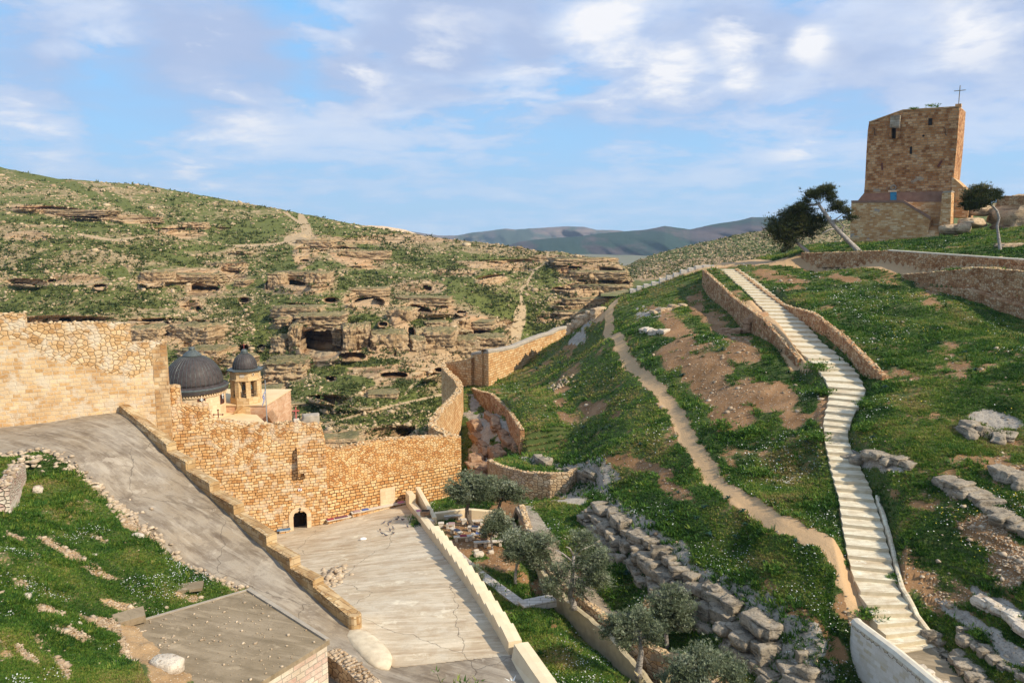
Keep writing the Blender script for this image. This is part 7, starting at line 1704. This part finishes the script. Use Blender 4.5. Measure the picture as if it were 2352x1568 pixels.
mb = MB(); mb.lathe((p[0]-.05, p[1], p[2]+1.035), [(.20, 0), (.18, .02), (0, .025)], 14, sx=1, sy=.8); mb.build('white_cover', M_white, t)
c = PZ(977, 1181, -24.15); t = empty('stone_trough', c, 'small square brown stone trough on the parapet corner', 'trough')
mb = MB(); mb.box(c+(0, 0, .18), (.85, .6, .34), .1, bev=.04); mb.build('body', M_brownst if False else M_red, t); mb = MB(); mb.box(c+(0, 0, .352), (.62, .38, .02), .1); mb.build('hollow', M_dark, t)
# benches along the wall of the courtyard
def wall_bench(u0, u1, v, name, label, clo):
    q0, q1 = cw(u0, v) if u0 > 747 else gw(u0, v), cw(u1, v) if u1 > 747 else gw(u1, v); ln = float(np.hypot(*(q1-q0)[:2])); tg_ = (q1-q0)[:2]/ln; nn_ = np.array([tg_[1], -tg_[0]]); az = math.atan2(tg_[1], tg_[0])
    m = (q0+q1)/2; zb0 = min(cz(*q0[:2]), cz(*q1[:2])); zt = max(cz(*q0[:2]), cz(*q1[:2]))+.32
    t = empty(name, (m[0], m[1], zb0), label, 'bench', 'long benches against the monastery wall')
    mb = MB(); mb.box((m[0]+nn_[0]*.25, m[1]+nn_[1]*.25, (zb0-.3+zt-.08)/2), (ln*.97, .36, zt-.08-zb0+.3), az); mb.build('plinth', M_gate, t)
    mb = MB(); mb.box((m[0]+nn_[0]*.27, m[1]+nn_[1]*.27, zt-.04), (ln, .48, .09), az, bev=.02); mb.build('seat', M_slab, t)
    for (f_, col, lb) in clo:
        q = q0*(1-f_)+q1*f_; mb = MB(); mb.box((q[0]+nn_[0]*.27, q[1]+nn_[1]*.27, zt+.035), (.62, .42, .06), az, bev=.02); tag(mb.build('cushion', M_cloth[col]), lb, 'cushion', 'cushions on the wall benches')
wall_bench(641, 663, 1216, 'wall_bench', 'short stone bench left of the gate with blue cushions', [(.12, 'steel_blue', 'blue cushion left of the gate next to the ramp parapet'), (.8, 'steel_blue', 'blue cushion left of the gate nearest the doorway')])
wall_bench(748, 804, 1192, 'wall_bench', 'stone wall bench just right of the gate', [(.16, 'dark_red', 'large red cushion on the bench right of the gate'), (.48, 'maroon', 'maroon cushion in the middle of the bench right of the gate'), (.72, 'maroon', 'maroon cushion at the right of the bench right of the gate')])
wall_bench(804, 931, 1178, 'wall_bench', 'longest stone wall bench reaching the corner of the courtyard', [(.1, 'mauve', 'pale pink cushion on the left end of the longest bench'), (.25, 'dull_blue', 'bright blue cushion on the longest wall bench'), (.9, 'pink', 'pink cushion at the far end of the longest bench')])
q = SP_A+sd_*5.6; nn_ = np.array([-sd_[1], sd_[0]])
mb = MB(); mb.box((q[0]+nn_[0]*.3, q[1]+nn_[1]*.3, cz(*q)+.66), (.5, .42, .05), math.atan2(sd_[1], sd_[0]), bev=.015); tag(mb.build('cushion', M_cloth['pink']), 'pink cushion lying on top of the stepped parapet', 'cushion')
mb = MB(); mb.prism([gpt(-.2, zb_+.34, 0), gpt(W+.9, zb_+.34, 0), gpt(W+.9, zb_+.34, 1.5), gpt(-.2, zb_+.34, 1.5)], (0, 0, -.5)); tag(mb.build('door_apron', M_court), 'small sunken paving patch in front of the gate', 'doorstep')
# plastic bag and pigeons
p = PZ(835, 1240, -26.0); D_ = None
def cpos(u, v):
    return on_ground(u, v, cz, 35, 75)
o = blob_mesh('plastic_bag', cpos(834, 1240)+(0, 0, .10), (.62, .3, .24), M_white, .2, 5, None, .8, .3, n=8); tag(o, 'white plastic bag lying on the courtyard floor', 'bag')
pc = cpos(845, 1120) if False else None
M_bird = simple('pigeon_plumage', (.06, .06, .07), (.12, .12, .14), 10, .6)
birds = [(848, 1160, 'a'), (882, 1203), (896, 1202), (903, 1216), (925, 1196), (912, 1195), (915, 1190), (936, 1212), (892, 1208), (873, 1220), (878, 1228), (896, 1221), (886, 1232), (904, 1227), (967, 1206)]
for i, b_ in enumerate(birds[1:]):
    p = cpos(b_[0], b_[1]); a_ = random.uniform(0, 6.28); t = empty('pigeon', p, 'dark pigeon standing on the courtyard near the far corner', 'bird', 'pigeons in the courtyard')
    ca, sa = math.cos(a_), math.sin(a_)
    def L3(x, y, z): return (p[0]+x*ca-y*sa, p[1]+x*sa+y*ca, p[2]+z)
    mb = MB(); mb.tube([L3(-.22, 0, .13), L3(-.12, 0, .14), L3(-.03, 0, .15), L3(.06, 0, .17), L3(.10, 0, .21), L3(.12, 0, .25), L3(.15, 0, .27), L3(.19, 0, .26)], [.012, .035, .065, .06, .038, .03, .033, .006], 8); mb.build('body', M_bird, t, smooth=True)
    mb = MB()
    for sg in (-1, 1): mb.tube([L3(0, .025*sg, .11), L3(.01, .025*sg, 0)], .008, 4)
    mb.build('legs', M_redp, t)
p = on_ground(1985, 1480, lambda x, y: -20.75, 28, 45) if False else None
# ================================================================ LIGHT, SKY, AIR, CAMERA
sd = bpy.data.lights.new('sun', 'SUN'); sd.energy = 5.0; sd.angle = math.radians(.6); sd.color = (1, .88, .69)
so = bpy.data.objects.new('sun', sd); COL.objects.link(so)
from mathutils import Vector
hl = math.hypot(*SUN_H); el = math.radians(SUN_EL)
sv = Vector((SUN_H[0]/hl*math.cos(el), SUN_H[1]/hl*math.cos(el), math.sin(el)))
so.rotation_euler = sv.to_track_quat('Z', 'Y').to_euler(); so.location = (60, -40, 60)
w = bpy.data.worlds.new('World'); scene.world = w; w.use_nodes = True; nt = w.node_tree; nt.nodes.clear()
out = nt.nodes.new('ShaderNodeOutputWorld'); bg = nt.nodes.new('ShaderNodeBackground'); nt.links.new(bg.outputs[0], out.inputs[0])
bg.inputs[1].default_value = .11
sky = nd(nt, 'TexSky', sky_type='NISHITA', sun_disc=False, sun_elevation=el, sun_rotation=math.atan2(sv.x, sv.y), altitude=200, air_density=1.0, dust_density=.6, ozone_density=2.0)
d = nd(nt, 'TexCoord').outputs['Generated']
sx = nd(nt, 'SeparateXYZ', {0: d})
zz = mth(nt, 'ADD', mth(nt, 'MAXIMUM', sx.outputs[2], 0.), .16)
cxx = mth(nt, 'DIVIDE', sx.outputs[0], zz); cyy = mth(nt, 'DIVIDE', sx.outputs[1], zz)
pv = nd(nt, 'CombineXYZ', {0: cxx, 1: cyy, 2: 0.}).outputs[0]
def cn(sc, det, off, r=.55, dist=.3, st=(1, 1, 1)):
    return noise(nt, scaled(nt, pv, st, off), sc, det, r, dist)
big = cn(.45, 3, (3.3, 1.2, 0), .5, .2); mid = cn(1.15, 8, (7.1, 2.2, 0), .58, .35); fine = cn(3.6, 8, (1.2, 9.1, 0), .62, .3)
el_ = sx.outputs[2]
def puff(u, v, r, sq=1.):
    rx, rz = ray(u, v); dv = Vector((rx, 1, rz)).normalized()
    q = nd(nt, 'VectorMath', {0: d, 1: tuple(dv)}, operation='DISTANCE').outputs['Value']
    return ramp(nt, mth(nt, 'DIVIDE', q, r/F), [(.0, 1.), (1., 0.)], 'EASE')
def group_(lst):
    pf = None
    for (u, v, r, k) in lst:
        q = mth(nt, 'MULTIPLY', puff(u, v, r), k); pf = q if pf is None else mth(nt, 'MAXIMUM', pf, q)
    return pf
pf = group_(((1390, 60, 150, 1.), (1420, 130, 110, .7), (1530, 200, 150, 1.), (1440, 205, 130, .8), (1240, 200, 120, .75), (1690, 70, 120, .7), (1860, 100, 70, .7), (1700, 185, 70, .7), (480, 110, 230, .75), (330, 95, 120, .6), (60, 265, 130, .85), (100, 190, 80, .7), (820, 175, 120, .5), (420, 365, 170, .6), (1840, 335, 90, .55), (2230, 70, 140, .5), (780, 60, 200, .4), (1000, 110, 160, .3), (560, 270, 120, .4)))
bf = group_(((300, 160, 130, 1.), (230, 130, 90, .8), (300, 250, 160, .7), (800, 205, 60, .8), (60, 345, 160, .4), (1100, 400, 400, .25), (30, 60, 90, .4)))
gf = group_(((500, 190, 240, .8), (820, 190, 160, .5), (1000, 90, 260, .6), (2000, 250, 300, .5), (1500, 280, 260, .5), (90, 150, 120, .6), (2250, 150, 220, .7), (1200, 90, 120, .5), (1750, 150, 200, .4)))
f_ = mth(nt, 'ADD', mth(nt, 'ADD', mth(nt, 'MULTIPLY', mid, .95), mth(nt, 'MULTIPLY', fine, .62)), mth(nt, 'ADD', mth(nt, 'MULTIPLY', mth(nt, 'SUBTRACT', pf, bf), .15), -.285))
f_ = mth(nt, 'ADD', f_, mth(nt, 'MULTIPLY', mth(nt, 'SUBTRACT', big, .5), .15))
skyc = mixc(nt, ramp(nt, el_, [(.0, 0.), (.16, .55), (.35, 1.)]), (3.3, 5.3, 7.4), (1.6, 4.4, 8.0))
base = mixc(nt, .12, skyc, sky.outputs[0])
grey = mixc(nt, ramp(nt, mth(nt, 'MULTIPLY', cxx, .6), [(.0, 0.), (1., 1.)]), (3.1, 4.4, 6.6), (3.3, 4.2, 6.6))
grey = mixc(nt, ramp(nt, el_, [(.05, 1.), (.2, 0.)]), grey, (3.4, 5.2, 7.3))
pale = (5.2, 5.9, 7.2)
c1 = mixc(nt, mth(nt, 'MULTIPLY', ramp(nt, f_, [(.36, 0.), (.50, 1.)]), ramp(nt, el_, [(.0, .4), (.14, 1.)])), base, grey)
c2 = mixc(nt, mth(nt, 'MULTIPLY', ramp(nt, f_, [(.43, 0.), (.56, .85)]), ramp(nt, el_, [(.02, .35), (.15, 1.)])), c1, pale)
sh = ramp(nt, mth(nt, 'ADD', mth(nt, 'MULTIPLY', gf, .35), mth(nt, 'MULTIPLY', cn(2.2, 6, (4.4, 5.5, 0)), .6)), [(.27, 0.), (.46, .9)])
c2 = mixc(nt, mth(nt, 'MULTIPLY', sh, ramp(nt, el_, [(.1, 0.), (.2, 1.)])), c2, (3.3, 4.1, 5.9))
c4 = mixc(nt, mth(nt, 'MULTIPLY', ramp(nt, f_, [(.56, 0.), (.70, 1.)]), ramp(nt, pf, [(.0, .2), (.5, 1.)])), c2, (7.2, 7.2, 7.4))
nt.links.new(c4, bg.inputs[0])

HAZE = True
if HAZE:
    mb = MB(); mb.box((0, 2400, 40), (13000, 5800, 640))
    m = bpy.data.materials.new('haze_air'); m.use_nodes = True; hn = m.node_tree; hn.nodes.clear()
    o_ = hn.nodes.new('ShaderNodeOutputMaterial'); vp = hn.nodes.new('ShaderNodeVolumePrincipled')
    vp.inputs['Color'].default_value = (.55, .75, 1, 1); vp.inputs['Density'].default_value = .00008; vp.inputs['Anisotropy'].default_value = .2
    hn.links.new(vp.outputs[0], o_.inputs['Volume'])
    tag(mb.build('haze', m), kind='stuff')

cam = bpy.data.cameras.new('camera'); cam.sensor_width = 36; cam.lens = F/2352*36; cam.clip_start = .1; cam.clip_end = 20000
co_ = bpy.data.objects.new('camera', cam); COL.objects.link(co_); co_.location = (0, 0, 0)
co_.rotation_euler = (math.pi/2-TH, 0, 0); scene.camera = co_
scene.view_settings.view_transform = 'Standard'; scene.view_settings.look = 'None'; scene.view_settings.gamma = 1; scene.view_settings.exposure = EXPOSURE
scene.render.engine = 'CYCLES'
scene.cycles.volume_bounces = 0; scene.cycles.transparent_max_bounces = 8; scene.cycles.max_bounces = 5
